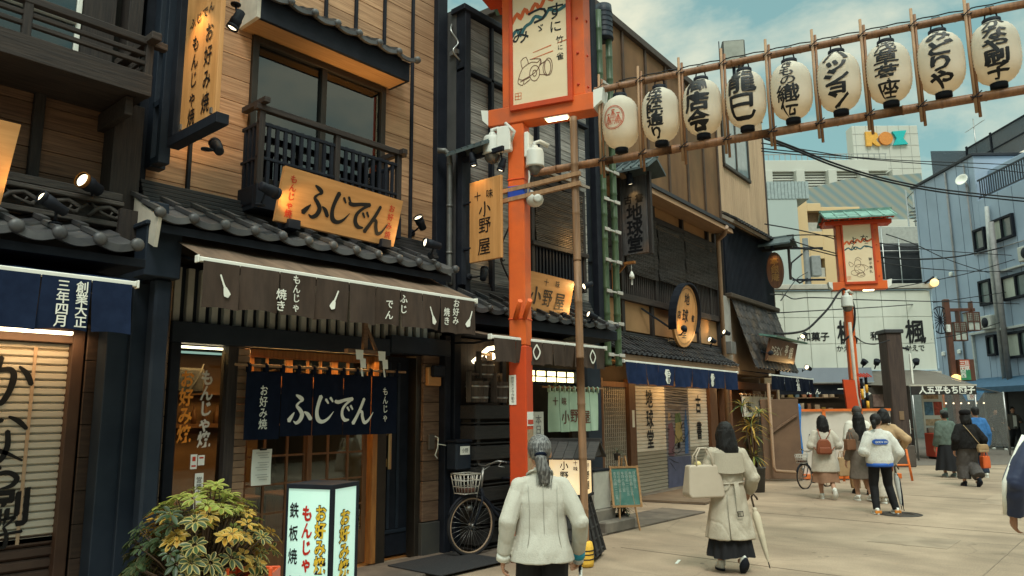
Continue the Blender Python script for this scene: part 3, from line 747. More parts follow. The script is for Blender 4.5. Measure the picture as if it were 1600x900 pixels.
# ------------------------------------------------------------------ okonomiyaki restaurant (second house)
b2 = thing('restaurant_house', 'tan boarded two storey restaurant with black window balcony and brown awning', 'house', A, (4.5, 6.8, 0))
bd = MB()
bd.box(2.72, 6.3, 6.86, 10.4, 2.55, 8.2, 0)          # upper body
bd.box(2.72, 6.46, 10.2, 10.4, 0, 2.5, 0); bd.box(2.72, 2.85, 6.9, 10.2, 0, 2.5, 0); bd.box(6.3, 6.46, 6.95, 10.2, 0, 2.5, 0); bd.box(2.85, 6.3, 7.05, 10.2, 0, .04, 0)
bd.build('house_body', ROOM, b2)
mb = MB()
boards(mb, 2.72, 3.70, 6.78, 3.55, 7.6, .245, jog=.0); boards(mb, 5.46, 6.27, 6.78, 3.55, 7.6, .245); boards(mb, 3.70, 5.46, 6.78, 5.57, 7.6, .245, jog=1.7); boards(mb, 3.70, 5.46, 6.78, 3.55, 4.0, .245)
mb.build('wall_boards', BOARD2, b2)
for x in (3.10, 4.56, 4.98, 5.41, 5.87):
  one('batten', BLK, b2, (x, x + .035, 6.745, 6.785, 3.6 if x in (3.10, 5.87) else 6.0, 7.6))
one('corner_trim', BLK, b2, (6.27, 6.44, 6.70, 6.9, 3.2, 7.9))
one('corner_trim', BLK, b2, (2.62, 2.72, 6.74, 6.9, 3.2, 7.9))
# upper window
wf = one('window', BRONZE, b2, (3.70, 3.77, 6.74, 6.84, 4.0, 5.56), (5.39, 5.46, 6.74, 6.84, 4.0, 5.56), (3.77, 5.39, 6.74, 6.84, 5.49, 5.56), (3.77, 5.39, 6.76, 6.84, 4.0, 4.06), (4.55, 4.62, 6.75, 6.83, 4.06, 5.49))
m = MB(); m.box(3.77, 4.55, 6.795, 6.80, 4.06, 5.49); m.build('pane', glass('room_glass', (.30, .31, .31), 2.0), wf)
m = MB(); m.box(4.62, 5.39, 6.78, 6.785, 4.06, 5.49); m.build('pane', glass('room_glass', (.30, .31, .31), 2.0), wf)
m = MB(); m.box(3.75, 5.41, 6.845, 6.85, 4.03, 5.5); m.build('blind', mat('grey_blind', (.22, .21, .19), .9, (.16, .155, .14), 3), wf)
m = MB(); m.box(4.66, 5.20, 6.825, 6.83, 4.1, 5.36); m.build('curtain', mat('pale_blind', (.42, .33, .23), .9, (.34, .26, .18), 2), wf)
# canopy roof over the window
cn = MB(); cn.box(3.58, 5.55, 6.42, 6.46, 5.57, 5.80, 0, .004); cn.box(5.51, 5.55, 6.46, 6.78, 5.57, 5.80, 0, .004)
cn.prism([(6.41, 5.80), (6.78, 5.80), (6.78, 6.0)], lambda a, b, t: (t, a, b), 3.56, 5.57)
can = cn.build('window_canopy', BLK, b2)
m = MB(); m.box(3.58, 5.51, 6.46, 6.78, 5.57, 5.59); m.build('soffit', LTWOOD, can)
m = MB(); m.prism([(6.42, 5.57), (6.78, 5.57), (6.78, 5.92), (6.42, 5.80)], lambda a, b, t: (t, a, b), 3.54, 3.58); m.build('end_board', mat('pale_plaster', (.55, .50, .42), .8), can)
eave('canopy_tiles', b2, 3.58, 5.60, 6.36, 6.74, 5.83, 6.02, .29, TILE, rows=2, disc=.042, lip=.04)
# balcony
bal = one('balcony', BLK, b2, (3.62, 5.44, 6.40, 6.47, 3.62, 3.86), (3.62, 5.44, 6.47, 6.78, 3.62, 3.68), (3.62, 3.68, 6.47, 6.76, 3.66, 3.86), (5.38, 5.44, 6.47, 6.76, 3.66, 3.86))
many('handrail', DKWOOD, bal, (3.58, 5.50, 6.39, 6.46, 4.61, 4.67), (3.615, 3.68, 6.32, 6.76, 4.675, 4.73), (5.38, 5.45, 6.32, 6.76, 4.61, 4.67))
many('rail', BLK, bal, (3.62, 5.44, 6.415, 6.45, 4.47, 4.505), (3.62, 5.44, 6.415, 6.45, 4.12, 4.15), (3.63, 3.67, 6.46, 6.76, 4.47, 4.505), (3.63, 3.67, 6.46, 6.76, 4.12, 4.15), (5.39, 5.43, 6.46, 6.76, 4.47, 4.505))
for x in (3.62, 5.375): one('balcony_post', DKWOODV, bal, (x, x + .065, 6.405, 6.465, 3.86, 4.61))
one('balcony_post', DKWOODV, bal, (4.52, 4.58, 6.405, 6.465, 3.86, 4.61))
n = 19
for i in range(1, n):
  x = 3.65 + (5.41 - 3.65) * i / n
  if abs(x - 4.55) > .045: one('baluster', BLK, bal, (x - .018, x + .018, 6.42, 6.445, 3.86, 4.51), c=0)
for y in (6.53, 6.61, 6.69):
  one('baluster', BLK, bal, (3.635, 3.665, y, y + .03, 3.86, 4.51), c=0); one('baluster', BLK, bal, (5.395, 5.425, y, y + .03, 3.86, 4.51), c=0)
# tiled eave with layered ridge boards
eave('tiled_eave', b2, 2.56, 5.92, 6.02, 6.62, 3.27, 3.55, .278, TILE, rows=2, disc=.045, lip=.05)
rg = MB()
for k in range(5): rg.box(2.66, 6.22, 6.60 + .022 * k, 6.78, 3.53 + .043 * k, 3.53 + .043 * k + .038, 0, .006)
rg.build('ridge_boards', mat('black_tiles_layered', (.035, .034, .036), .6, (.02, .02, .023), 4, (1, 6, 6), bump=.2), b2)
m = MB(); m.prism([(6.05, 3.20), (6.05, 3.13), (6.5, 3.36), (6.8, 3.36), (6.8, 3.5), (6.62, 3.5)], lambda a, b, t: (t, a, b), 2.58, 5.9); m.build('eave_fascia', BLK, b2)
m = MB(); m.prism([(6.05, 3.0), (6.5, 3.2), (6.5, 3.5), (6.0, 3.24)], lambda a, b, t: (t, a, b), 2.545, 2.575); m.build('eave_end_board', mat('pale_plaster', (.55, .50, .42), .8), b2)
# ground floor front
tr = one('transom', NAVYSTEEL, b2, (3.0, 6.46, 6.78, 6.84, 2.45, 3.02), c=0)
for i in range(28):
  x = 3.04 + i * .122; one('slat', mat('grey_slat', (.46, .46, .43), .7, (.36, .36, .33), 5), tr, (x, x + .062, 6.72, 6.778, 2.49, 3.0), c=.003)
one('beam', NAVYSTEEL, b2, (3.0, 5.5, 6.62, 6.80, 2.30, 2.49), (5.5, 6.44, 6.60, 6.80, 2.34, 2.54), c=.006)
one('post', BLK, b2, (2.70, 2.86, 6.60, 6.90, .02, 3.0), (3.0, 3.09, 6.62, 6.84, .02, 2.30), c=.006)
mb = MB(); z = .03
while z < 2.95: mb.box(2.86, 3.0, 6.66, 6.8, z, z + .225, 0, .005); z += .231
mb.build('pillar', mat('tan_block_boards', (.40, .25, .15), .7, (.27, .165, .10), 4, (1, 9, 9), island=.12, bump=.25), b2)
# show window left of the entrance
ww = one('show_window', DKWOODV, b2, (3.09, 3.13, 6.70, 6.80, .42, 2.30), (3.58, 3.68, 6.68, 6.82, .02, 2.30), (3.09, 3.58, 6.70, 6.80, .30, .44), (3.09, 3.6, 6.72, 6.8, .03, .30))
m = MB(); m.box(3.13, 3.58, 6.755, 6.76, .44, 2.29); m.build('pane', GLASS, ww)
one('strip_lamp', mat('glow_strip', (1, .8, .5), .5, emis=(1, .72, .35), es=6), ww, (3.13, 3.57, 6.78, 6.80, 2.265, 2.285), c=0)
m = MB(); fn = lambda u, v, k: (u, 6.748 - k, v)
m.text(vtext('お好み焼', 3.225, 2.06, .165, 1.0, .8), fn, 0, .012, .03); m.build('lettering', mat('orange_letter', (.85, .30, .03), .6, (.8, .27, .03)), ww, recalc=False)
m = MB(); m.text(vtext('もんじゃ焼', 3.415, 2.07, .152, .93, .84), fn, 0, .012, .03); m.build('lettering', mat('grey_white_letter', (.62, .58, .5), .6), ww, recalc=False)
m = MB(); m.box(3.30, 3.36, 6.742, 6.746, 1.17, 1.30); m.box(3.37, 3.43, 6.742, 6.746, 1.20, 1.29); m.build('sticker', PAPER, ww)
m = MB(); m.box(3.315, 3.345, 6.7405, 6.742, 1.24, 1.28); m.box(3.38, 3.42, 6.7405, 6.742, 1.26, 1.275); m.box(3.31, 3.35, 6.7405, 6.742, 1.19, 1.205); m.build('sticker_print', RED, ww)
m = MB(); m.box(3.35, 3.43, 6.742, 6.746, .75, 1.13); m.build('notice', PAPER, ww)
m = MB(); m.text(vtext('営業中', 3.39, 1.1, .06), lambda u, v, k: (u, 6.7405 - k, v)); m.build('lettering', INK, ww, recalc=False)
mb = MB(); z = .04
while z < 2.29: mb.box(3.68, 3.80, 6.68, 6.80, z, z + .062, 0, .004); z += .066
mb.build('tiled_pillar', mat('brown_wall_tile', (.26, .16, .095), .5, (.17, .105, .065), 4, (1, 1, 1), island=.42, bump=.1), b2)
# entrance lattice doors
ent = one('entrance_doors', AMBER, b2, (3.80, 3.86, 6.80, 6.90, .03, 2.30), (5.40, 5.47, 6.78, 6.92, .03, 2.30), (3.86, 5.40, 6.82, 6.9, 2.22, 2.30), (3.86, 5.40, 6.82, 6.9, 1.92, 2.0))
DOORW = mat('door_wood', (.16, .075, .032), .55, (.10, .045, .02), 4, (10, 10, 1), bump=.15)
for k, (a, b, y) in enumerate(((3.87, 4.64, 6.88), (4.60, 5.38, 6.85))):
  d = one('sliding_door', DOORW, ent, (a, a + .06, y, y + .03, .05, 1.92), (b - .06, b, y, y + .03, .05, 1.92), (a + .06, b - .06, y, y + .03, .05, .40), (a + .06, b - .06, y, y + .03, 1.86, 1.92))
  mb = MB()
  for q in (1, 2):
    x = a + (b - a) * q / 3; mb.box(x - .012, x + .012, y + .004, y + .026, .4, 1.86)
  for z in (.68, .96, 1.24, 1.55): mb.box(a + .06, b - .06, y + .005, y + .025, z - .01, z + .01)
  mb.build('lattice', DOORW, d)
  mb = MB(); mb.box(a + .06, b - .06, y + .013, y + .017, .4, 1.86); mb.build('pane', GLASS, d)
# transom lights above the doors, amber framed
tl = one('fanlight', AMBER, ent, (3.86, 5.4, 6.84, 6.88, 2.0, 2.04), (4.30, 4.38, 6.84, 6.88, 2.04, 2.22), (4.86, 4.95, 6.84, 6.88, 2.04, 2.22), (4.08, 4.1, 6.84, 6.88, 2.04, 2.22), (4.56, 4.58, 6.84, 6.88, 2.04, 2.22), (4.72, 4.74, 6.84, 6.88, 2.04, 2.22), (5.08, 5.1, 6.84, 6.88, 2.04, 2.22), (3.86, 3.94, 6.84, 6.88, 2.04, 2.22))
m = MB(); m.box(3.94, 5.4, 6.858, 6.862, 2.04, 2.22); m.build('pane', GLASS, tl)
# right hand side: black door with long handle
dr = one('front_door', BLK, b2, (5.60, 6.02, 6.90, 6.95, .05, 2.32), c=.006)
one('door_panel', NAVYSTEEL, dr, (5.70, 5.74, 6.885, 6.90, .35, 2.25), (5.84, 5.88, 6.885, 6.90, .35, 2.25), (5.62, 6.0, 6.885, 6.9, .30, .34), c=.004)
one('handle', BRASS, dr, (5.665, 5.71, 6.82, 6.85, 1.02, 1.52), (5.64, 5.68, 6.85, 6.9, 1.05, 1.14), (5.64, 5.68, 6.85, 6.9, 1.40, 1.49), c=.006)
m = MB()
for z in (.86, 1.70): m.lathe([(.022, 0), (.022, .012), (.012, .016)], (5.645, 6.9, z), 12, 0, (0, -1, 0))
m.build('lock', BRASS, dr)
one('door_frame', BRONZE, b2, (5.47, 5.60, 6.78, 6.96, .02, 2.34), (6.02, 6.10, 6.76, 6.96, .02, 2.34), c=.006)
mb = MB(); z = .40
while z < 2.3: mb.box(6.10, 6.36, 6.72, 6.9, z, z + .225, 0, .006); z += .231
mb.build('pillar', BLOCKW, b2)
one('pillar_base', mat('dark_stone', (.035, .036, .04), .6, (.06, .058, .05), 2), b2, (6.08, 6.38, 6.70, 6.9, .02, .39), c=.006)
one('post', BLK, b2, (6.36, 6.46, 6.62, 6.9, .02, 2.6), c=.006)
one('wall_lamp', SIGNW, b2, (6.12, 6.34, 6.66, 6.72, 1.98, 2.2), c=.01)
one('lamp_shade', BLK, b2, (6.14, 6.32, 6.56, 6.66, 2.08, 2.22), c=.02)
# inside
rm = MB(); rm.box(3.3, 5.4, 9.2, 9.3, .05, 2.4, 0); rm.box(3.1, 3.15, 7.0, 9.2, .05, 2.4, 0); rm.build('room_wall', mat('inner_wall', (.20, .115, .06), .9, (.15, .085, .045), 2), b2)
rm = MB()
for k in range(3):
  x = 3.5 + k * .75; rm.box(x, x + .5, 7.9, 8.4, .70, .74, 0, .01); rm.box(x + .05, x + .1, 7.95, 8.35, .05, .7); rm.box(x + .4, x + .45, 7.95, 8.35, .05, .7)
rm.box(3.2, 5.3, 9.0, 9.2, 1.5, 1.55); rm.box(3.2, 5.3, 9.0, 9.2, 1.9, 1.94)
for k in range(14): rm.lathe([(.035, 0), (.035, .13), (.014, .17), (.014, .22)], (3.3 + k * .145, 9.1, 1.55), 8)
rm.build('furniture', DOORW, b2)
m = MB(); m.box(3.18, 3.52, 7.0, 7.3, 1.86, 2.1, 0, .02); m.tube([(3.2, 7.0, 1.9), (3.35, 6.98, 1.86), (3.45, 7.0, 2.0), (3.5, 7.0, 2.14)], .008, 5); m.build('air_conditioner', mat('dull_grey', (.14, .13, .12), .6), b2)
for nm, p, sx, sy, en in (('room_light', (4.5, 8.0, 2.42), 1.6, .8, 26), ('doorway_light', (4.55, 7.08, 2.28), 1.4, .06, 8), ('window_light', (3.5, 6.9, 2.27), .5, .05, 2.5)):
  ld = bpy.data.lights.new(nm, 'AREA'); ld.shape = 'RECTANGLE'; ld.size = sx; ld.size_y = sy; ld.energy = en; ld.color = (1, .55, .18)
  lo = bpy.data.objects.new(nm, ld); COL.objects.link(lo); lo.parent = b2; lo.location = (p[0] - 4.5, p[1] - 6.8, p[2])
ld = bpy.data.lights.new('entrance_light', 'AREA'); ld.shape = 'RECTANGLE'; ld.size = 1.7; ld.size_y = .05; ld.energy = 9; ld.color = (1, .55, .18)
lo = bpy.data.objects.new('entrance_light', ld); COL.objects.link(lo); lo.parent = b2; lo.location = (.1, -.09, 2.275); lo.rotation_euler = (R(-25), 0, 0)

# brown awning with writing and spatula marks
zt = 2.86
cuts = [3.10, 3.47, 3.84, 4.20, 4.52, 4.83, 5.12, 5.38, 5.62]
spat = lambda x, z, f: [([(x + f * .05, z + .11), (x + f * .022, z + .045), (x, z)], [.014, .016, .022]), ([(x + f * .004, z + .01), (x - f * .012, z - .03), (x - f * .02, z - .05)], [.03, .055, .06])]
marks = spat(2.98, 2.66, -1) + spat(4.02, 2.66, 1) + spat(5.27, 2.63, -1) + spat(5.78, 2.64, 1)
awning('entrance_awning', 'long brown awning with white bar, white spatula marks and brush writing', 'awning', A, 2.78, 5.90, 5.70, zt + .02, 6.62, 3.30, .375, cuts, BROWNC, BROWNT, amp=.02,
   letters=vtext('もんじゃ', 3.63, 2.86, .085, .96) + vtext('焼き', 3.48, 2.72, .10, 1.0) + vtext('ふじ', 4.86, 2.83, .095, 1.1) + vtext('でん', 4.68, 2.76, .095, 1.15) + vtext('お好み', 5.60, 2.86, .092, 1.0) + vtext('焼き', 5.46, 2.755, .095, 1.0), brushl=marks)
# entrance curtain
noren('entrance_curtain', 'dark navy entrance curtain with large white brush writing under the brown awning', 'curtain', A, 3.68, 5.52, 6.52, 2.06, 1.43, (4.05, 4.42, 4.79, 5.16), NAVYD, BAMBP,
   letters=vtext('お好み焼', 3.86, 1.93, .105, 1.0, .8) + vtext('もんじゃ', 5.34, 1.94, .095, 1.0, .8),
   brush=[('ふ', 4.27, 1.70, .30), ('じ', 4.55, 1.70, .28), ('で', 4.80, 1.70, .27), ('ん', 5.05, 1.68, .28)], loops=10)
up = one('balcony_lamp', BLK, b2, (4.9, 5.0, 6.55, 6.62, 3.70, 3.80)); ld = bpy.data.lights.new('balcony_light', 'SPOT'); ld.energy = 22; ld.color = (1, .58, .2); ld.spot_size = R(110); ld.spot_blend = .9; ld.shadow_soft_size = .04
lo = bpy.data.objects.new('balcony_light', ld); COL.objects.link(lo); lo.parent = b2; lo.location = (.45, -.22, 4.6); lo.rotation_euler = (R(180), 0, 0)
# straw festoon holder with white paper streamers
hd = thing('paper_streamer_rack', 'wooden hanger with two white folded paper streamers over the navy curtain', 'ornament', A, (4.75, 6.3, 2.1))
one('hanger', BLOCKW, hd, (4.62, 5.06, 6.22, 6.30, 2.27, 2.31), (4.86, 4.91, 6.28, 6.33, 2.31, 2.62), c=.005)
m = MB(); m.bar((4.9, 6.3, 2.55), (5.02, 6.28, 2.31), .03); m.build('brace', BLOCKW, hd)
for x in (4.74, 5.03):
  m = MB()
  for k, (dx, w_) in enumerate(((0, .10), (.045, .09), (.03, .055))):
    z = 2.30 - k * .085
    m.add([(x + dx - w_ / 2, 6.20 - .01 * k, z), (x + dx + w_ / 2, 6.20 + .01 * k, z), (x + dx + w_ / 2 - .008, 6.19, z - .10), (x + dx - w_ / 2 + .006, 6.19 - .012 * k, z - .10)], [(0, 1, 2, 3)])
  m.build('paper_streamer', WHITEC, hd)
# main signboard leaning out over the eave
sgn = thing('main_signboard', 'wide orange wooden signboard with large black brush writing leaning over tiled eave', 'sign', A, (4.4, 6.14, 3.45))
fb = lambda u, v, k: (u, 6.145 - (v - 3.45) * .24 - k, v)
m = MB(); m.prism([(3.68, 3.455), (5.12, 3.435), (5.145, 3.93), (3.69, 3.965)], lambda a, b, t: Vector(fb(a, b, 0)) + Vector((0, t, 0)), 0, .045); m.build('board', SIGNW, sgn)
m = MB(); fb2 = lambda u, v, k: (u, fb(u, v, 0)[1] - .004 - k, v)
m.brush([('ふ', 4.09, 3.70, .33), ('じ', 4.37, 3.695, .31), ('で', 4.60, 3.68, .30), ('ん', 4.84, 3.665, .31)], fb2, 0)
m.build('lettering', INK, sgn, recalc=False)
m = MB(); m.text(vtext('もんじゃ焼', 3.80, 3.90, .082, .98) + vtext('お好み焼', 5.01, 3.86, .082, 1.12), fb2, 0, .005, .02); m.build('small_lettering', RED, sgn, recalc=False)
for x in (3.80, 4.92): many('sign_foot', BLK, sgn, (x, x + .13, 6.10, 6.3, 3.40, 3.49))
spot_lamp('black can spotlight aimed at the left end of the wide signboard', A, (3.58, 5.98, 3.66), (3.95, 6.08, 3.62), .2, .055, 4, (0, .1, -.14))
spot_lamp('black can spotlight on the tiles aimed at the right end of the wide signboard', A, (5.40, 5.95, 3.50), (4.95, 6.05, 3.55), .2, .05, 4, (.03, .1, -.1))
spot_lamp('black spotlight fixed to tan boards right of the balcony', A, (5.80, 6.52, 3.96), (5.45, 6.42, 4.3), .17, .055, 4, (.06, .24, -.05))
# hanging vertical sign in its steel frame
vs = thing('hanging_sign', 'tall orange vertical sign in black steel frame beside the balcony', 'sign', A, (2.8, 6.4, 3.9))
m = MB(); m.box(2.775, 2.815, 5.62, 6.25, 4.08, 5.52, 0, .004); m.build('board', SIGNWV, vs)
fv = lambda u, v, k: (2.770 - k, 5.935 - u, v)
m = MB(); m.text(htext('ふじでん', -.23, 5.06, .105, 1.05, 1, .012) + vtext('お好み焼', .14, 4.96, .19, 1.12, .75) + vtext('もんじゃ焼', -.10, 4.93, .165, 1.03, .8), fv, 0, .004, .018); m.build('lettering', INK, vs, recalc=False)
one('frame_bar', BLK, vs, (2.74, 2.85, 5.52, 6.40, 3.98, 4.07), (2.74, 2.85, 5.55, 6.40, 5.53, 5.6), (2.74, 2.85, 6.30, 6.40, 4.07, 5.55), c=.004)
one('frame_post', NAVYSTEEL, vs, (2.70, 2.84, 6.62, 6.75, 3.85, 7.0), (2.70, 2.80, 6.45, 6.52, 3.85, 7.0), (2.70, 2.8, 6.5, 6.65, 4.4, 4.46), (2.70, 2.8, 6.5, 6.65, 4.95, 5.01), (2.70, 2.8, 6.5, 6.65, 3.86, 3.92), c=.004)
m = MB()
for y, z in ((5.66, 4.10), (6.2, 4.10)): m.box(2.76, 2.83, y, y + .03, z, z + .05)
m.build('clamp', STEEL, vs)
spot_lamp('black can spotlight hung over the camera side of the tall vertical sign', A, (2.62, 5.98, 5.22), (2.76, 5.95, 4.7), .2, .055, 7, (0, .05, .12))
spot_lamp('black can spotlight hung behind the tall vertical sign', A, (3.0, 5.85, 5.02), (2.86, 5.95, 4.6), .18, .05, 7, (0, .05, .14))
spot_lamp('black spotlight under the tall vertical sign lighting tan boards', A, (2.98, 6.0, 3.98), (3.1, 6.75, 4.6), .18, .05, 10, (-.1, .0, -.04))
# clipped notice
nt_ = thing('menu_sheet', 'white typed sheet clipped up outside the lattice doors under navy curtain', 'notice', A, (4.0, 6.75, .98))
m = MB(); m.sheet(lambda a, b: Vector((3.885 + .21 * a, 6.70 + .01 * math.sin(b * 3), 1.32 - .34 * b)), 3, 5); m.build('sheet', PAPER, nt_)
m = MB()
for k in range(12):
  if k not in (3, 8): m.box(3.92 + .02 * (k % 3), 4.06 - .015 * (k % 2), 6.69, 6.692, 1.285 - k * .023, 1.289 - k * .023)
m.build('typed_line', mat('grey_print', (.25, .25, .25), .8), nt_)
one('clip', BLK, nt_, (3.96, 4.03, 6.68, 6.71, 1.31, 1.33))
# intercom, letter box
ic = thing('letter_box', 'black steel letter box on post between the restaurant and crate stack', 'letter box', A, (6.5, 6.5, .95))
one('box', NAVYSTEEL, ic, (6.36, 6.62, 6.42, 6.60, .98, 1.30), c=.02); one('lid', BLK, ic, (6.35, 6.63, 6.40, 6.61, 1.30, 1.34), c=.015)
one('label_plate', PAPER, ic, (6.42, 6.58, 6.414, 6.418, 1.16, 1.26), c=0)
m = MB(); m.text(htext('小野', 6.44, 1.21, .055), lambda u, v, k: (u, 6.411 - k, v)); m.build('lettering', INK, ic, recalc=False)
dbell = thing('door_intercom', 'small brown intercom box with hanging cord on brown boards by the black door', 'intercom', A, (6.2, 6.7, 1.2))
one('box', mat('bronze_plastic', (.10, .08, .065), .5), dbell, (6.16, 6.26, 6.68, 6.72, 1.22, 1.40), c=.01)
m = MB(); m.tube([(6.26, 6.69, 1.38), (6.29, 6.66, 1.36), (6.28, 6.66, 1.24), (6.25, 6.67, 1.16), (6.28, 6.66, 1.12)], .008, 6); m.tube([(6.28, 6.66, 1.29), (6.36, 6.6, 1.27)], .006, 5); m.build('cord', PAPER, dbell)
# entrance mat
m = MB(); m.box(5.45, 6.5, 5.72, 6.55, .032, .045, 0, .004)
tag(m.build('door_mat', mat('mat', (.028, .028, .03), .95, (.02, .02, .022), 60, bump=.4)), 'dark grey rectangular mat on the ground at the black front door', 'mat')
# ------------------------------------------------------------------ third house: spice shop, weathered grey boards
b3 = thing('spice_shop', 'weathered grey boarded narrow house with reed blind, tiled eave and dark shopfront', 'house', A, (8.0, 6.8, 0))
m = MB(); m.box(6.50, 9.25, 6.52, 10.5, 3.0, 7.0, 0); m.box(6.50, 9.3, 8.2, 10.5, 0, 3.0, 0); m.box(6.52, 6.62, 6.9, 8.2, 0, 3.0); m.build('house_body', mat('dark_body', (.03, .028, .027), .9), b3)
mb = MB(); boards(mb, 6.52, 9.22, 6.44, 6.10, 6.85, .15); boards(mb, 6.54, 9.22, 6.47, 3.0, 6.04, .15)
mb.build('wall_boards', BOARD3, b3)
for x in (6.98, 7.45, 7.95, 8.45, 8.9): one('batten', BLK, b3, (x, x + .05, 6.40, 6.5, 3.2, 6.85))
one('corner_trim', BLK, b3, (6.46, 6.56, 6.38, 6.60, 3.0, 6.92), (6.46, 9.24, 6.40, 6.55, 6.05, 6.10), (6.42, 9.28, 6.36, 6.62, 6.88, 6.96), c=.006)
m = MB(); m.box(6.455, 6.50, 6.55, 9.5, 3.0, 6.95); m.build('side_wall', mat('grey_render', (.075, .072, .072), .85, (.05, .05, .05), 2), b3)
dp = thing('rain_downpipe', 'brown grey round downpipe in the corner right of the tan boards', 'downpipe', A, (6.36, 6.55, 3.2))
m = MB(); m.tube([(6.20, 6.62, 4.93), (6.26, 6.55, 4.93), (6.32, 6.53, 4.88), (6.33, 6.53, 4.78), (6.33, 6.53, 3.35), (6.33, 6.50, 3.2)], .035, 10); m.build('pipe', GALV, dp)
m = MB()
for z in (3.6, 4.2, 4.75): m.lathe([(.042, 0), (.042, .03)], (6.33, 6.53, z), 10)
m.build('pipe_clamp', GALV, dp)
# window with reed blind and lattice
uw = one('upper_window', DKWOODV, b3, (7.72, 9.0, 6.34, 6.47, 4.86, 4.95), (7.72, 7.79, 6.34, 6.47, 3.4, 4.86), (8.93, 9.0, 6.34, 6.47, 3.4, 4.86), (7.70, 9.02, 6.30, 6.47, 3.92, 3.98))
m = MB(); m.box(7.79, 8.93, 6.455, 6.46, 3.4, 4.86); m.build('pane', ROOM, uw)
m = MB(); m.prism([(6.28, 5.0), (6.45, 5.06), (6.45, 5.10), (6.28, 5.04)], lambda a, b, t: (t, a, b), 7.68, 9.05); m.build('hood', mat('pale_trim', (.30, .25, .20), .7), uw)
REED = mat('reed_blind', (.17, .14, .11), .8, (.06, .05, .045), 5, (1, 1, 30), bump=.4, lo=.3, hi=.6)
def reed(parent, fr_y, x0, x1, z0, z1, name='reed_blind', mt=REED, wav=.012):
  r = MB(); n = int((z1 - z0) / .026)
  for k in range(n):
    z = z1 - (k + .5) * (z1 - z0) / n
    q = [(x0 + (x1 - x0) * t, fr_y + wav * math.sin(t * 5 + k * .35) + .004 * math.sin(k * 1.7), z - .02 * math.sin(math.pi * t) * (1 - k / n)) for t in (0, .25, .5, .75, 1)]
    r.tube(q, .0105, 4, cap=False)
  return r.build(name, mt, parent)
reed(uw, 6.34, 7.8, 8.92, 3.95, 4.86)
for i in range(15):
  x = 7.82 + i * .075; one('slat', BLK, uw, (x, x + .035, 6.35, 6.39, 3.42, 3.92), c=0)
ld = bpy.data.lights.new('blind_light', 'POINT'); ld.energy = 3; ld.color = (1, .6, .22); ld.shadow_soft_size = .05
lo = bpy.data.objects.new('blind_light', ld); COL.objects.link(lo); lo.parent = b3; lo.location = (.55, -.62, 4.05)
eave('tiled_eave', b3, 6.12, 9.1, 5.92, 6.40, 2.86, 3.12, .265, TILED, rows=2, disc=.036, lip=.05)
rg = MB()
for k in range(4): rg.box(6.5, 9.22, 6.38 + .02 * k, 6.5, 3.11 + .045 * k, 3.15 + .045 * k, 0, .006)
rg.build('ridge_boards', TILED, b3)
m = MB(); m.prism([(5.97, 2.80), (5.97, 2.68), (6.9, 2.62), (6.9, 3.1), (6.4, 3.08)], lambda a, b, t: (t, a, b), 6.15, 9.2); m.build('eave_fascia', BLK, b3)
# dark open shopfront
sf = MB(); sf.box(6.62, 9.25, 8.1, 8.2, 0, 2.7); sf.box(6.62, 9.25, 6.9, 8.1, 2.55, 2.62); sf.build('shop_room', mat('shop_inside', (.05, .032, .022), .9), b3)
many('post', BLK, b3, (6.5, 6.62, 6.60, 6.9, .02, 2.7), (7.5, 7.58, 6.70, 6.8, .02, 2.6), (9.1, 9.25, 6.55, 6.9, .02, 2.7), (7.9, 7.96, 6.6, 6.7, .02, 2.5), c=.006)
many('wainscot', DKWOODV, b3, (6.62, 7.5, 6.74, 6.8, .02, 2.6), (8.9, 9.1, 6.6, 6.66, .02, 1.4))
m = MB()
for k in range(3): m.box(7.98 + k * .36, 8.28 + k * .36, 7.6, 7.9, .05, 1.0 + .1 * k, 0, .02)
m.box(7.6, 9.0, 7.95, 8.1, 1.3, 1.34); m.box(7.6, 9.0, 7.95, 8.1, 1.7, 1.74)
m.build('furniture', DKWOOD, b3)
sl = one('lit_transom', BLK, b3, (7.95, 9.2, 6.68, 6.73, 2.04, 2.08), (7.95, 9.2, 6.68, 6.73, 2.24, 2.28), c=0)
for k in range(5):
  x = 8.0 + k * .24
  one('lit_panel', mat('glow_transom', (1, .85, .4), .5, emis=(1, .78, .30), es=3.2), sl, (x, x + .185, 6.70, 6.72, 2.085, 2.15), (x + .01, x + .18, 6.70, 6.72, 2.17, 2.235), c=0)
for nm, p, en in (('shop_light', (8.4, 7.4, 2.45), 10), ('corner_lamp', (7.05, 6.45, 2.42), 2.2), ('back_lamp', (7.75, 6.5, 2.45), 2)):
  ld = bpy.data.lights.new(nm, 'POINT'); ld.energy = en; ld.color = (1, .58, .2); ld.shadow_soft_size = .06
  lo = bpy.data.objects.new(nm, ld); COL.objects.link(lo); lo.parent = b3; lo.location = (p[0] - 8.0, p[1] - 6.8, p[2])
m = MB(); m.tube([(6.95, 6.72, 2.30), (7.0, 6.5, 2.46), (7.2, 6.44, 2.5)], .03, 8); m.ball((7.16, 6.6, 2.38), .09, .05, .05); m.build('corner_lamp', BULB, b3)
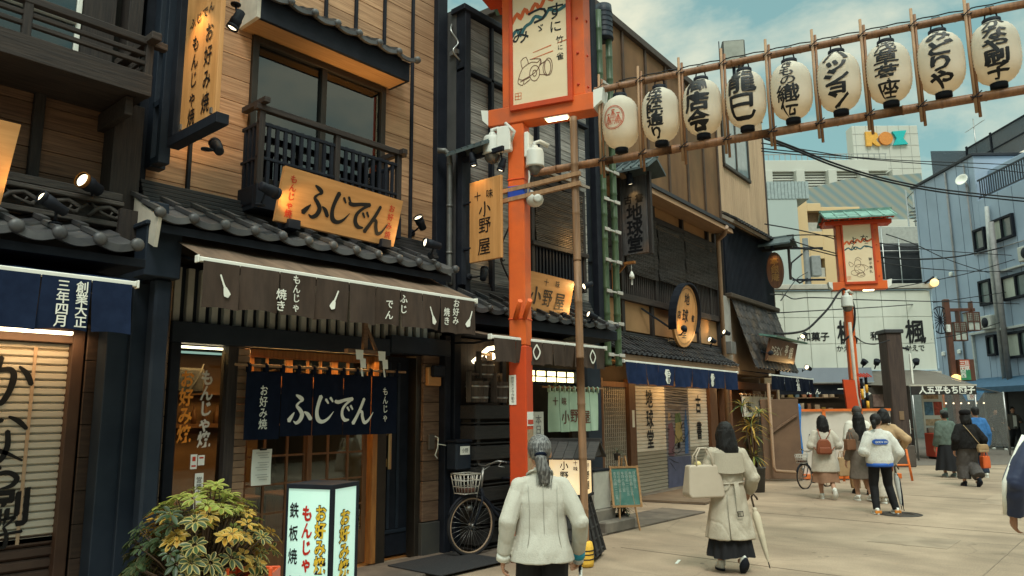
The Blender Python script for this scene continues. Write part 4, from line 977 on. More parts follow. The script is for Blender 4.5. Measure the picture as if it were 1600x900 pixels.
# awning, sign, hanging sign
dm = lambda x, z: [([(x, z + .085), (x + .055, z), (x, z - .085), (x - .055, z), (x, z + .085)], [.02] * 5)]
awning('spice_awning', 'short dark brown awning with white diamond outlines behind the orange pole', 'awning', A, 6.12, 8.32, 5.62, 2.49, 6.4, 2.66, .28, [6.5, 6.76, 6.98, 7.19, 7.42, 7.64, 7.86, 8.08], BROWNC, BROWNT, amp=.02, brushl=dm(6.86, 2.36) + dm(8.0, 2.36))
sg = thing('spice_signboard', 'orange wooden signboard with raised black letters behind the bamboo upright', 'sign', A, (7.7, 6.1, 2.95))
fs = lambda u, v, k: (u, 6.06 - (v - 2.95) * .22 - k, v)
m = MB(); m.prism([(7.06, 2.96), (8.15, 2.94), (8.16, 3.42), (7.05, 3.44)], lambda a, b, t: Vector(fs(a, b, 0)) + Vector((0, t, 0)), 0, .045); m.build('board', SIGNW, sg)
m = MB(); f2 = lambda u, v, k: (u, fs(u, v, 0)[1] - .004 - k, v)
m.text([('十', 7.56, 3.33, .10), ('味', 7.80, 3.33, .10), ('野', 7.63, 3.13, .24, .85), ('屋', 7.90, 3.11, .25, .9)], f2, 0, .0, .011); m.brush([('小', 7.38, 3.14, .24)], f2, 0)
m.build('lettering', INK, sg, recalc=False)
many('sign_foot', BLK, sg, (7.95, 8.05, 6.0, 6.2, 2.88, 2.98), (7.2, 7.3, 6.0, 6.2, 2.88, 2.98))
spot_lamp('lit spotlight at the upper right corner of the spice shop signboard', A, (8.30, 5.90, 3.36), (7.9, 6.05, 3.2), .15, .045, 4, (.05, .2, -.05))
spot_lamp('lit spotlight low on the eave right of the spice shop signboard', A, (8.36, 5.88, 2.98), (7.95, 6.02, 3.12), .15, .045, 4, (.03, .1, -.08))
vs = thing('hanging_sign', 'vertical orange sign with roofed frame on grey boards left of the orange pole', 'sign', A, (6.4, 6.1, 3.3))
m = MB(); m.box(6.38, 6.42, 5.71, 6.23, 3.45, 4.46, 0, .004); m.build('board', SIGNWV, vs)
fv = lambda u, v, k: (6.376 - k, 5.97 - u, v)
m = MB(); m.text([('十', -.12, 4.26, .12), ('味', .08, 4.26, .12), ('野', 0, 3.88, .21), ('屋', -.01, 3.62, .22)], fv, 0, .0, .009); m.brush([('小', 0, 4.08, .2)], fv, 0, wk=.8); m.build('lettering', INK, vs, recalc=False)
one('frame_post', BLK, vs, (6.36, 6.44, 6.34, 6.42, 3.2, 4.95), (6.38, 6.42, 6.2, 6.36, 4.2, 4.23), (6.38, 6.42, 6.2, 6.36, 3.62, 3.65), (6.38, 6.42, 5.68, 6.4, 4.76, 4.82), c=.004)
m = MB(); m.prism([(-.17, 0), (0, .09), (.17, 0), (.17, -.03), (0, .055), (-.17, -.03)], lambda a, b, t: (6.4 + a, t, 4.86 + b), 5.88, 6.50)
for k in range(6): m.bar((6.235, 5.90 + k * .11, 4.87), (6.4, 5.90 + k * .11, 4.96), .02)
m.build('little_roof', SLATE, vs)
spot_lamp('upper can spotlight hanging under the little roof at the vertical spice sign', A, (6.30, 6.08, 4.64), (6.37, 6.05, 4.2), .16, .045, 3, (0, .02, .12))
spot_lamp('second can spotlight hanging at the back of the vertical spice sign', A, (6.48, 5.80, 4.56), (6.43, 5.9, 4.2), .15, .045, 3, (0, .03, .14))
spot_lamp('black double spotlight on the wall under the vertical spice sign', A, (6.62, 6.2, 3.40), (7.0, 6.45, 3.9), .2, .05, 2, (-.05, .2, .0))
# mint curtain with green knots
MINT = mat('mint_cloth', (.42, .56, .42), .85, (.36, .50, .37), 5, sheen=.2)
noren('mint_curtain', 'pale mint split curtain with brown writing behind the bamboo upright', 'curtain', A, 8.10, 9.30, 6.40, 1.94, 1.38, (8.34, 8.58, 8.82, 9.06), MINT, BAMBP,
   letters=[('十', 8.24, 1.80, .12), ('味', 8.44, 1.80, .12), ('小', 8.47, 1.58, .2), ('野', 8.70, 1.60, .2), ('屋', 8.95, 1.58, .2)], lm=mat('brown_print', (.16, .06, .04), .8), amp=.02, loops=10)
kn = thing('twig_knot', 'small green leaf sprig tied on the left end of the mint curtain pole', 'ornament', A, (8.2, 6.36, 2.0))
m = MB()
for a in (-1, -.4, .3, .9): m.tube([(8.2, 6.36, 2.0), (8.2 + .06 * a, 6.34, 2.06), (8.2 + .1 * a, 6.33, 2.05)], [.01, .008, .003], 5)
m.build('sprig', GREENB, kn)
# black crate stack with wooden buckets on top
cr = thing('crate_stack', 'tall stack of black slatted crates beside the parked bicycle', 'crate stack', A, (7.05, 6.5, 0))
for k in range(7):
  z = .05 + k * .245
  c = one('crate', DKWOOD if False else mat('black_slats', (.016, .016, .018), .6, (.03, .028, .027), 5, (1, 8, 8), island=.3, bump=.2), cr, (6.60, 7.42, 6.34, 6.36, z + .06, z + .225), (6.60, 6.62, 6.36, 6.72, z + .06, z + .225), (7.40, 7.42, 6.36, 6.72, z + .06, z + .225), (6.60, 7.42, 6.36, 6.74, z, z + .02), (6.66, 6.72, 6.37, 6.4, z, z + .24), (7.3, 7.36, 6.37, 6.4, z, z + .24), c=.004)
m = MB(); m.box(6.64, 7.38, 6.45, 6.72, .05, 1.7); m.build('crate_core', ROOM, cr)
BUCK = mat('weathered_bucket', (.13, .11, .095), .8, (.07, .06, .055), 4, (12, 12, 1), bump=.3)
def bucket(x, y, z, r, h, label, rot=0, ears=True):
  b = local_thing('wooden_bucket', label, 'bucket', (x, y, z), rot, 'wooden buckets stacked on the crates')
  m = MB()
  for k in range(14):
    a = 2 * math.pi * k / 14; a2 = 2 * math.pi * (k + .94) / 14
    pts = [(math.cos(q) * rr, math.sin(q) * rr) for rr in (r, r - .02) for q in (a, a2)]
    v = [(pts[i][0] * s, pts[i][1] * s, zz) for zz, s in ((0, .88), (h, 1.0)) for i in (0, 1, 3, 2)]
    m.add(v, [(0, 1, 5, 4), (1, 2, 6, 5), (2, 3, 7, 6), (3, 0, 4, 7), (0, 3, 2, 1), (4, 5, 6, 7)])
  m.lathe([(r * .86, .02), (.01, .02)], (0, 0, 0), 14, cap=False); m.build('staves', BUCK, b)
  for zz in (.18, .72):
    m = MB(); m.lathe([(r * (.88 + .12 * zz) + .004, h * zz), (r * (.88 + .12 * zz) + .01, h * zz + .012), (r * (.88 + .12 * zz) + .004, h * zz + .024)], (0, 0, 0), 18, cap=False); m.build('hoop', STEEL, b)
  if ears:
    for s_ in (-1, 1): one('ear', BUCK, b, (s_ * r - .012, s_ * r + .012, -.04, .04, 0, h + .12))
    m = MB(); m.bar((-r - .02, 0, h + .09), (r + .02, 0, h + .09), .022, .03); m.build('handle', BUCK, b)
  return b
bucket(6.80, 6.50, 1.78, .15, .26, 'weathered wooden bucket on the left of the crate top')
bucket(7.16, 6.5, 1.78, .15, .26, 'weathered wooden bucket on the right of the crate top by orange pole', .5)
bucket(6.96, 6.53, 2.08, .13, .22, 'smaller wooden bucket stacked over two others on the crates', .2)
pf = thing('paper_placard', 'tall white paper placard with handwriting behind the white haired woman', 'notice', A, (7.7, 6.3, 1.0))
m = MB(); m.box(7.62, 7.84, 6.28, 6.29, 1.05, 1.66); m.build('sheet', PAPER, pf)
m = MB(); m.text(vtext('本日営業', 7.73, 1.62, .13), lambda u, v, k: (u, 6.276 - k, v)); m.build('lettering', mat('grey_print', (.25, .25, .25), .8), pf, recalc=False)

# dark steel pillar between the houses, bamboo rainpipes
pl = thing('steel_pillar', 'tall plain navy black steel pillar between the spice shop and bookshop', 'pillar', A, (9.62, 6.9, 0))
one('pillar_box', NAVYSTEEL, pl, (9.32, 9.86, 6.72, 8.6, .0, 7.1), c=.02); one('flange', BLK, pl, (9.30, 9.88, 6.70, 8.6, 4.0, 4.03), c=.004); one('cap', BLK, pl, (9.28, 9.9, 6.68, 8.6, 7.1, 7.16), c=.01)
pi = thing('utility_post', 'slim black upright post behind the orange sign with metal bell', 'post', A, (9.7, 6.6, 3)); one('post', BLK, pi, (9.55, 9.68, 6.50, 6.62, 3, 9.5), c=.01)
bl = thing('hanging_bell', 'dark ribbed bell hanging at the top beside the orange sign', 'bell', A, (9.95, 6.5, 7.5))
m = MB(); m.lathe([(.16, 0), (.165, .02), (.15, .06), (.15, .5), (.14, .62), (.02, .66)], (9.98, 6.55, 7.9), 20); m.build('bell_body', NAVYSTEEL, bl)
m = MB()
for k in range(5): m.lathe([(.152, 0), (.158, .012), (.152, .024)], (9.98, 6.55, 8.0 + k * .09), 20, cap=False)
m.build('rib', BLK, bl)
for bx, nm in ((9.74, 'left green bamboo rainpipe strapped to the dark pillar edge'), (10.04, 'right green bamboo rainpipe beside the dark pillar')):
  bp = thing('bamboo_downpipe', nm, 'downpipe', A, (bx, 6.5, 2.35), 'pair of bamboo downpipes')
  pr = []; rr = []
  z = 2.36
  while z < 8.0:
    pr += [(bx, 6.5, z), (bx, 6.5, z + .02), (bx, 6.5, z + .04), (bx, 6.5, z + .36)]; rr += [.056, .064, .056, .055]; z += .40
  m = MB(); m.tube(pr, rr, 12); m.build('culm', GREENB, bp)
  for z in (2.5, 3.0, 3.5, 4.0, 4.5, 5.0, 5.5, 6.0, 6.5, 7.0):
    one('clamp', mat('dull_clamp', (.46, .44, .40), .6), bp, (bx - .07, bx + .07, 6.425, 6.445, z, z + .055), (bx + .07, bx + .22, 6.43, 6.45, z + .01, z + .04), c=.005) if bx < 9.9 else one('clamp', mat('dull_clamp', (.46, .44, .40), .6), bp, (bx - .065, bx + .085, 6.425, 6.445, z, z + .055), c=.005)

# ------------------------------------------------------------------ fourth house: bookshop (frame B)
b4 = thing('bookshop_house', 'three storey brown panelled bookshop with reed blinds and blue awning', 'house', B, (4.6, 0, 0))
m = MB(); m.box(.6, 7.9, .12, 5, 2.2, 6.4); m.box(.6, 7.95, .0, 5, 6.2, 9.7); m.box(.6, 7.9, .4, 5, 0, 2.2); m.build('house_body', mat('brown_body', (.05, .035, .025), .9), b4)
PANEL = mat('weathered_panel', (.21, .108, .045), .75, (.125, .062, .026), 1.6, (1, 1, .35), island=.12, bump=.15, dirt=((.075, .05, .022), .7, .7))
for x in (.7, 1.75, 2.8, 3.85, 4.85, 5.9, 6.9): one('wall_panel', PANEL, b4, (x, min(x + 1.0, 7.85), -.06, -.002, 6.32, 9.62), c=.01)
for x in (1.68, 2.73, 3.78, 4.80, 5.84, 6.84, 7.8): one('batten', mat('brown_batten', (.075, .042, .025), .7, (.045, .028, .018), 4), b4, (x, x + .08, -.10, 0, 6.32, 9.62), c=.006)
one('roof_edge', mat('brown_edge', (.06, .045, .038), .7), b4, (.5, 7.95, -.16, 5, 9.62, 9.78), c=.01)
one('sill_board', mat('mossy_edge', (.16, .11, .055), .85, (.06, .06, .03), 3), b4, (.6, 7.9, -.12, 0, 6.18, 6.33), c=.01)
# middle eave
m = MB(); m.prism([(-.62, 6.10), (0, 6.24), (0, 6.30), (-.62, 6.18)], lambda a, b, t: (t, a, b), .8, 7.3); m.build('upper_eave', mat('dark_metal_roof', (.03, .03, .035), .5), b4)
m = MB(); m.prism([(-.60, 5.98), (-.58, 6.10), (0, 6.23), (0, 6.08)], lambda a, b, t: (t, a, b), .9, 7.25); m.build('eave_fascia', mat('tan_fascia', (.34, .20, .11), .65, (.26, .15, .08), 2, (.6, 6, 6)), b4)
one('upper_wall', mat('ochre_plaster', (.36, .20, .09), .8, (.30, .165, .075), 2), b4, (.9, 7.5, .05, .12, 5.4, 6.2), c=0)
for x in (1.0, 2.5, 4.0, 5.5, 7.0, 7.45): one('upper_post', DKWOODV, b4, (x, x + .1, -.03, .06, 3.95, 6.1))
one('upper_beam', DKWOOD, b4, (.9, 7.6, -.04, .06, 5.72, 5.84), (.9, 7.6, -.06, .06, 3.84, 3.97))
sl = MB()
for i in range(74): sl.box(1.0 + i * .088, 1.05 + i * .088, .0, .03, 3.97, 5.6)
sl.build('upper_lattice', DKWOODV, b4)
REED2 = mat('dark_reed_blind', (.11, .095, .085), .8, (.035, .032, .03), 6, (1, 1, 24), bump=.4, lo=.3, hi=.62)
reed(b4, -.07, 1.2, 2.45, 4.35, 5.75, mt=REED2); reed(b4, -.08, 2.65, 4.05, 4.40, 5.72, mt=REED2); reed(b4, -.08, 4.1, 5.45, 4.42, 5.70, mt=REED2); reed(b4, -.08, 5.5, 7.4, 4.62, 5.78, mt=REED2)
# row of ochre panels
for x0, x1 in ((.95, 2.5), (2.62, 3.78), (3.9, 5.0), (5.4, 6.2), (6.3, 7.45)): one('ochre_panel', mat('ochre_plaster', (.36, .20, .09), .8, (.30, .165, .075), 2), b4, (x0, x1, .04, .10, 3.25, 3.84), c=.004)
for x in (2.5, 3.78, 5.0, 6.2, 7.45): one('panel_post', DKWOODV, b4, (x, x + .12, -.02, .10, 3.2, 3.86))
eave('tiled_eave', b4, 1.05, 6.75, -.72, -.02, 2.70, 3.12, .205, TILED, rows=3, disc=.02, lip=.03, dep=.022, rib=.06)
rg = MB()
for k in range(3): rg.box(1.2, 7.55, -.08 + .02 * k, .1, 3.06 + .05 * k, 3.10 + .05 * k, 0, .006)
rg.build('ridge_boards', TILED, b4)
one('eave_board', mat('tan_fascia', (.34, .20, .11), .65, (.26, .15, .08), 2, (.6, 6, 6)), b4, (1.0, 6.85, -.70, -.64, 2.54, 2.66), (1.0, 6.8, -.64, 0, 2.6, 2.64))
m = MB(); m.tube([(6.75, -.62, 6.05), (7.05, -.45, 5.95), (7.35, -.16, 5.9), (7.45, -.12, 5.75), (7.45, -.12, .02)], .055, 10); m.build('drainpipe', mat('tan_pipe', (.33, .21, .13), .5, (.25, .155, .095), 3), b4)
# shopfront shutters
WSH = mat('white_shutter', (.80, .73, .63), .55, (.72, .645, .55), 1.5, (1, 1, 10), dirt=((.30, .22, .15), 1.0, .5))
FRM = mat('red_brown_frame', (.17, .08, .04), .6, (.11, .052, .028), 4, (8, 8, 1))
def shutter(parent, x0, x1, z0, z1, mt, y=.12, h=.075):
  sh = MB(); z = z0
  while z < z1 - .01:
    sh.add([(x0, y + .02, z), (x1, y + .02, z), (x1, y - .004, z + .012), (x0, y - .004, z + .012), (x1, y - .004, z + h - .012), (x0, y - .004, z + h - .012), (x1, y + .02, z + h), (x0, y + .02, z + h)], [(0, 1, 2, 3), (3, 2, 4, 5), (5, 4, 6, 7)]); z += h
  return sh.build('shutter', mt, parent)
WSB = mat('beige_shutter', (.40, .355, .28), .6, (.34, .30, .235), 2, (1, 1, 8)); shutter(b4, 3.02, 4.50, .845, 2.2, WSH); s2 = shutter(b4, 5.72, 6.78, .845, 2.2, WSH); shutter(b4, 3.02, 4.50, .02, .845, WSB); shutter(b4, 5.72, 6.78, .02, .845, WSB); sm = shutter(b4, 4.50, 5.72, .02, 2.2, mat('violet_grey_shutter', (.20, .20, .25), .6, (.27, .25, .24), 1.2))
lt = MB(); fn = lambda u, v, k: (u, .108 - k, v)
lt.text(vtext('地球堂', 3.76, 2.1, .40, 1.02, .8), fn, 0, .0, .028); lt.text(vtext('古書', 6.25, 2.02, .44, 1.35, .72), fn, 0, 0, .028); lt.build('lettering', INK, s2, recalc=False)
# painted street picture on the shutter
cols = [((.20, .10, .13), [(4.58, .72), (4.86, .70), (4.92, 1.15), (4.82, 1.42), (4.62, 1.38)]), ((.40, .33, .14), [(4.92, .95), (5.32, 1.0), (5.30, 1.45), (5.0, 1.5)]), ((.05, .14, .36), [(5.42, .72), (5.60, .72), (5.62, 1.30), (5.55, 1.75), (5.45, 1.4)]),
    ((.12, .19, .09), [(4.95, 1.4), (5.30, 1.42), (5.24, 1.62), (4.98, 1.6)]), ((.45, .33, .22), [(4.62, 1.46), (4.74, 1.46), (4.74, 1.62), (4.62, 1.62)]), ((.17, .15, .15), [(4.62, 1.72), (5.30, 1.66), (5.3, 1.74), (4.62, 1.8)]), ((.12, .13, .22), [(4.52, .04), (5.70, .04), (5.70, .66), (4.52, .70)])]
for i, (c, P) in enumerate(cols):
  m = MB(); m.add([(a, .112 - .0006 * i, b) for a, b in P], [list(range(len(P)))]); m.build('painted_patch', mat('shutter_paint%d' % i, c, .7), sm, recalc=False)
m = MB()
for k in range(16):
  a = (4.55 + rnd.random() * .9, .5 + rnd.random() * 1.2); m.stroke([a, (a[0] + rnd.uniform(-.3, .4), a[1] + rnd.uniform(-.3, .35))], [.018, .012], lambda u, v, k2: (min(max(u, 4.52), 5.7), .106, min(max(v, .05), 2.15)))
for k in range(7): m.stroke([(4.56, 1.86 + k * .05), (5.66, 1.8 + k * .05)], [.012, .012], lambda u, v, k2: (u, .105, v))
m.build('painted_line', INK, sm, recalc=False)
one('shutter_lock', BLK, sm, (5.06, 5.14, .09, .11, .86, .98), c=.004)
# latticed glass door at the left
ld_ = one('side_door', FRM, b4, (1.66, 1.74, .02, .16, .02, 2.28), (2.70, 2.80, .0, .16, .02, 2.28), (1.74, 2.7, .04, .14, 2.12, 2.22), (2.80, 3.02, .03, .16, .02, 2.28))
m = MB(); m.box(1.74, 2.7, .12, .13, .02, 2.12); m.build('pane', mat('paper_pane', (.80, .73, .62), .7, (.74, .66, .55), 3), ld_)
m = MB()
for i in range(13): m.box(1.76 + i * .075, 1.778 + i * .075, .08, .11, .02, 2.12)
for i in range(26): m.box(1.74, 2.7, .09, .10, .05 + i * .08, .064 + i * .08)
m.build('lattice', mat('grey_lattice', (.42, .37, .31), .7, (.33, .29, .24), 4), ld_)
one('frame', FRM, b4, (2.95, 6.95, .06, .2, 2.18, 2.30), (6.80, 7.25, .04, .2, .02, 2.3), c=.006)
one('threshold', CONC, b4, (1.3, 7.4, -.08, .2, .0, .05), c=.01)
one('warm_sticker', PAPER, ld_, (2.83, 2.94, .024, .028, 1.35, 1.68), c=0)
awning('book_awning', 'bright navy blue awning with white book emblems under bookshop eave', 'awning', B, .85, 6.05, -.92, 2.50, -.1, 2.62, .38, [1.25, 1.6, 2.1, 2.8, 3.2, 3.6, 4.0, 4.4, 4.8, 5.3, 5.6], mat('book_blue_cloth', (.015, .028, .075), .9, (.010, .02, .055), 6, spec=.1), NAVY, amp=.025,
   brushl=[([(2.35, 2.34), (2.48, 2.34)], [.16, .16]), ([(2.35, 2.22), (2.48, 2.22)], [.13, .13]), ([(4.52, 2.34), (4.65, 2.34)], [.16, .16]), ([(4.52, 2.22), (4.65, 2.22)], [.13, .13])])
em = thing('book_emblem', 'small black letters on the white emblems of the blue awning', 'emblem', B, (3.5, -1.0, 2.2))
for x in (2.415, 4.585):
  m = MB(); m.text([('古', x, 2.35, .12), ('書', x, 2.22, .12)], lambda u, v, k: (u, -.992 - k, v), 0, .005); m.build('lettering', INK, em, recalc=False)
for nm, p, en in (('shutter_lamp', (2.2, -.45, 2.40), 9), ('shutter_lamp', (4.3, -.5, 2.40), 16), ('shutter_lamp', (6.2, -.5, 2.40), 9)):
  q = bpy.data.lights.new(nm, 'POINT'); q.energy = en; q.color = (1, .58, .2); q.shadow_soft_size = .08
  lo = bpy.data.objects.new(nm, q); COL.objects.link(lo); lo.parent = b4; lo.location = (p[0] - 4.6, p[1], p[2])
# oval sign on the eave
ov = thing('oval_sign', 'big oval wooden sign with black hood and brush writing on bookshop eave', 'sign', B, (4.5, -.4, 3.0))
el = lambda rx, rz, n=32: [(math.cos(2 * math.pi * k / n) * rx, math.sin(2 * math.pi * k / n) * rz) for k in range(n)]
m = MB(); m.prism(el(.60, .66), lambda a, b, t: (4.50 + a, t - b * .12, 3.66 + b), -.46, -.40); m.build('board', SIGNWV, ov)
m = MB()
P = [(math.cos(t) * .62, math.sin(t) * .68) for t in [math.pi * (-.15 + 1.3 * k / 20) for k in range(21)]]
for k in range(20):
  a, b = P[k], P[k + 1]
  f = lambda p, y: (4.50 + p[0], y - p[1] * .12, 3.66 + p[1])
  f3 = lambda p, y: (4.50 + p[0] * 1.05, y - p[1] * .12, 3.66 + p[1] * 1.05)
  v = [f(a, -.53), f(b, -.53), f(b, -.36), f(a, -.36), f3(a, -.53), f3(b, -.53), f3(b, -.36), f3(a, -.36)]
  m.add(v, [(0, 1, 2, 3), (4, 7, 6, 5), (0, 4, 5, 1), (3, 2, 6, 7)])
m.build('hood', BLK, ov)
m = MB(); m.text([('地', 4.50, 4.02, .27), ('球', 4.46, 3.66, .30), ('堂', 4.48, 3.30, .26), ('書', 4.86, 3.64, .16), ('店', 4.16, 3.66, .18)], lambda u, v, k: (u, -.466 - (v - 3.66) * .12 - k, v), 0, 0, .02); m.build('lettering', INK, ov, recalc=False)
m = MB(); m.stroke(_cr([(4.5 + a * .88, 3.66 + b * .9) for a, b in el(.6, .66, 24)], 1) + [(4.5 + .6 * .88, 3.66)], [.012] * 26 if False else .012, lambda u, v, k: (u, -.465 - (v - 3.66) * .12, v), 0, 0, 1); m.build('rim_line', mat('brown_line', (.16, .08, .03), .6), ov, recalc=False)
m = MB(); m.bar((4.1, -.4, 3.3), (3.35, .0, 3.75), .03); m.build('stay', BLK, ov)
spot_lamp('left can spotlight pointing up at the oval bookshop sign', B, (4.02, -.62, 3.35), (4.3, -.46, 3.45), .18, .06, 4, (0, .1, -.12))
spot_lamp('right can spotlight pointing up at the oval bookshop sign', B, (5.35, -.62, 3.22), (4.95, -.46, 3.35), .18, .06, 5, (.1, .1, -.1))
spot_lamp('white lit spotlight on the ochre panel right of oval sign', B, (7.1, -.28, 3.55), (6.5, .04, 3.75), .18, .06, 6, (.12, .2, -.05))
spot_lamp('half hidden spotlight on the ochre panel by the bamboo rainpipes', B, (1.1, -.3, 3.5), (1.6, .04, 3.65), .16, .06, 4, (-.1, .2, 0))
# hanging sign with little roof
vs = thing('hanging_sign', 'grey vertical bookshop sign with carved letters under a tiled slate roof', 'sign', B, (1.6, -.85, 4.5))
m = MB(); m.box(1.57, 1.63, -1.10, -.58, 4.48, 5.95, 0, .01); m.build('board', mat('weathered_board', (.085, .08, .08), .7, (.05, .047, .047), 3, (9, 9, 1), dirt=((.30, .14, .05), 1.2, .45)), vs)
m = MB(); m.text([('古', -.12, 5.52, .17), ('書', .11, 5.52, .17)] + [(c, 0, 5.27 - i * .30, .33) for i, c in enumerate('地球堂')], lambda u, v, k: (1.566 - k, -.84 - u, v), 0, .012, .02); m.build('lettering', INK, vs, recalc=False)
one('post', DKWOODV, vs, (1.56, 1.64, -1.18, -1.12, 4.45, 6.0), (1.56, 1.64, -.56, -.48, 4.3, 6.0), (1.57, 1.63, -.5, .0, 4.7, 4.74), (1.57, 1.63, -.5, .0, 5.6, 5.66), c=.005)
m = MB()
for sgn_ in (-1, 1):
  m.prism([(0, .26), (sgn_ * .36, .02), (sgn_ * .36, -.02), (0, .21)], lambda a, b, t: (1.6 + a, t, 5.98 + b), -1.32, -.30)
  for k in range(7): m.bar((1.6 + sgn_ * .36, -1.29 + k * .16, 6.02), (1.6, -1.29 + k * .16, 6.26), .03)
m.bar((1.6, -1.34, 6.26), (1.6, -.28, 6.26), .07)
m.build('little_roof', SLATE, vs)
spot_lamp('can spotlight under the slate roof of the grey bookshop sign', B, (1.44, -.85, 5.78), (1.55, -.85, 5.3), .2, .07, 3, (0, .02, .12))
bw = thing('bell_bracket', 'small orange timber bracket with hanging white wind bell on lattice', 'ornament', B, (1.7, -.4, 4.0))
one('bracket', AMBER, bw, (1.62, 1.68, -.36, -.30, 3.85, 4.33), (1.62, 1.68, -.78, -.30, 4.33, 4.38), c=.005); m = MB(); m.bar((1.65, -.32, 4.1), (1.65, -.6, 4.35), .035); m.build('brace', AMBER, bw)
m = MB(); m.lathe([(.05, 0), (.045, .06), (.02, .12), (.005, .14)], (1.65, -.70, 4.06), 12); m.tube([(1.65, -.7, 4.2), (1.65, -.7, 4.35)], .006, 5); m.bar((1.65, -.7, 3.94), (1.65, -.7, 4.06), .035, .004); m.build('wind_bell', WHITEP, bw)

# ------------------------------------------------------------------ fifth house: beige sided shop
b5 = thing('beige_house', 'beige vertically sided house over dark lattice and tiled skirt roof', 'house', B, (9.8, 0, 0))
m = MB(); m.box(7.95, 11.75, .02, 5, 2.6, 10.2); m.box(7.95, 11.75, .5, 5, 0, 2.6); m.build('house_body', mat('beige_body', (.36, .26, .175), .8, (.30, .21, .14), 2), b5)
SID = mat('beige_siding', (.50, .345, .22), .7, (.42, .285, .18), 1.6, (1, 1, .3), island=.05, dirt=((.22, .16, .10), .8, .35))
m = MB()
for i in range(24): m.box(7.97 + i * .157, 7.97 + i * .157 + .148, -.03, .02, 6.62, 10.2, 0, .008)
m.build('siding', SID, b5)
wn = one('window', BRONZE, b5, (8.32, 10.35, -.10, .0, 8.12, 8.22), (8.32, 8.42, -.08, .0, 8.2, 9.75), (10.25, 10.35, -.08, .0, 8.2, 9.75), (8.32, 10.35, -.09, 0, 9.68, 9.78), (9.28, 9.38, -.07, 0, 8.2, 9.7), c=.01)
m = MB(); m.box(8.42, 10.25, -.05, -.04, 8.2, 9.7); m.build('pane', mat('sky_glass', (.22, .28, .30), .06, spec=.9), wn)
one('trim', mat('brown_edge', (.06, .045, .038), .7), b5, (11.72, 11.80, -.06, .1, 6.6, 10.2), (7.9, 7.97, -.06, .1, 6.6, 10.2))
one('side_trim', mat('brown_edge', (.06, .045, .038), .7), b5, (11.7, 11.78, -.1, .05, 2.7, 6.6))
m = MB()
for i in range(40): m.box(8.0 + i * .094, 8.052 + i * .094, -.09, -.03, 4.65, 6.5)
m.build('lattice', BLK, b5)
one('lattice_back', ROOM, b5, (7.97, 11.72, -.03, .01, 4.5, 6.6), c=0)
m = MB(); m.prism([(-.34, 6.45), (-.02, 6.66), (-.02, 6.76), (-.38, 6.52)], lambda a, b, t: (t, a, b), 7.97, 11.4); m.build('lattice_eave', mat('pale_trim', (.30, .25, .20), .7), b5)
eave('eave_tiles', b5, 8.0, 11.5, -.44, -.04, 6.52, 6.78, .2, TILED, rows=2, disc=.018, lip=.03, dep=.02)
eave('tile_skirt', b5, 8.2, 11.75, -.62, -.10, 2.72, 4.50, .30, mat('skirt_tile', (.07, .06, .055), .5, (.032, .03, .032), 2.5, island=.45, bump=.15, dirt=((.15, .10, .06), 2, .6)), rows=8, disc=.016, lip=.03, dep=.05, rib=.0, up=.05)
one('skirt_ridge', mat('skirt_ridge', (.07, .05, .035), .7), b5, (7.98, 11.85, -.20, .05, 4.52, 4.64), c=.02)
one('white_pilaster', mat('grey_plaster', (.38, .36, .33), .8, (.30, .285, .26), 2), b5, (7.72, 8.2, -.06, .3, 2.6, 4.55))
one('meter_box', mat('meter_grey', (.17, .165, .155), .6), b5, (7.62, 7.95, -.25, -.05, 3.05, 3.36), c=.01)
awning('end_awning', 'small black awning with white triangle mark under the tile skirt', 'awning', B, 8.3, 11.9, -.95, 2.52, -.15, 2.66, .36, [8.7, 9.3, 9.9, 10.4, 11.0, 11.5], NAVYD, NAVYD, amp=.03,
   letters=[('公', 10.35, 2.40, .26), ('飯', 10.35, 2.23, .15)])
ps = thing('roofed_plaque', 'brown plaque with white cursive writing and copper roof on tile skirt', 'sign', B, (10.0, -.7, 2.9))
fq = lambda u, v, k: (u, -.70 - (v - 3.0) * .25 - k, v)
m = MB(); m.prism([(8.9, 2.93), (11.2, 2.93), (11.2, 3.50), (8.9, 3.50)], lambda a, b, t: Vector(fq(a, b, 0)) + Vector((0, t, 0)), 0, .06); m.build('board', mat('brown_plaque', (.12, .055, .03), .5, (.08, .038, .022), 3), ps)
m = MB(); m.prism([(-1.0, 3.50), (-.55, 3.58), (-.55, 3.63), (-1.02, 3.54)], lambda a, b, t: (t, a, b), 8.8, 11.5); m.build('little_roof', COPPER, ps)
m = MB(); m.text(htext('ぶらむく', 9.0, 3.2, .26, .95) + [('亭', 10.3, 3.26, .30), ('銀', 10.72, 3.20, .34)], lambda u, v, k: (u, fq(u, v, 0)[1] - .006 - k, v), 0, 0, .02); m.build('lettering', WHITEC, ps, recalc=False)
spot_lamp('lit spotlight on the copper roof of the brown plaque', B, (11.45, -.9, 3.72), (10.6, -.75, 3.2), .2, .07, 5, (.05, .2, -.1))
spot_lamp('lit spotlight below the right corner of the brown plaque', B, (11.45, -.95, 2.85), (10.7, -.75, 3.05), .2, .07, 6, (.05, .2, -.05))
spot_lamp('dark spotlight at the left edge of the brown plaque', B, (8.75, -.85, 3.1), (9.5, -.75, 3.2), .2, .06, 1, (-.05, .2, .05))
os_ = thing('oval_hanging_sign', 'carved brown oval sign hanging under a roofed bracket at the row end', 'sign', B, (10.6, -.75, 4.9))
m = MB(); m.prism(el(.235, .53), lambda a, b, t: (t, -.42 + a, 5.62 + b), 10.9, 10.98); m.build('board', mat('carved_brown', (.14, .065, .035), .6, (.08, .036, .022), 3, (8, 8, 1), bump=.2), os_)
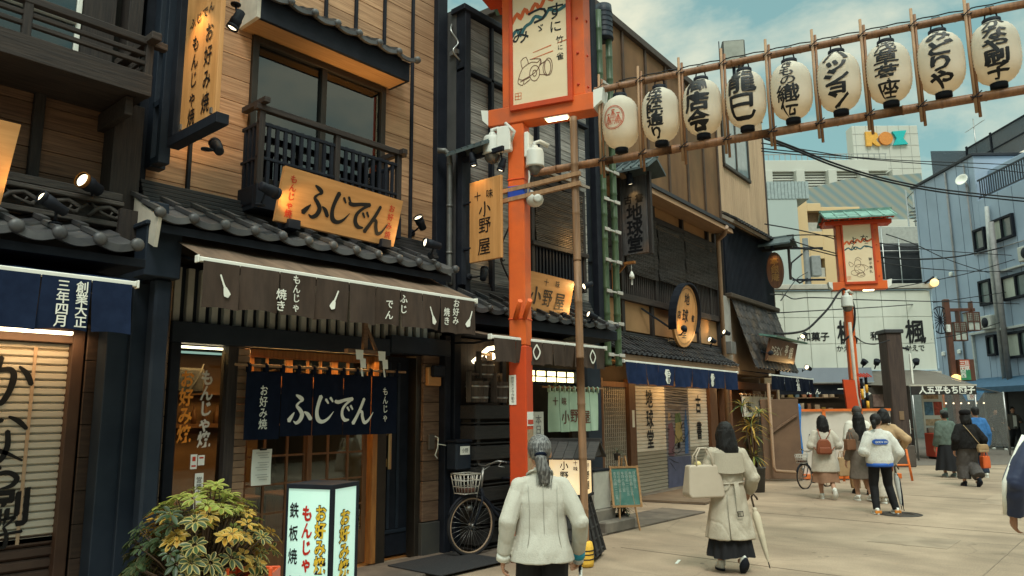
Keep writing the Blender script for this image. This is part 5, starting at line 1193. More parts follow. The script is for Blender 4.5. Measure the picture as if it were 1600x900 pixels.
m = MB(); m.text(vtext('亭銀庵', 0, 5.98, .24, .95), lambda u, v, k: (10.894 - k, -.42 - u, v), 0, 0, .02); m.build('lettering', mat('gilt', (.30, .17, .06), .4), os_, recalc=False)
m = MB()
for sg_ in (-1, 1): m.prism([(0, .26), (sg_ * .4, .02), (sg_ * .4, -.03), (0, .2)], lambda a, b, t: (10.94 + a, t, 6.30 + b), -.98, .05)
m.bar((10.94, -1.0, 6.56), (10.94, .05, 6.56), .07); m.build('little_roof', SLATE, os_)
one('post', DKWOODV, os_, (10.90, 10.98, -.95, 0, 6.20, 6.27), (10.9, 10.98, -.86, -.80, 5.3, 6.2), c=.006)
spot_lamp('lit pair of can lamps under the roof of the carved oval sign', B, (10.72, -.44, 6.18), (10.88, -.42, 5.6), .14, .05, 3, (0, .02, .1))
# entrance of the fifth shop
en = one('entrance', FRM, b5, (8.0, 8.12, .0, .3, .02, 2.3), (9.9, 10.0, .1, .3, .02, 2.3), (11.6, 11.75, .0, .3, .02, 2.3), (8.0, 11.75, .0, .3, 2.2, 2.4), (8.12, 9.9, .35, .4, .02, 2.2), c=.01)
m = MB(); m.box(10.0, 11.6, .2, .24, .02, .9); m.build('lower_panel', mat('brown_grey', (.11, .085, .065), .7), en)
m = MB(); m.box(10.1, 11.0, .18, .2, 1.0, 1.6); m.build('menu_board', mat('slate_blackboard', (.03, .04, .05), .7, (.06, .07, .085), 9), en)
ql = bpy.data.lights.new('entrance_lamp', 'POINT'); ql.energy = 8; ql.color = (1, .58, .2); ql.shadow_soft_size = .08
lo = bpy.data.objects.new('entrance_lamp', ql); COL.objects.link(lo); lo.parent = b5; lo.location = (-1.6, -.3, 2.3)
noren('white_curtain', 'short white split curtain with black writing at the row end entrance', 'curtain', B, 8.45, 10.9, -.12, 2.02, 1.50, (9.3, 10.1), WHITEC, BAMBP, letters=[('亭', 9.75, 1.82, .22), ('銀', 9.75, 1.62, .22), ('庵', 8.9, 1.74, .30)], lm=INK, amp=.03, loops=8)
# tall plain block behind the fifth house
tb = thing('tan_block', 'tall plain tan rendered building rising behind the beige sided house', 'building', B, (12.6, .5, 0))
one('wall', mat('tan_render', (.44, .31, .19), .8, (.38, .26, .16), 1), tb, (11.85, 13.2, .4, 6, 0, 11), c=.01)
one('parapet', mat('tan_render', (.44, .31, .19), .8, (.38, .26, .16), 1), tb, (11.82, 13.23, .37, 6, 11, 11.2), c=.01)
# loose cables on the grey boards
t = thing('wall_cable', 'black cable looping down the grey boards left of the orange pole', 'cable', A, (7.2, 6.4, 3.1))
m = MB(); m.tube(_cr([(7.55, 6.36, 4.9), (7.30, 6.34, 4.2), (7.05, 6.33, 3.7), (7.10, 6.2, 3.3), (6.95, 5.95, 2.95), (6.75, 5.8, 2.75)], 6), .012, 6); m.tube(_cr([(7.12, 6.34, 3.9), (7.02, 6.3, 3.75), (7.06, 6.3, 3.6), (7.14, 6.33, 3.62)], 6), .01, 6); m.build('cable', RUBBER, t)
t = thing('wall_bracket', 'small galvanised cable bracket at the top of the grey side wall', 'bracket', A, (6.4, 6.6, 6.2))
m = MB(); m.tube(_cr([(6.44, 6.62, 6.75), (6.36, 6.55, 6.6), (6.44, 6.5, 6.45), (6.35, 6.5, 6.3), (6.46, 6.48, 6.2)], 5), .014, 6); m.box(6.42, 6.46, 6.5, 6.64, 6.3, 6.36); m.build('arm', STEEL, t)
# threshold ramps and steps in front of the row
pl_ = thing('ramp_plate', 'flat tan wooden board laid as ramp before the row end entrance', 'ramp board', B, (9.3, -1.6, 0))
m = MB(); m.prism([(8.9, .1), (12.6, -.1), (11.4, -2.6), (8.9, -1.7)], lambda a, b, t: (a, b, t), .012, .03); m.build('board', mat('ply', (.45, .33, .20), .7, (.38, .27, .16), 2), pl_)
m = MB(); m.prism([(2.4, -.1), (7.6, -.1), (6.6, -1.15), (2.6, -1.5)], lambda a, b, t: (a, b, t), .008, .045)
tag(m.build('worn_ramp', mat('ramp_concrete', (.20, .14, .09), .85, (.13, .09, .06), 2, bump=.2), frame=B), 'worn sloping concrete ramp in front of the bookshop shutters', 'ramp')
for i, (x, y, c) in enumerate(((3.9, -1.05, (.30, .33, .34)), (4.6, -.95, (.32, .35, .36)), (6.1, -.7, (.45, .42, .35)))):
  m = MB(); m.prism([(x, y), (x + .55, y + .03), (x + .75, y + .28), (x + .2, y + .25)], lambda a, b, t: (a, b, t), .048, .054)
  tag(m.build('patch_plate', mat('patch%d' % i, c, .6), frame=B), ['pale grey patch plate nearest the camera on the bookshop ramp', 'second pale grey patch plate on the bookshop ramp', 'cream patch plate farthest along the bookshop ramp'][i], 'patch', 'patch plates on the ramp')
# ------------------------------------------------------------------ vermilion sign poles
CREAMP = mat('cream_panel', (.78, .64, .44), .45, (.72, .57, .37), 1.3, (1, 1, 1.5))
def picture(parent, fn, kind):
  """The brush drawing on a sign panel: two zigzags, flowing letters, a small line picture and a seal."""
  m = MB(); m.stroke([(-.02, 1.04), (.06, 1.16), (.10, 1.08), (.16, 1.20), (.22, 1.12), (.30, 1.24), (.36, 1.17), (.44, 1.30), (.52, 1.24), (.60, 1.34), (.70, 1.30)] if kind else
           [(.0, .98), (.08, 1.06), (.13, .98), (.2, 1.08), (.26, 1.0), (.34, 1.1), (.42, 1.02), (.5, 1.12), (.58, 1.04), (.7, 1.1)], [.05] * 11 if kind else [.05] * 10, fn, 0, .0004, 3)
  m.build('orange_zigzag', VERM, parent, recalc=False)
  m = MB(); m.stroke([(-.02, .86), (.05, .94), (.10, .86), (.16, .96), (.24, 1.0), (.30, 1.07), (.40, 1.03), (.48, 1.12), (.58, 1.08), (.70, 1.13)] if kind else
           [(.0, .82), (.1, .88), (.18, .82), (.28, .9), (.4, .84), (.52, .92), (.7, .86)], [.045] * 10 if kind else [.035] * 7, fn, 0, .0008, 3)
  m.build('teal_zigzag', mat('teal_ink', (.03, .12, .14), .6), parent, recalc=False)
  m = MB()
  f2 = lambda u, v, k: fn(u, v, k + .0012)
  if kind:
    m.text([('す', .56, 1.08, .24), ('に', .56, .88, .17), ('は', .56, 1.34, .22), ('つ', .33, 1.08, .30), ('み', .10, .86, .24), ('ゞ', .36, .90, .13), ('竹', .61, .70, .10), ('に', .615, .595, .075), ('雀', .61, .48, .10)], f2, 0, 0, .016)
  else:
    m.text([('な', .52, 1.12, .22), ('よ', .24, 1.08, .22), ('ん', .24, .90, .2), ('こ', .56, .94, .16), ('獅', .62, .55, .09), ('子', .62, .44, .09), ('祭', .62, .33, .09), ('礼', .62, .22, .09)], f2, 0, 0, .014)
  m.build('lettering', INK, parent, recalc=False)
  m = MB(); W = [.009] * 40
  ci = lambda x, y, a, b, n=18: [(x + a * math.cos(2 * math.pi * k / n), y + b * math.sin(2 * math.pi * k / n)) for k in range(n + 1)]
  if kind:
    for P in ([(.07, .30), (.12, .42), (.24, .48), (.32, .46), (.36, .50), (.34, .40), (.27, .33), (.12, .27), (.07, .30)], [(.09, .25), (.22, .29)], [(.12, .42), (.10, .52), (.17, .56), (.20, .47)],
         ci(.28, .33, .065, .10), ci(.28, .33, .025, .04), ci(.44, .37, .05, .10), ci(.46, .38, .05, .11), [(.34, .30), (.44, .28)], [(.34, .42), (.42, .46)], [(.22, .52), (.36, .50), (.36, .42)],
         [(.07, .30), (.06, .24), (.12, .20), (.14, .26)], [(.14, .21), (.22, .26)]):
      m.stroke(P, .009, f2, 0, 0, 2)
  else:
    for P in (ci(.30, .45, .08, .10), ci(.34, .30, .13, .12), ci(.22, .20, .1, .07), [(.1, .5), (.2, .42), (.12, .36), (.08, .46), (.1, .5)], [(.42, .42), (.56, .34), (.5, .26)], [(.24, .56), (.32, .62), (.4, .55)], [(.3, .3), (.4, .24), (.44, .14), (.34, .12)], ci(.36, .14, .1, .06)):
      m.stroke(P, .011, f2, 0, 0, 2)
  m.build('line_picture', mat('brown_ink', (.16, .07, .045), .7), parent, recalc=False)
  m = MB()
  for P in ([(.02, .03), (.10, .03), (.10, .11), (.02, .11), (.02, .03)], [(.06, .03), (.06, .11)], [(.02, .07), (.10, .07)]): m.stroke(P, .008, f2, 0, 0, 1)
  if kind:
    for P in ([(.26, .60), (.50, .65)], [(.24, .52), (.52, .57)], [(.58, .66), (.70, .68)]): m.stroke(P, [.006, .012], f2, 0, 0, 3)
  m.build('red_seal', VERM, parent, recalc=False)

def sign_pole(fr, zb, label, kind, top_white=True, s=1.0):
  t = thing('sign_pole', label, 'sign pole', fr, (0, 0, 0), 'vermilion picture sign poles')
  w_ = .105
  one('pole', VERM, t, (-w_, w_, -w_, w_, 2.42, zb), c=.014)
  one('pole_base', VERMD, t, (-w_ - .004, w_ + .004, -w_ - .004, w_ + .004, 0, 2.42), c=.014)
  if kind:
    one('blue_tape', mat('blue_tape', (.015, .06, .40), .4), t, (-w_ - .006, w_ + .006, -w_ - .006, w_ + .006, 4.18, 4.36), c=.014)
    for z in (2.72, 4.42): one('joint_band', VERMD, t, (-w_ - .008, w_ + .008, -w_ - .008, w_ + .008, z, z + .03), c=.012)
    m = MB()
    for x in (-.02, .10): m.tube([(x, -w_ - .0, 2.74), (x + .13, -w_ - .16, 2.92)], .03, 10)
    m.build('flag_socket', VERM, t)
    st = one('sticker', PAPER, t, (-.10, -.015, -w_ - .012, -w_ - .005, 1.74, 2.08), c=0)
    m = MB(); m.text(vtext('防犯カメラ作動中', -.055, 2.06, .038), lambda u, v, k: (u, -w_ - .014 - k, v)); m.build('lettering', INK, st, recalc=False)
    for z0, z1, c_ in ((1.5, 1.66, PAPER), (1.0, 1.46, mat('tan_bill', (.40, .27, .16), .8, (.28, .19, .12), 30)), (.72, .96, PAPER)): one('bill', c_, t, (w_ + .004, w_ + .008, -.09, .09, z0, z1), c=0)
    one('bill_band', RED, t, (w_ + .009, w_ + .012, -.08, .08, 1.52, 1.57), c=0)
    m = MB(); m.text([(c, 0, .88 - .07 * i, .07) for i, c in enumerate('禁煙')], lambda u, v, k: (w_ + .011 + k, u, v)); m.build('lettering', RED, t, recalc=False)
  # sign box: beam, two uprights, panel in a frame, white beam end
  one('beam', VERM, t, (-.36, 1.0, -.12, .12, zb, zb + .22), c=.01)
  m = MB(); m.prism([(1.0, zb + .02), (1.10, zb + .10), (1.12, zb + .26), (1.0, zb + .24)], lambda a, b, q: (a, q, b), -.11, .11); m.build('beam_end', WHITEP, t)
  m = MB(); m.prism([(-.36, zb + .02), (-.44, zb + .10), (-.46, zb + .24), (-.36, zb + .22)], lambda a, b, q: (a, q, b), -.11, .11); m.build('beam_end', WHITEP, t)
  zt = zb + 1.78
  one('upright', VERM, t, (-.17, -.005, -.10, .18, zb + .22, zt), c=.01); one('upright', VERM, t, (.745, .90, -.10, .18, zb + .22, zt), c=.01)
  one('box_body', VERM, t, (-.005, .745, -.05, .16, zb + .22, zt), c=0)
  one('panel_frame', VERMD, t, (-.05, -.005, -.16, -.10, zb + .20, zt - .02), (.70, .76, -.16, -.10, zb + .20, zt - .02), (-.05, .76, -.16, -.10, zb + .14, zb + .21), c=.006)
  pn = one('panel', CREAMP, t, (-.01, .71, -.14, -.06, zb + .21, zt), c=0)
  picture(t, lambda u, v, k: (u, -.142 - k, zb + .25 + v), kind)
  m = MB()
  for z in (.35, .75, 1.2, 1.6): m.lathe([(.016, 0), (.016, .01), (.01, .016)], (.90, .02, zb + z), 10, 0, (1, 0, 0)); m.lathe([(.016, 0), (.016, .01), (.01, .016)], (.82, -.10, zb + z), 10, 0, (0, -1, 0))
  m.build('bolt', RED, t)
  one('tube_lamp', WARMGLOW, t, (.40, .66, -.10, -.03, zb - .035, zb - .012), c=.006); one('lamp_body', WHITEP, t, (.38, .68, -.11, -.02, zb - .012, zb), c=0)
  # copper roof on rafters
  m = MB()
  for sg_ in (-1, 1):
    m.prism([(0, zt + .40), (sg_ * .52, zt + .12), (sg_ * .52, zt + .08), (0, zt + .34)], lambda a, b, q: (q, a, b), -.52, 1.28)
    for k in range(7): m.bar((-.50 + k * .29, sg_ * .52, zt + .125), (-.50 + k * .29, 0, zt + .41), .03, .02)
  m.bar((-.54, 0, zt + .41), (1.30, 0, zt + .41), .1, .06); m.build('roof', COPPER, t)
  m = MB()
  for sg_ in (-1, 1):
    for k in range(7): m.bar((-.42 + k * .265, sg_ * .48, zt + .07), (-.42 + k * .265, 0, zt + .32), .05, .05)
    m.bar((-.5, sg_ * .30, zt + .14), (1.26, sg_ * .30, zt + .14), .06)
  m.box(-.46, 1.22, -.2, .2, zt - .02, zt + .09); m.build('rafters', VERMD, t)
  return t
PF = Frame(6.68, 5.68, -72)
sign_pole(PF, 5.15, 'near vermilion pole with blue tape carrying roofed cream picture sign', True)
SFx, SFy = 8.95 * math.sin(R(41)) + 19.7 * math.cos(R(41)), -8.95 * math.cos(R(41)) + 19.7 * math.sin(R(41))
SF = Frame(SFx, SFy, -60)
sign_pole(SF, 4.80, 'far vermilion pole with copper green roof and cream picture sign over market stall', False)
one_d = None
# far pole: red plank, striped guards, pale pipe
t = thing('leaning_plank', 'deep red plank board strapped upright to the far vermilion pole', 'plank', G, (8.6, 19.2, 0))
m = MB(); m.prism([(8.42, 2.42), (8.72, 2.40), (8.86, .35), (8.58, .32)], lambda a, b, q: (a, q, b), 19.15, 19.22); m.build('board', VERMD, t)
t = thing('striped_guard', 'black and yellow striped cable guards hanging on the far vermilion pole', 'cable guard', G, (9.05, 19.5, 1.6))
YEL = mat('safety_yellow', (.75, .38, .03), .5)
for q, (x, z0, z1) in enumerate(((9.0, .85, 2.45), (9.12, 1.25, 2.5))):
  for k in range(6):
    m = MB(); a = z0 + (z1 - z0) * k / 6; m.lathe([(.036, a), (.036, a + (z1 - z0) / 6)], (x, 19.4, 0), 10); m.build('guard_band', YEL if k % 2 == 0 else BLK, t)
m = MB()
for k in range(5): m.bar((8.8 + k * .08, 19.35, 2.58), (8.95 + k * .07, 19.3, 2.48), .05, .03)
m.build('red_strap', RED, t)
t = thing('pale_pipe', 'pale grey conduit pipe tied along the far vermilion pole', 'pipe', G, (8.85, 19.3, 0)); m = MB(); m.tube([(8.78, 19.3, 3.9), (8.80, 19.3, 2), (8.98, 19.25, .8)], .045, 8); m.build('conduit', mat('pale_conduit', (.50, .44, .36), .6), t)

# ------------------------------------------------------------------ cameras on the poles
CCTV = mat('camera_white', (.60, .60, .55), .45, (.54, .54, .49), 3)
DOME = mat('smoked_dome', (.10, .095, .085), .1, spec=.8)
def dome_camera(fr, p, label, s=1.0):
  t = thing('dome_camera', label, 'security camera', fr, p, 'security cameras on the poles'); x, y, z = p
  m = MB(); m.lathe([(.02 * s, .16 * s), (.10 * s, .15 * s), (.115 * s, .11 * s), (.118 * s, -.06 * s), (.125 * s, -.08 * s), (.11 * s, -.09 * s)], (x, y, z), 18); m.build('housing', CCTV, t)
  m = MB(); m.lathe([(.10 * s, -.088 * s), (.095 * s, -.13 * s), (.07 * s, -.17 * s), (.03 * s, -.19 * s), (.002, -.192 * s)], (x, y, z), 18, cap=False); m.build('dome', DOME, t)
  m = MB(); m.tube([(x, y, z + .14 * s), (x, y, z + .24 * s), (x + .06 * s, y + .03, z + .26 * s), (x + .16 * s, y + .08, z + .2 * s)], .03 * s, 8); m.lathe([(.045 * s, .13 * s), (.05 * s, .16 * s), (.04 * s, .2 * s)], (x, y, z), 12); m.build('arm', CCTV, t)
  return t
dome_camera(PF, (-.30, -.12, 4.86), 'larger white dome camera left of the near vermilion pole')
dome_camera(PF, (.22, -.02, 4.66), 'white dome camera right of the near vermilion pole', .95)
t = thing('bullet_camera', 'small round white camera under the bamboo clamp on near pole', 'security camera', PF, (.22, -.02, 4.16)); m = MB(); m.ball((.22, -.04, 4.17), .11, .10, .095); m.lathe([(.05, 0), (.05, .05), (.02, .05)], (.28, -.12, 4.15), 12, 0, (.5, -.8, -.1)); m.build('housing', CCTV, t)
m = MB(); m.tube([(.22, 0, 4.22), (.14, .03, 4.3)], .025, 6); m.build('arm', CCTV, t)
t = thing('junction_box', 'pair of white wiring boxes high on the near vermilion pole', 'junction box', PF, (0, -.1, 4.8)); one('box', WHITEP, t, (-.21, -.03, -.20, -.108, 4.78, 5.10), c=.012); one('box', WHITEP, t, (.108, .17, -.1, .08, 4.70, 5.02), c=.012)
m = MB(); m.tube([(-.03, -.16, 4.9), (.03, -.2, 5.0), (-.1, -.17, 5.14)], .02, 6); m.tube([(.15, -.06, 4.7), (.17, -.08, 4.45), (.15, -.1, 4.2)], .012, 6); m.build('cable', CCTV, t)
dome_camera(G, (8.78, 19.35, 4.42), 'small white dome camera on the far vermilion pole', 1.25)

# ------------------------------------------------------------------ bamboo lantern rack
lo_z = lambda u: 4.53 + .028 * u
up_z = lambda u: 5.42 + .022 * u
def culm(name, label, pts, r, n=12, group=None, step=.34, fr=LAD, mt=BAMB, cat='bamboo pole'):
  """A bamboo pole with nodes."""
  P0, P1 = Vector(pts[0]), Vector(pts[1]); L = (P1 - P0).length; d = (P1 - P0) / L
  P = []; Rr = []; x = 0.0
  while x < L - .05:
    P += [P0 + d * x, P0 + d * (x + .012), P0 + d * (x + .026), P0 + d * min(L, x + step - .02)]; Rr += [r, r * 1.1, r, r * .985]; x += step * rnd.uniform(.85, 1.15)
  P.append(P1); Rr.append(r)
  m = MB(); m.tube(P, Rr, n); o = m.build(name, mt, frame=fr)
  return tag(o, label, cat, group)
culm('bamboo_pole', 'long thick lower bamboo pole of the lantern rack', [(-.55, 0, lo_z(-.55)), (6.2, 0, lo_z(6.2))], .047)
culm('bamboo_pole', 'long upper bamboo pole the lanterns hang from', [(.24, .0, up_z(.24)), (6.2, 0, up_z(6.2))], .04)
culm('bamboo_upright', 'tall bamboo upright standing on the pavement in front of the spice shop', [(0, -.02, .02), (0, -.10, 5.10)], .045, mt=mat('aged_bamboo', (.30, .165, .085), .55, (.18, .10, .055), 3, (9, 9, .6), dirt=((.10, .06, .035), 2, .6)), step=.55)
for i in range(13):
  u = .31 + .47 * i
  NTH = ['crest', 'second', 'third', 'fourth', 'fifth', 'sixth', 'seventh', 'eighth', 'ninth']
  if i == 0: lb = 'split bamboo stake tied upright just left of the red crest lantern'
  elif i < 9: lb = 'pair of split bamboo stakes between the %s and %s lanterns' % (NTH[i - 1], NTH[i])
  else: break
  tt = thing('bamboo_stake', lb, 'bamboo stake', LAD, (u, -.05, lo_z(u) - .2), 'upright bamboo stakes of the lantern rack')
  for k, (dx, dy, a, b) in enumerate(((0, -.055, -.17, .17), (.03, -.035, -.21, .11))):
    m = MB(); m.tube([(u + dx, dy, lo_z(u) + a), (u + dx - .004, dy, (lo_z(u) + up_z(u)) / 2), (u + dx + .003, dy, up_z(u) + b)], .015, 7); m.build('slat', BAMBP if k == 0 else BAMB, tt)
  m = MB()
  for zz, rr in ((lo_z(u), .052), (up_z(u), .045)):
    m.tube([(u + .015 + (rr + .016) * math.cos(a) * .9 * (1 if True else 0), (rr + .02) * math.sin(a), zz + .02 * math.cos(2 * a) + .0) for a in [2 * math.pi * k / 10 for k in range(10)]], .006, 4, closed=True)
    m.tube([(u - .03, -.075, zz - .04), (u + .01, -.085, zz), (u + .06, -.075, zz + .04)], .006, 4)
  m.build('lashing', BLK, tt)
for z, l in ((4.36, 'upper'), (4.24, 'lower')):
  t = thing('bamboo_clamp', l + ' split bamboo brace between the orange pole and bamboo upright', 'bamboo brace', LAD, (-.4, -.1, z)); m = MB(); m.bar((-.95, .02 - .1, z - .06), (.08, -.13, z + .03), .05, .05); m.build('brace', BAMBP, t)
t = thing('pole_anchor', 'timber foot with yellow foam wraps at the base of the bamboo upright', 'pole anchor', LAD, (-.2, 0, 0))
one('timber', BAMBP, t, (-.75, .02, -.06, .04, .10, .18), c=.008)
FOAM = mat('yellow_foam', (.80, .48, .07), .85, (.70, .40, .05), 20, bump=.3)
m = MB(); m.lathe([(.05, 0), (.085, .01), (.09, .05), (.088, .2), (.075, .26), (.05, .27)], (0, -.025, .0), 12); m.build('foam_wrap', FOAM, t)
m = MB(); m.lathe([(.05, 0), (.085, .01), (.088, .12), (.08, .22), (.05, .23)], (-.52, -.01, .14), 12, 0, (1, 0, 0)); m.build('foam_wrap', FOAM, t)
m = MB()
for z in (.08, .13, .17): m.lathe([(.091, 0), (.096, .006), (.091, .012)], (0, -.025, z), 12, cap=False)
m.build('cord', BLK, t)

LPAPER = mat('lantern_paper', (.71, .68, .595), .8, (.63, .58, .48), 2, trans=.30)
def lantern(i, label, items, crest=False):
  u = .545 + .468 * i; zc = (lo_z(u) + up_z(u)) / 2 - .015; H = .34; r = .212
  tilt = R(-1.5 + 2.5 * ((i * 7) % 3 - 1) * .5)
  prof = []
  n = 36
  for k in range(n + 1):
    a = -1 + 2 * k / n; rr = (1 - abs(a) ** 3.0) ** (1 / 2.2) * r if abs(a) < 1 else 0
    rr = max(rr, .075); prof.append((rr * (1 + (.018 if k % 2 else -.018)), a * H * .93))
  t = thing('paper_lantern', label, 'paper lantern', LAD, (u, 0, zc), 'paper lanterns hung in a row on the bamboo rack')
  m = MB(); m.lathe(prof, (u, 0, zc), 32, cap=False); m.build('paper_shade', LPAPER, t)
  m = MB(); m.lathe([(.076, .30), (.082, .31), (.082, .35), (.06, .355)], (u, 0, zc), 20); m.build('top_ring', BLK, t)
  m = MB(); m.lathe([(.070, -.30), (.076, -.31), (.076, -.36), (.06, -.365)], (u, 0, zc), 20); m.build('bottom_ring', BLK, t)
  m = MB(); m.tube([(u - .06, 0, zc + .34), (u - .03, 0, up_z(u) + .05), (u + .03, 0, up_z(u) + .05), (u + .06, 0, zc + .34)], .008, 5); m.build('hanger', BLK, t)
  def fn(x, z, k):
    a = max(-.999, min(.999, z / (H * .93))); rr = max((1 - abs(a) ** 3.0) ** (1 / 2.2) * r, .06) * 1.02 + .002 + k
    th = x / r - R(90) - R(9)
    return (u + rr * math.cos(th), rr * math.sin(th), zc + z)
  m = MB()
  if crest:
    for rad, wd in ((.125, .008), (.112, .005)): m.stroke([(rad * math.cos(q), rad * 1.12 * math.sin(q) + .0) for q in [2 * math.pi * k / 28 for k in range(29)]], wd, fn, 0, 0, 1)
    for cx, hh, bw in ((-.06, .03, .045), (0, .075, .065), (.06, .03, .045)):
      for s_ in (-1, -.6, -.2, .2, .6, 1): m.stroke([(cx, hh), (cx + s_ * bw * .5, hh - .06), (cx + s_ * bw, -.085)], .004, fn, 0, 0, 2)
      m.stroke([(cx - .018, hh + .012), (cx + .018, hh + .012)], .012, fn, 0, 0, 1)
      for q in (.25, .5, .75): m.stroke([(cx - bw * q, hh - (hh + .085) * q), (cx + bw * q, hh - (hh + .085) * q)], .004, fn, 0, 0, 2)
    m.build('crest', mat('crest_red', (.50, .07, .03), .6), t, recalc=False)
  else:
    m.text([(c_[0], c_[1] * 1.05, c_[2] * 1.08, c_[3] * 1.14, (c_[4] if len(c_) > 4 else 1.0) * 1.32) for c_ in items], fn, 0, .018 if not set('龍織苺座') & set(c_[0] for c_ in items) else .007, .032 if not set('龍織苺座') & set(c_[0] for c_ in items) else .022, fine=.18, lift=.0006); m.build('lettering', INK, t, recalc=False)
  ld = bpy.data.lights.new('lantern_light', 'POINT'); ld.energy = .7; ld.color = (1, .68, .34); ld.shadow_soft_size = .07
  lo = bpy.data.objects.new('lantern_light', ld); COL.objects.link(lo); lo.parent = t; lo.location = (0, 0, -.17)
  return t
def col(s, size, wf=1.0, pitch=1.0): n = len(s); return [(c, 0, size * pitch * ((n - 1) / 2 - i), size, wf) for i, c in enumerate(s)]
LT = [('paper lantern with red crest of three nets in a double ring', None),
   ('white paper lantern with five small black characters beside the red crest lantern', col('伝法院通り', .118, 1.15)),
   ('white paper lantern with three bold characters ending in 会', col('商店会', .195, 1.0)),
   ('white paper lantern with two very large bold characters', col('龍巳', .27, .86)),
   ('white paper lantern with five characters ending in 織伝', [('き', 0, .225, .10, 1.2), ('も', 0, .135, .10, 1.2), ('の', .01, .045, .10, 1.2), ('織', 0, -.085, .165), ('伝', 0, -.225, .155)]),
   ('white paper lantern with bold angular katakana', [('ハ', 0, .235, .17, 1.25), ('ッ', .01, .11, .16, 1.15), ('シ', 0, -.02, .18, 1.05), ('ョ', .01, -.11, .15, 1.15), ('ン', 0, -.225, .18, 1.0)]),
   ('white paper lantern with four characters ending in 座', col('浅草苺座', .15, 1.1, .97)),
   ('white paper lantern with four rounded hiragana, second from right', col('みどりや', .15, 1.2, .97)),
   ('white paper lantern at the right edge ending in 子', [('か', 0, .23, .13, 1.3), ('な', 0, .12, .13, 1.2), ('や', 0, .01, .12, 1.3), ('刷', 0, -.105, .135, 1.15), ('子', 0, -.225, .13, 1.25)])]
for i, (l, it) in enumerate(LT): lantern(i, l, it, it is None)
t = thing('rack_cable', 'thin black lamp cable looping along the upper bamboo pole', 'cable', LAD, (2, 0, 5.4))
P = []
for i in range(10):
  u = .545 + .468 * i; P += [(u, -.03, up_z(u) + .05), (u + .12, -.02, up_z(u) + .065), (u + .234, -.02, up_z(u) + .055), (u + .35, -.02, up_z(u) + .07)]
m = MB(); m.tube(P, .007, 5); m.build('cable', RUBBER, t)
# ------------------------------------------------------------------ end of the street (frame G: x right, y away)
WP = mat('white_wall_panel', (.66, .685, .61), .6, (.58, .605, .535), .8, (1.4, 1, .14), dirt=((.48, .50, .44), .6, .4))
wb = thing('white_sweet_shop', 'white panelled two storey shop front with black brush writing at street end', 'building', G, (12.4, 27, 0))
one('house_body', WP, wb, (9.0, 15.3, 27.08, 34, 3.0, 5.95), c=0)
one('room', mat('dark_shop', (.05, .042, .036), .9), wb, (9.0, 15.3, 29, 34, 0, 3.0), (9.0, 9.2, 27.1, 29, 0, 3.0), (9.2, 15.3, 27.2, 29, 2.9, 3.0), c=0)
for i in range(7):
  for j in range(3): one('wall_panel', WP, wb, (9.02 + i * .9, 9.02 + i * .9 + .885, 27.0, 27.08, 3.05 + j * .97, 3.05 + j * .97 + .955), c=.006)
one('light_string', mat('blue_white_cord', (.45, .60, .72), .5), wb, (9.0, 15.36, 26.96, 27.0, 5.96, 6.0), (15.32, 15.36, 26.96, 27.0, 3.1, 5.96), (9.0, 15.3, 26.96, 27.0, 3.02, 3.05), c=.004)
one('parapet', mat('pale_parapet', (.50, .48, .42), .7), wb, (8.95, 15.45, 26.9, 34, 6.02, 6.2), (9, 15.4, 26.9, 27.0, 2.9, 3.0), c=.01)
def shop_name(x):
  m = MB(); f = lambda u, v, k: (u, 26.985 - k, v)
  m.text(htext('和菓子', x, 4.28, .34, .98), f, 0, .004, .03); m.build('lettering', INK, wb, recalc=False)
  m = MB(); m.text([('楓', x + 1.65, 4.42, .90, .82)], f, 0, 0, .035); m.text(htext('かえで', x + 1.22, 3.84, .25, .95), f, 0, 0, .025); m.build('lettering', INK, wb, recalc=False)
shop_name(10.5); shop_name(12.98)
STORE = [mat('goods%d' % i, c, .7) for i, c in enumerate(((.45, .40, .33), (.30, .18, .12), (.10, .20, .30), (.35, .30, .10), (.30, .06, .05), (.55, .52, .45)))]
sh = one('shelf', mat('stall_shelf', (.20, .16, .12), .7), wb, (9.4, 15.0, 28.4, 28.9, .9, .95), (9.4, 12.4, 28.7, 28.9, 1.5, 1.54), (9.4, 12.4, 28.7, 28.9, 2.1, 2.14))
m = [MB() for _ in STORE]
for k in range(60):
  x = 9.5 + k * .09; q = rnd.randrange(6); hh = rnd.uniform(.12, .4); zz = (.95, 1.54, 2.14)[k % 3]
  if x < 12.3 or zz < 1: m[q].box(x, x + rnd.uniform(.06, .2), 28.45 if zz < 1 else 28.72, 28.85, zz, zz + hh)
for q, mm in enumerate(m):
  if mm.v: mm.build('goods', STORE[q], sh)
for nm, x, y, z, e in (('stall_lamp', 11.4, 27.9, 2.6, 20), ('stall_lamp', 14.2, 27.3, 2.5, 14)):
  ld = bpy.data.lights.new(nm, 'POINT'); ld.energy = e; ld.color = (1, .78, .5); ld.shadow_soft_size = .1
  lo = bpy.data.objects.new(nm, ld); COL.objects.link(lo); lo.parent = wb; lo.location = (x - 12.4, y - 27, z)
m = MB()
for x, y, z in ((10.1, 27.9, 2.5), (10.9, 28.2, 2.48), (11.9, 27.8, 2.42), (12.1, 28.0, 2.5)): m.lathe([(.09, 0), (.07, .05), (.02, .07)], (x, y, z), 10)
m.build('ceiling_lamp', BULB, wb)
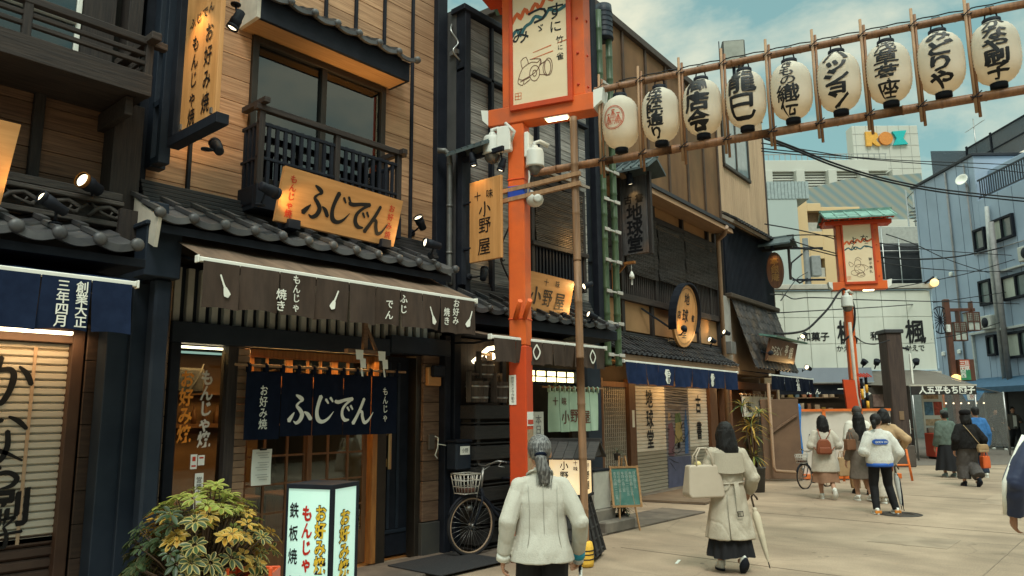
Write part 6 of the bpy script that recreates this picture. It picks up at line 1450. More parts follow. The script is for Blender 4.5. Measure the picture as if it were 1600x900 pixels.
# rolled grey blue shade, black sign band
t = thing('shade_strip', 'wide grey blue sheet awning hanging along the white shop front', 'awning', G, (10.8, 26, 2.5)); m = MB(); m.sheet(lambda a, b: Vector((8.9 + 3.55 * a, 26.0 - .12 * b + .02 * math.sin(a * 9), 3.1 - .52 * b)), 16, 4); m.build('sheet', mat('grey_blue_sheet', (.20, .23, .27), .7, (.17, .195, .23), 1), t)
one('bar', STEEL, t, (8.9, 12.45, 25.86, 25.9, 2.55, 2.60), c=.005)
t = thing('sign_band', 'black cloth sign band with a few white characters under the grey blue awning', 'sign', G, (10.8, 26, 2.2)); m = MB(); m.sheet(lambda a, b: Vector((9.2 + 3.2 * a, 26.0 + .05 * math.sin(a * 14), 2.52 - .33 * b)), 20, 2); m.build('cloth', BLK, t)
m = MB(); m.text([('一', 11.3, 2.36, .24), ('佃', 11.9, 2.36, .24), ('煮', 12.15, 2.36, .24), ('だ', 10.2, 2.28, .2), ('ん', 10.5, 2.28, .2)], lambda u, v, k: (u, 25.93 - k, v), 0, .01, .02); m.build('lettering', WHITEC, t, recalc=False)
# grey brown corner awning with writing
BA = mat('grey_brown_awning', (.13, .115, .095), .8, (.11, .095, .08), 1)
t = thing('corner_awning', 'grey brown sloping stall awning with white characters on its front edge', 'awning', G, (14, 25.6, 2.1))
m = MB(); m.add([(12.5, 26.9, 3.02), (14.5, 26.9, 3.05), (15.25, 24.8, 2.42), (13.1, 24.8, 2.42)], [(0, 1, 2, 3)]); m.add([(14.5, 26.9, 3.05), (15.2, 27.0, 3.0), (15.27, 24.8, 2.42)], [(0, 1, 2)]); m.add([(12.5, 26.9, 3.02), (13.1, 24.8, 2.42), (12.1, 26.0, 2.5)], [(0, 1, 2)]); m.build('canvas', BA, t, recalc=False)
m = MB(); m.box(13.1, 15.25, 24.77, 24.79, 2.12, 2.40); m.build('front_edge', mat('black_valance', (.03, .026, .023), .8), t); one('front_bar', mat('pale_bar', (.5, .46, .38), .5), t, (13.05, 15.28, 24.76, 24.80, 2.40, 2.45), c=.005)
m = MB(); m.text(htext('人五平もち団子', 13.35, 2.27, .27, .98), lambda u, v, k: (u, 24.765 - k, v), 0, .02, .02); m.build('lettering', WHITEC, t, recalc=False)
m = MB(); m.tube([(15.2, 24.8, 2.4), (15.2, 24.8, .0)], .03, 6); m.tube([(13.15, 24.8, 2.4), (13.15, 24.8, 0)], .03, 6); m.build('leg', STEEL, t)
# posters, stall table, plastic sheet
t = thing('poster_board', 'tall board of food picture posters beside the timber post', 'poster board', G, (14.5, 26, 0)); one('board', PAPER, t, (14.05, 14.75, 25.9, 25.95, .6, 2.3), c=.004)
for i, (c, x, z, w_, h_) in enumerate((((.30, .20, .12), 14.1, 2.0, .5, .22), ((.06, .13, .2), 14.1, 1.45, .28, .45), ((.28, .05, .03), 14.42, 1.45, .28, .45), ((.35, .25, .16), 14.1, 1.1, .6, .22), ((.12, .08, .07), 14.1, .75, .25, .28), ((.45, .30, .2), 14.42, .75, .26, .28))): one('poster', mat('poster%d' % i, c, .6, tuple(min(1, q * 2.2) for q in c), 9), t, (x, x + w_, 25.88, 25.9, z, z + h_), c=0)
t = thing('poster_wall', 'dim wall of menu posters left of the timber post', 'poster board', G, (12.8, 25.6, 0)); one('board', mat('dim_board', (.06, .05, .04), .8), t, (12.2, 13.2, 25.8, 25.85, .3, 2.4), c=.004)
for i, (x, z) in enumerate(((12.3, 1.75), (12.75, 1.7), (12.3, 1.2), (12.8, 1.15), (12.35, .7), (12.85, .65))): one('poster', mat('dim_poster%d' % (i % 3), ((.22, .15, .12), (.10, .13, .13), (.30, .26, .2))[i % 3], .7, (.10, .06, .05), 7), t, (x, x + .36, 25.77, 25.8, z, z + .42), c=0)
t = thing('stall_table', 'red cloth covered stall table with menu sheets on it', 'table', G, (14.75, 25.6, 0)); one('cloth', mat('red_cloth', (.50, .075, .04), .8, (.42, .06, .035), 3), t, (14.0, 15.0, 25.3, 25.9, .08, .86), c=.02); one('leg', BLK, t, (14.05, 14.95, 25.35, 25.85, 0, .08), c=0)
one('menu_sheet', mat('poster3', (.35, .25, .16)), t, (14.25, 14.75, 25.27, 25.295, .5, .84), c=0)
STX = [('goods_box', 'white goods box on the red stall table', (14.1, 14.4, 25.4, 25.8, .862, 1.02)), ('goods_box', 'dark goods box on the red stall table', (14.5, 14.9, 25.4, 25.8, .862, .98))]
for q, (nmx, lb, bx) in enumerate(STX): m = MB(); m.box(*bx, 0, .01); m.box(bx[0] + .03, bx[1] - .03, bx[2] + .03, bx[3] - .03, bx[5], bx[5] + .03, 0, .01); tag(m.build(nmx, STORE[5 - q * 4], frame=G), lb, 'box')
PLS = mat('plastic_sheet', (.5, .5, .47), .2, trans=.5)
def _clear(m_):
  n = m_.node_tree.nodes; l = m_.node_tree.links; tr = n.new("ShaderNodeBsdfTransparent"); ms = n.new("ShaderNodeMixShader"); ms.inputs[0].default_value = .72
  o = n["Material Output"]; src = o.inputs[0].links[0].from_socket; l.new(src, ms.inputs[1]); l.new(tr.outputs[0], ms.inputs[2]); l.new(ms.outputs[0], o.inputs[0])
_clear(PLS)
t = thing('stall_tent', 'clear plastic sided stall corner with festive bunting right of the posters', 'stall', G, (16.6, 28, 0))
m = MB(); m.sheet(lambda a, b: Vector((15.4 + 2.3 * a, 27.2 + .05 * math.sin(a * 25), 2.3 - 1.9 * b - .1 * a)), 20, 2); m.sheet(lambda a, b: Vector((17.7 + .05 * math.sin(a * 20), 27.2 + 3 * a, 2.2 - 1.8 * b)), 12, 2); m.build('plastic_wall', PLS, t)
m = MB(); m.tube([(17.7, 27.2, 0), (17.7, 27.2, 2.25)], .035, 6); m.tube([(15.3, 27.0, 2.7), (17.7, 27.2, 2.2)], .025, 6); m.build('frame_tube', STEEL, t)
one('banner', mat('green_banner', (.03, .26, .17), .7), t, (15.62, 15.80, 27.5, 27.52, .9, 1.7), c=0); one('banner', mat('orange_banner', (.45, .13, .03), .7), t, (15.4, 15.75, 27.52, 27.54, 1.7, 2.4), c=0)
m = MB(); m.add([(16.2, 27.3, 2.35), (17.1, 27.3, 2.28), (16.85, 27.3, 1.95), (16.4, 27.3, 1.93)], [(0, 1, 2, 3)]); m.build('bunting', mat('blue_bunting', (.06, .22, .42), .7), t)
m = MB(); m.add([(16.42, 27.28, 2.22), (16.78, 27.28, 2.2), (16.75, 27.28, 1.97), (16.45, 27.28, 1.97)], [(0, 1, 2, 3)]); m.build('bunting_mark', PAPER, t)
m = MB(); m.text([('氷', 16.6, 2.09, .2)], lambda u, v, k: (u, 27.27, v)); m.build('lettering', RED, t, recalc=False)
m = MB()
for k in range(6): m.ball((16.0 + k * .28, 27.9, 1.86), .03)
m.build('bulb_string', mat('glow_small', (1, .8, .5), .5, emis=(1, .75, .4), es=2.5), t)
# timber post
t = thing('timber_post', 'thick dark brown square timber gate post with metal cap on the paving', 'post', G, (11.45, 22.3, 0))
one('post', mat('post_timber', (.075, .05, .04), .7, (.045, .03, .026), 3, (6, 6, .6), bump=.2), t, (11.15, 11.62, 22.2, 22.7, .62, 3.9), c=.02); one('base', mat('post_stone', (.10, .08, .065), .8, (.07, .055, .045), 3), t, (11.1, 11.68, 22.15, 22.75, 0, .62), c=.02)
one('cap', mat('cap_metal', (.045, .045, .05), .5), t, (11.1, 11.67, 22.15, 22.75, 3.9, 4.02), c=.02); one('plate', mat('tan_plate', (.22, .14, .08), .6), t, (11.32, 11.46, 22.18, 22.2, 1.35, 1.6), c=.004); one('notice', PAPER, t, (11.63, 11.65, 22.25, 22.5, .95, 1.35), (11.63, 11.66, 22.4, 22.46, 1.3, 2.0), c=0)
m = MB(); m.bar((11.62, 22.4, 3.5), (11.85, 22.3, 3.42), .06); m.build('hook', BLK, t)
one('rolled_banner', PAPER, t, (11.84, 11.90, 22.28, 22.33, 2.4, 3.3), c=.01)
# construction barrier with white sheet
t = thing('site_barrier', 'white sheeted construction barrier with orange straps and small black text', 'barrier', G, (8.1, 18.5, 0))
m = MB(); m.sheet(lambda a, b: Vector((6.95 + 2.25 * a, 18.45 + .02 * math.sin(a * 22) + .015 * math.sin(b * 9), 1.62 - 1.5 * b)), 24, 8); m.build('sheet', mat('white_tarp', (.62, .57, .50), .6, (.55, .50, .43), 2), t)
ORN = mat('orange_strap', (.75, .17, .03), .6)
one('strap', ORN, t, (7.52, 7.60, 18.40, 18.42, .5, 1.68), (8.42, 8.50, 18.40, 18.42, .4, 1.68), (6.95, 9.2, 18.40, 18.43, 1.62, 1.68), c=0)
m = MB(); m.text(htext('安全第一', 7.15, 1.02, .16, 1.0) , lambda u, v, k: (u, 18.415 - k, v), 0, .01); m.text(htext('安全', 8.78, 1.02, .16, 1.0), lambda u, v, k: (u, 18.415 - k, v), 0, .01); m.build('lettering', INK, t, recalc=False)
one('base', ORN, t, (6.95, 9.3, 18.36, 18.56, .02, .14), c=.01)
t = thing('handrail_stand', 'row of orange tubular barricade frames at the foot of the white barrier', 'barricade', G, (8.3, 18.0, 0))
m = MB()
for x in (7.75, 8.3, 8.85): m.tube([(x, 18.0, 0), (x + .08, 18.0, .72), (x + .42, 18.0, .72), (x + .5, 18.0, 0)], .028, 7); m.tube([(x + .05, 18, .36), (x + .46, 18, .36)], .024, 7)
m.build('frame_tube', ORN, t)
t = thing('ply_hoarding', 'brown plywood hoarding panel with slanted brace at the row end', 'hoarding', G, (6.45, 18.1, 0)); one('panel', mat('brown_ply', (.17, .10, .06), .75, (.12, .07, .045), 1.5), t, (5.95, 6.86, 18.15, 18.2, .05, 1.92), c=.005)
m = MB(); m.bar((6.1, 18.12, 1.1), (6.8, 18.12, 1.55), .07, .04); m.build('brace', BLOCKW, t)
t = thing('blue_tarp_roll', 'bright blue tarp rolled around the barrier corner post', 'tarp', G, (6.9, 18.3, 0)); m = MB(); m.tube([(6.86, 18.3, .5), (6.87, 18.3, .7), (6.85, 18.3, 1.2), (6.88, 18.3, 1.72), (6.87, 18.3, 1.8)], [.06, .09, .085, .10, .08], 10); m.build('roll', mat('blue_tarp', (.03, .20, .55), .5, (.02, .14, .42), 9), t)
m = MB(); m.tube([(6.87, 18.3, 0), (6.87, 18.3, 1.85)], .03, 6); m.build('post', STEEL, t)
t = thing('brown_standpipe', 'brown pipe bending along the plywood hoarding', 'pipe', G, (6.2, 17.9, 0)); m = MB(); m.tube([(6.12, 18.0, 2.3), (6.12, 18.0, .35), (6.16, 17.98, .25), (6.6, 17.9, .22)], .04, 8); m.build('pipe', mat('tan_pipe', (.33, .21, .13), .5), t)
# street lantern post with wheel and signs
RB = mat('red_brown_steel', (.13, .055, .035), .5, (.10, .042, .028), 3)
t = thing('street_lantern', 'red brown lamp post with two lattice box lanterns and a wheel ornament', 'street lamp', G, (17.6, 30, 0))
one('post', RB, t, (17.5, 17.72, 29.9, 30.1, 0, 6.05), c=.02); one('arm', RB, t, (17.72, 18.75, 29.95, 30.05, 5.55, 5.68), c=.01)
for x, z in ((17.75, 4.35), (18.32, 4.75)):
  lb = one('lantern_frame', RB, t, (x, x + .52, 29.85, 30.15, z, z + .04), (x, x + .52, 29.85, 30.15, z + .72, z + .76), (x, x + .03, 29.83, 29.87, z, z + .76), (x + .49, x + .52, 29.83, 29.87, z, z + .76), (x + .24, x + .28, 29.83, 30.1, z, z + 1.2), (x, x + .52, 29.83, 29.86, z + .36, z + .40), c=0)
  m = MB()
  for k in range(7): m.box(x + .03 + k * .075, x + .045 + k * .075, 29.835, 29.85, z + .4, z + .72)
  for k in range(3): m.box(x + .02, x + .5, 29.835, 29.85, z + .47 + k * .09, z + .485 + k * .09)
  m.build('lattice', RB, lb)
  m = MB(); m.box(x + .03, x + .49, 29.87, 30.13, z + .04, z + .72); m.build('shade', mat('pale_shade', (.50, .54, .48), .5), lb)
m = MB(); m.tube([(17.3 + .38 * math.cos(a), 29.95, 5.2 + .55 * math.sin(a)) for a in [2 * math.pi * k / 20 for k in range(20)]], .025, 5, closed=True)
for k in range(8): a = math.pi * k / 8; m.bar((17.3 - .38 * math.cos(a), 29.95, 5.2 - .55 * math.sin(a)), (17.3 + .38 * math.cos(a), 29.95, 5.2 + .55 * math.sin(a)), .025)
m.build('wheel', BLK, t)
bx = one('sign_box', RB, t, (17.75, 18.35, 29.75, 30.25, 2.75, 3.6), c=.01); one('sign_face', mat('sign_red', (.55, .10, .05), .6), bx, (17.77, 18.15, 29.73, 29.75, 3.2, 3.58), c=0); one('sign_face', mat('sign_green', (.05, .28, .13), .6), bx, (17.77, 18.15, 29.73, 29.75, 2.78, 3.2), c=0)
m = MB(); m.text(vtext('三囚西', 17.86, 3.55, .23) + vtext('旦草', 18.04, 3.55, .2), lambda u, v, k: (u, 29.725 - k, v), 0, .02); m.build('lettering', WHITEC, bx, recalc=False)
one('camera_box', WHITEP, t, (17.45, 17.6, 29.8, 29.9, 4.7, 5.0), c=.01)
m = MB(); m.lathe([(.16, 0), (.16, .6), (.05, .66)], (17.6, 29.8, 2.35), 10); m.build('lower_lamp', mat('glow_amber', (1, .6, .2), .4, emis=(1, .55, .15), es=1.3), t)
# blue grey building at the right (its long side follows the street)
BW = mat('blue_grey_render', (.33, .41, .52), .75, (.29, .365, .47), .5, dirt=((.20, .25, .31), .35, .5))
b6 = thing('blue_building', 'blue grey rendered four storey building with dark framed windows at the right', 'building', G, (21, 31, 0))
one('wall', BW, b6, (21.0, 32, 32.5, 37.6, 0, 13.0), (21.0, 32, 20, 32.5, 0, 10.9), (21.6, 32, 20, 32.5, 10.9, 12.3), c=.02)
m = MB()
for y in [23 + k * .9 for k in range(17)]: m.box(20.992, 21.0, y, y + .02, 2.8, 10.88 if y < 32.5 else 12.98)
m.build('wall_seam', mat('seam_blue', (.09, .12, .165), .8), b6)
one('parapet', mat('dark_parapet', (.03, .035, .045), .6), b6, (20.9, 32, 32.4, 37.7, 13.0, 13.12), c=.01)
GW = mat('green_grey_pane', (.09, .12, .12), .12, spec=.8)
CUR = mat('pale_curtain', (.52, .55, .48), .8, (.42, .45, .39), 6, (6, 6, .5))
def far_window(y0, y1, z0, z1, two=True):
  f = one('window', BLK, b6, (20.86, 21.0, y0, y0 + .1, z0, z1), (20.86, 21.0, y1 - .1, y1, z0, z1), (20.86, 21.0, y0 + .1, y1 - .1, z1 - .1, z1), (20.84, 21.0, y0 + .1, y1 - .1, z0, z0 + .1), *(((20.87, 21.0, (y0 + y1) / 2 - .05, (y0 + y1) / 2 + .05, z0 + .1, z1 - .1),) if two else ()), c=.006)
  m = MB(); m.box(20.95, 20.97, y0 + .1, y1 - .1, z0 + .1, z1 - .1); m.build('pane', GW, f)
  if two: m = MB(); m.box(20.93, 20.948, (y0 + y1) / 2 + .1, y1 - .12, z0 + .1, z1 - .1); m.build('curtain', CUR, f)
far_window(30.25, 31.72, 8.72, 9.72); far_window(32.15, 32.95, 8.62, 9.62, False); far_window(32.15, 32.98, 6.15, 7.28, False); far_window(29.6, 31.45, 6.15, 7.18); far_window(32.25, 32.85, 3.92, 4.84, False); far_window(29.8, 31.6, 3.72, 4.82); far_window(27.2, 28.6, 6.15, 7.18); far_window(27.2, 28.6, 8.7, 9.7)
one('ledge', mat('white_ledge', (.50, .52, .5), .6), b6, (20.8, 21.0, 27, 33.9, 4.95, 5.05), (20.88, 21.0, 33.8, 33.9, 2.7, 4.95), (20.84, 21.0, 27, 31.6, 7.4, 7.48), c=.01)
m = MB(); m.tube([(20.85, 31.7, 10.4), (20.82, 31.8, 8), (20.82, 31.8, 2.7)], .09, 8); m.build('drainpipe', mat('pale_pipe', (.42, .43, .42), .5), b6)
m = MB(); m.tube([(20.7, 31.3, 9.6), (20.7, 31.3, 2.7)], .11, 8); m.build('service_pipe', mat('grey_pipe', (.25, .24, .24), .5), b6)
for (y, z) in ((28.9, 5.05), (31.9, 5.05), (28.9, 7.5)):
  ac = one('air_conditioner', mat('ac_white', (.50, .50, .46), .5), b6, (20.55, 20.97, y, y + .8, z, z + .6), c=.03); m = MB(); m.lathe([(.22, 0), (.22, .02), (.05, .03)], (20.55, y + .35, z + .3), 16, 0, (-1, 0, 0)); m.build('fan_grille', BLK, ac)
m = MB(); m.tube([(20.93, 29.2, 5.6), (20.92, 29.2, 8.4), (20.92, 33.0, 8.5), (20.92, 33.1, 12.8)], .035, 5); m.tube([(20.93, 34.6, 2.9), (20.93, 34.6, 12.9)], .05, 6); m.build('conduit', mat('grey_pipe', (.25, .24, .24), .5), b6)
for y in (24.5, 34.9, 36.2): one('vent_cap', WHITEP, b6, (20.88, 21.0, y, y + .2, 7.9, 8.1), (20.88, 21.0, y, y + .2, 4.2, 4.4), c=.03)
rl = one('terrace_railing', mat('dark_rail', (.035, .045, .06), .5), b6, (21.0, 21.06, 20, 32.4, 11.75, 11.82), (21.0, 21.06, 20, 32.4, 10.95, 11.0), c=0)
m = MB()
for k in range(80): m.box(21.01, 21.05, 20 + k * .155, 20.03 + k * .155, 11.0, 11.75)
m.build('railing_bar', mat('dark_rail', (.035, .045, .06), .5), rl)
MESHM = mat('mesh_screen', (.06, .075, .095), .7)
_cl = MESHM.node_tree; _n = _cl.nodes; _l = _cl.links; _t = _n.new("ShaderNodeBsdfTransparent"); _m = _n.new("ShaderNodeMixShader"); _m.inputs[0].default_value = .25; _l.new(_n["Principled BSDF"].outputs[0], _m.inputs[1]); _l.new(_t.outputs[0], _m.inputs[2]); _l.new(_m.outputs[0], _n["Material Output"].inputs[0])
ms = one('roof_screen', MESHM, b6, (23, 23.04, 22, 36, 13.1, 14.6), (21.2, 23, 36, 36.05, 13.1, 14.5), c=0)
one('screen_post', BLK, ms, *[(22.94, 23.0, y, y + .1, 12.3, 14.7) for y in (22, 25, 28, 31, 34, 35.9)], (22.95, 23.0, 22, 36, 14.55, 14.62), (22.95, 23.0, 22, 36, 13.8, 13.86), c=0)
t = thing('roof_aerial', 'thin television aerial standing on the blue building roof', 'aerial', G, (23.6, 36, 13)); m = MB(); m.tube([(23.5, 36, 13), (23.5, 36, 16.2)], .03, 5); m.bar((23.1, 36, 15.5), (24.0, 36, 16.1), .03)
for k in range(6): m.bar((23.2 + k * .14, 35.7, 15.57 + k * .09), (23.2 + k * .14, 36.3, 15.57 + k * .09), .015)
m.build('mast', STEEL, t)
t = thing('satellite_dish', 'small white satellite dish at the blue building corner', 'dish', G, (20.9, 33, 11.6)); m = MB(); m.lathe([(.02, 0), (.2, .05), (.28, .12), (.27, .125), (.18, .06), (.01, .02)], (20.75, 33, 12.0), 14, 0, (-.8, -.5, .3)); m.build('dish', WHITEP, t)
m = MB(); m.tube([(20.8, 33, 12), (20.95, 33, 11.8), (20.98, 33, 11.4)], .025, 5); m.build('arm', STEEL, t)
t = thing('shop_awning', 'blue shop awning along the foot of the blue grey building', 'awning', G, (20.4, 31, 2.4)); m = MB(); m.add([(21, 24, 3.0), (21, 34.3, 3.0), (19.9, 34.3, 2.55), (19.9, 24, 2.55)], [(0, 1, 2, 3)]); m.add([(19.9, 24, 2.55), (19.9, 34.3, 2.55), (19.9, 34.3, 2.32), (19.9, 24, 2.32)], [(0, 1, 2, 3)]); m.build('canvas', mat('blue_canvas', (.055, .12, .20), .75), t)
one('shopfront', mat('shop_dark', (.03, .033, .04), .6), b6, (20.96, 21.0, 20, 37, .05, 2.6), c=0)
for y in (30.5, 32, 33.4): one('shop_post', mat('grey_frame', (.12, .12, .12), .5), b6, (20.9, 20.98, y, y + .12, .05, 2.6), c=0)
WIRES = [
  [(6.03, 17, 8.14), (7.14, 18, 8.21), (8.75, 19.5, 8.31), (10.7, 21, 8.38), (13.04, 22.5, 8.49), (15.59, 24, 8.71), (17.82, 25, 8.83)] ,
  [(6.07, 17, 8.07), (7.22, 18, 8.11), (8.83, 19.5, 8.2), (10.79, 21, 8.28), (13.13, 22.5, 8.39), (15.68, 24, 8.6), (17.8, 25, 8.72)] ,
  [(5.98, 17, 7.82), (8.04, 19, 8.39), (10.19, 21, 8.97), (12.8, 23, 9.54), (16.14, 25, 10.12), (19.4, 27, 10.7)] ,
  [(5.99, 17, 7.95), (8.04, 19, 8.46), (10.19, 21, 8.95), (12.79, 23, 9.48), (16.12, 25, 9.96), (19.36, 27, 10.4)] ,
  [(5.98, 17, 7.75), (7.86, 19, 8.34), (10.0, 21, 8.93)] ,
  [(5.59, 16, 5.71), (7.15, 18, 6.05), (8.81, 20, 6.31), (9.01, 20, 6.17)] ,
  [(6.82, 18, 5.92), (7.87, 19, 6.17), (9.07, 20, 6.35)] ,
  [(6.89, 18, 5.81), (7.77, 19, 5.86), (9.03, 20, 5.84)] ,
  [(6.96, 18, 5.64), (7.92, 19, 5.74), (9.03, 20, 5.77)] ,
  [(10.31, 20, 6.41), (13.29, 24, 7.01), (16.67, 28, 7.31), (20.67, 32, 7.54), (23.74, 34, 7.44)] ,
  [(10.08, 20, 5.76), (13.45, 24, 6.51), (17.18, 28, 7.43), (20.68, 31, 8.37), (22.58, 32, 8.98)] ,
  [(10.06, 20, 5.62), (13.63, 24, 6.19), (17.84, 28, 6.83), (22.4, 32, 7.55)] ,
  [(10.11, 20, 6.16), (13.69, 24, 6.83), (17.92, 28, 7.53), (22.49, 32, 8.23)] ,
  [(6.28, 18, 4.45), (7.01, 19, 4.59), (7.63, 20, 4.63), (8.22, 20.5, 4.74), (9.51, 21.5, 4.86), (10.11, 22, 4.9), (12.9, 24, 5.13), (16.38, 27, 5.51), (21.53, 31, 5.97)] ,
  [(12.21, 24, 5.52), (15.29, 27, 6.28), (18.23, 29, 6.99), (21.78, 31, 8.03)] ,
  [(6.91, 20, 4.24), (9.95, 23, 4.73), (13.51, 26, 5.25), (17.09, 29, 5.85), (22.31, 32, 6.76)] ,
  [(5.82, 16.5, 3.34), (6.36, 17, 3.39), (7.05, 17.8, 3.56), (7.58, 18.3, 3.89), (8.09, 18.8, 4.26), (8.51, 19.2, 4.66), (8.77, 19.4, 4.79), (8.99, 19.5, 4.49), (9.03, 19.5, 4.15), (8.95, 19.5, 3.73), (8.74, 19.5, 3.48), (8.62, 19.5, 3.48)] ,
  [(8.97, 19.5, 3.56), (9.53, 20.2, 3.45), (10.18, 21, 3.47), (10.71, 21.6, 3.57), (11.15, 22, 3.68)] ,
  [(15.19, 27, 4.16), (17.46, 29, 4.53), (20.04, 31, 5.1), (22.87, 33, 5.82)] ,
  [(6.92, 19, 4.44), (10.47, 27.0, 6.41), (12.91, 32, 7.6)] ,
]
# ------------------------------------------------------------------ far buildings
t = thing('department_store', 'pale department store with louvred penthouse and colourful letters on its tower', 'building', G, (58, 125, 0))
RW = mat('pale_tile_wall', (.50, .50, .45), .7, (.46, .46, .415), .08)
one('tower', RW, t, (62.5, 74.5, 130, 132.5, 0, 53), c=.05)
m = MB()
for k in range(8): m.box(62.48, 74.5, 129.96, 130, 36 + k * 2.2, 36.06 + k * 2.2)
for k in range(6): m.box(63 + k * 2, 63.06 + k * 2, 129.96, 130, 36, 53)
m.build('tile_joint', mat('joint_grey', (.38, .38, .35), .8), t)
lw = one('lower_block', RW, t, (36, 64.5, 120, 129.9, 0, 36.8), c=.05)
one('louvre_storey', RW, t, (36, 64.0, 121.5, 129.9, 41.6, 43.6), (36, 64, 121, 129.9, 36.8, 38.6), c=.05)
for k in range(5): x = 38.4 + k * 5.4; one('pier', RW, t, (x + 4.2, x + 5.6, 120.6, 129, 38.6, 41.6), c=.05)
one('louvre_back', mat('louvre_dark', (.16, .165, .16), .8), t, (36, 64, 122.5, 123, 38.6, 41.6), c=0)
m = MB()
for k in range(6): m.box(36, 64, 122.0, 122.3, 38.8 + k * .48, 39.05 + k * .48)
m.build('louvre', RW, t)
m = MB()
for k in range(30): m.box(36.2 + k * .95, 36.3 + k * .95, 121.6, 121.7, 43.6, 44.7)
m.box(36, 64, 121.6, 121.7, 44.6, 44.75); m.build('roof_rail', mat('rail_grey', (.32, .33, .32), .6), t)
f = lambda a, b, q: (a, q, b)
m = MB(); m.prism([(64.7, 49.0), (65.7, 49.0), (65.7, 49.7), (66.6, 49.0), (67.3, 49.0), (66.5, 50.1), (67.0, 50.7), (66.8, 51.4), (66.2, 51.7), (64.7, 51.7)], f, 129.5, 129.95); m.build('logo_letter', mat('logo_amber', (.75, .38, .06), .5), t)
m = MB(); m.prism([(68.35 + 1.25 * math.cos(2 * math.pi * k / 20), 50.4 + 1.25 * math.sin(2 * math.pi * k / 20)) for k in range(20)], f, 129.5, 129.95); m.build('logo_letter', mat('logo_orange', (.65, .24, .05), .5), t)
m = MB(); m.prism([(69.6, 51.7), (72.2, 51.9), (71.5, 50.4), (72.3, 49.3), (69.6, 49.1), (70.3, 50.4)], f, 129.5, 129.95); m.build('logo_letter', mat('logo_teal', (.02, .45, .45), .5), t)
t = thing('striped_block', 'big grey blue wall with fine diagonal stripes in front of the department store', 'building', G, (44, 92, 0))
HW = mat('hatched_wall', (.22, .27, .27), .75, (.19, .235, .235), .1)
_t = HW.node_tree; _n = _t.nodes; _l = _t.links; _wv = _n.new("ShaderNodeTexWave"); _wv.inputs['Scale'].default_value = .32; _mp = _n.new("ShaderNodeMapping"); _mp.inputs['Rotation'].default_value = (0, R(48), 0); _tc = _n.new("ShaderNodeTexCoord")
_l.new(_tc.outputs['Object'], _mp.inputs[0]); _l.new(_mp.outputs[0], _wv.inputs[0]); _mx = _n.new("ShaderNodeMix"); _mx.data_type = 'RGBA'; _mx.inputs[6].default_value = (.16, .23, .25, 1); _mx.inputs[7].default_value = (.27, .27, .22, 1); _l.new(_wv.outputs['Fac'], _mx.inputs['Factor']); _l.new(_mx.outputs[2], _n["Principled BSDF"].inputs['Base Color'])
m = MB(); m.prism([(34, 20), (51.5, 20), (51.5, 30.9), (42, 30.2), (38, 29.2), (34, 29)], lambda a, b, q: (a, q, b), 90, 100); m.build('wall', HW, t); one('podium', mat('pale_tile_wall', (.50, .50, .45)), t, (34, 51.5, 89.5, 100, 0, 24.8), c=.05)
t = thing('spiral_stair', 'grey steel spiral fire stair on the side of the striped block', 'stair', G, (25.6, 45, 0))
m = MB(); m.tube([(25.6, 45, 0), (25.6, 45, 15)], .12, 8)
for k in range(60):
  a = k * .42; z = 6 + k * .15; m.bar((25.6, 45, z), (25.6 + .8 * math.cos(a), 45 + .8 * math.sin(a), z), .25, .04)
m.tube([(25.6 + .82 * math.cos(k * .21), 45 + .82 * math.sin(k * .21), 6.9 + k * .075) for k in range(120)], .035, 5)
for k in range(4): m.tube([(25.6 + .95 * math.cos(k * 1.57), 45 + .95 * math.sin(k * 1.57), 0), (25.6 + .95 * math.cos(k * 1.57), 45 + .95 * math.sin(k * 1.57), 15.2)], .05, 5)
m.build('steps', mat('stair_grey', (.25, .27, .27), .6), t)
t = thing('pale_block', 'pale grey green block with ribbed roof parapet left of the tan flats', 'building', G, (18, 52, 0)); one('wall', mat('pale_green_wall', (.40, .45, .43), .7, (.37, .42, .40), .2), t, (15, 20.6, 52, 54.5, 0, 16.7), c=.03)
m = MB()
for k in range(30): m.box(14 + k * .25, 14.19 + k * .25, 51.95, 52, 16.7, 18.0)
m.box(14, 21.5, 52, 54.5, 16.7, 17.95); m.build('parapet', mat('ribbed_parapet', (.34, .40, .40), .7), t)
t = thing('tan_flats', 'tan rendered block of flats with recessed balconies behind the white shop', 'building', G, (24, 55, 0))
TN = mat('tan_flat_wall', (.66, .47, .26), .75, (.61, .43, .235), .2)
one('wall', TN, t, (21.7, 26.5, 55.6, 58, 0, 17.0), (21.7, 22.5, 55, 55.6, 0, 17.4), (23.55, 26.5, 55, 55.6, 0, 16.9), (22.5, 23.55, 55, 55.6, 16.6, 17.2), (22.5, 23.55, 55, 55.6, 12.9, 15.0), (22.5, 23.55, 55, 55.6, 0, 11.5), c=.02)
for z in (15.0, 11.5): bl_ = one('balcony', mat('dark_tan', (.26, .15, .08), .8), t, (22.5, 23.55, 55.55, 55.6, z, z + 1.6), c=0); one('balcony_panel', mat('pale_balcony', (.45, .42, .36), .6), bl_, (22.5, 23.5, 55.02, 55.06, z, z + .7), c=0)
t = thing('scaffold_house', 'low dark house wrapped in black scaffold netting under the striped block', 'building', G, (21.5, 40, 0)); one('wall', mat('pale_low_wall', (.42, .42, .38), .8), t, (20.6, 25, 44, 44.8, 0, 12.6), c=.02); one('netting', mat('black_netting', (.025, .027, .03), .9, (.04, .042, .045), 2, bump=.3), t, (19.5, 23.4, 40, 40.9, 6, 10.7), c=.2)
m = MB()
for x in (19.4, 20.3, 21.2, 22.3): m.tube([(x, 39.9, 5), (x, 39.9, 11.6 if x < 21 else 11)], .035, 5)
for z in (7, 8.6, 10.2): m.tube([(19.3, 39.9, z), (23.4, 39.9, z)], .03, 5)
m.build('scaffold_tube', STEEL, t)
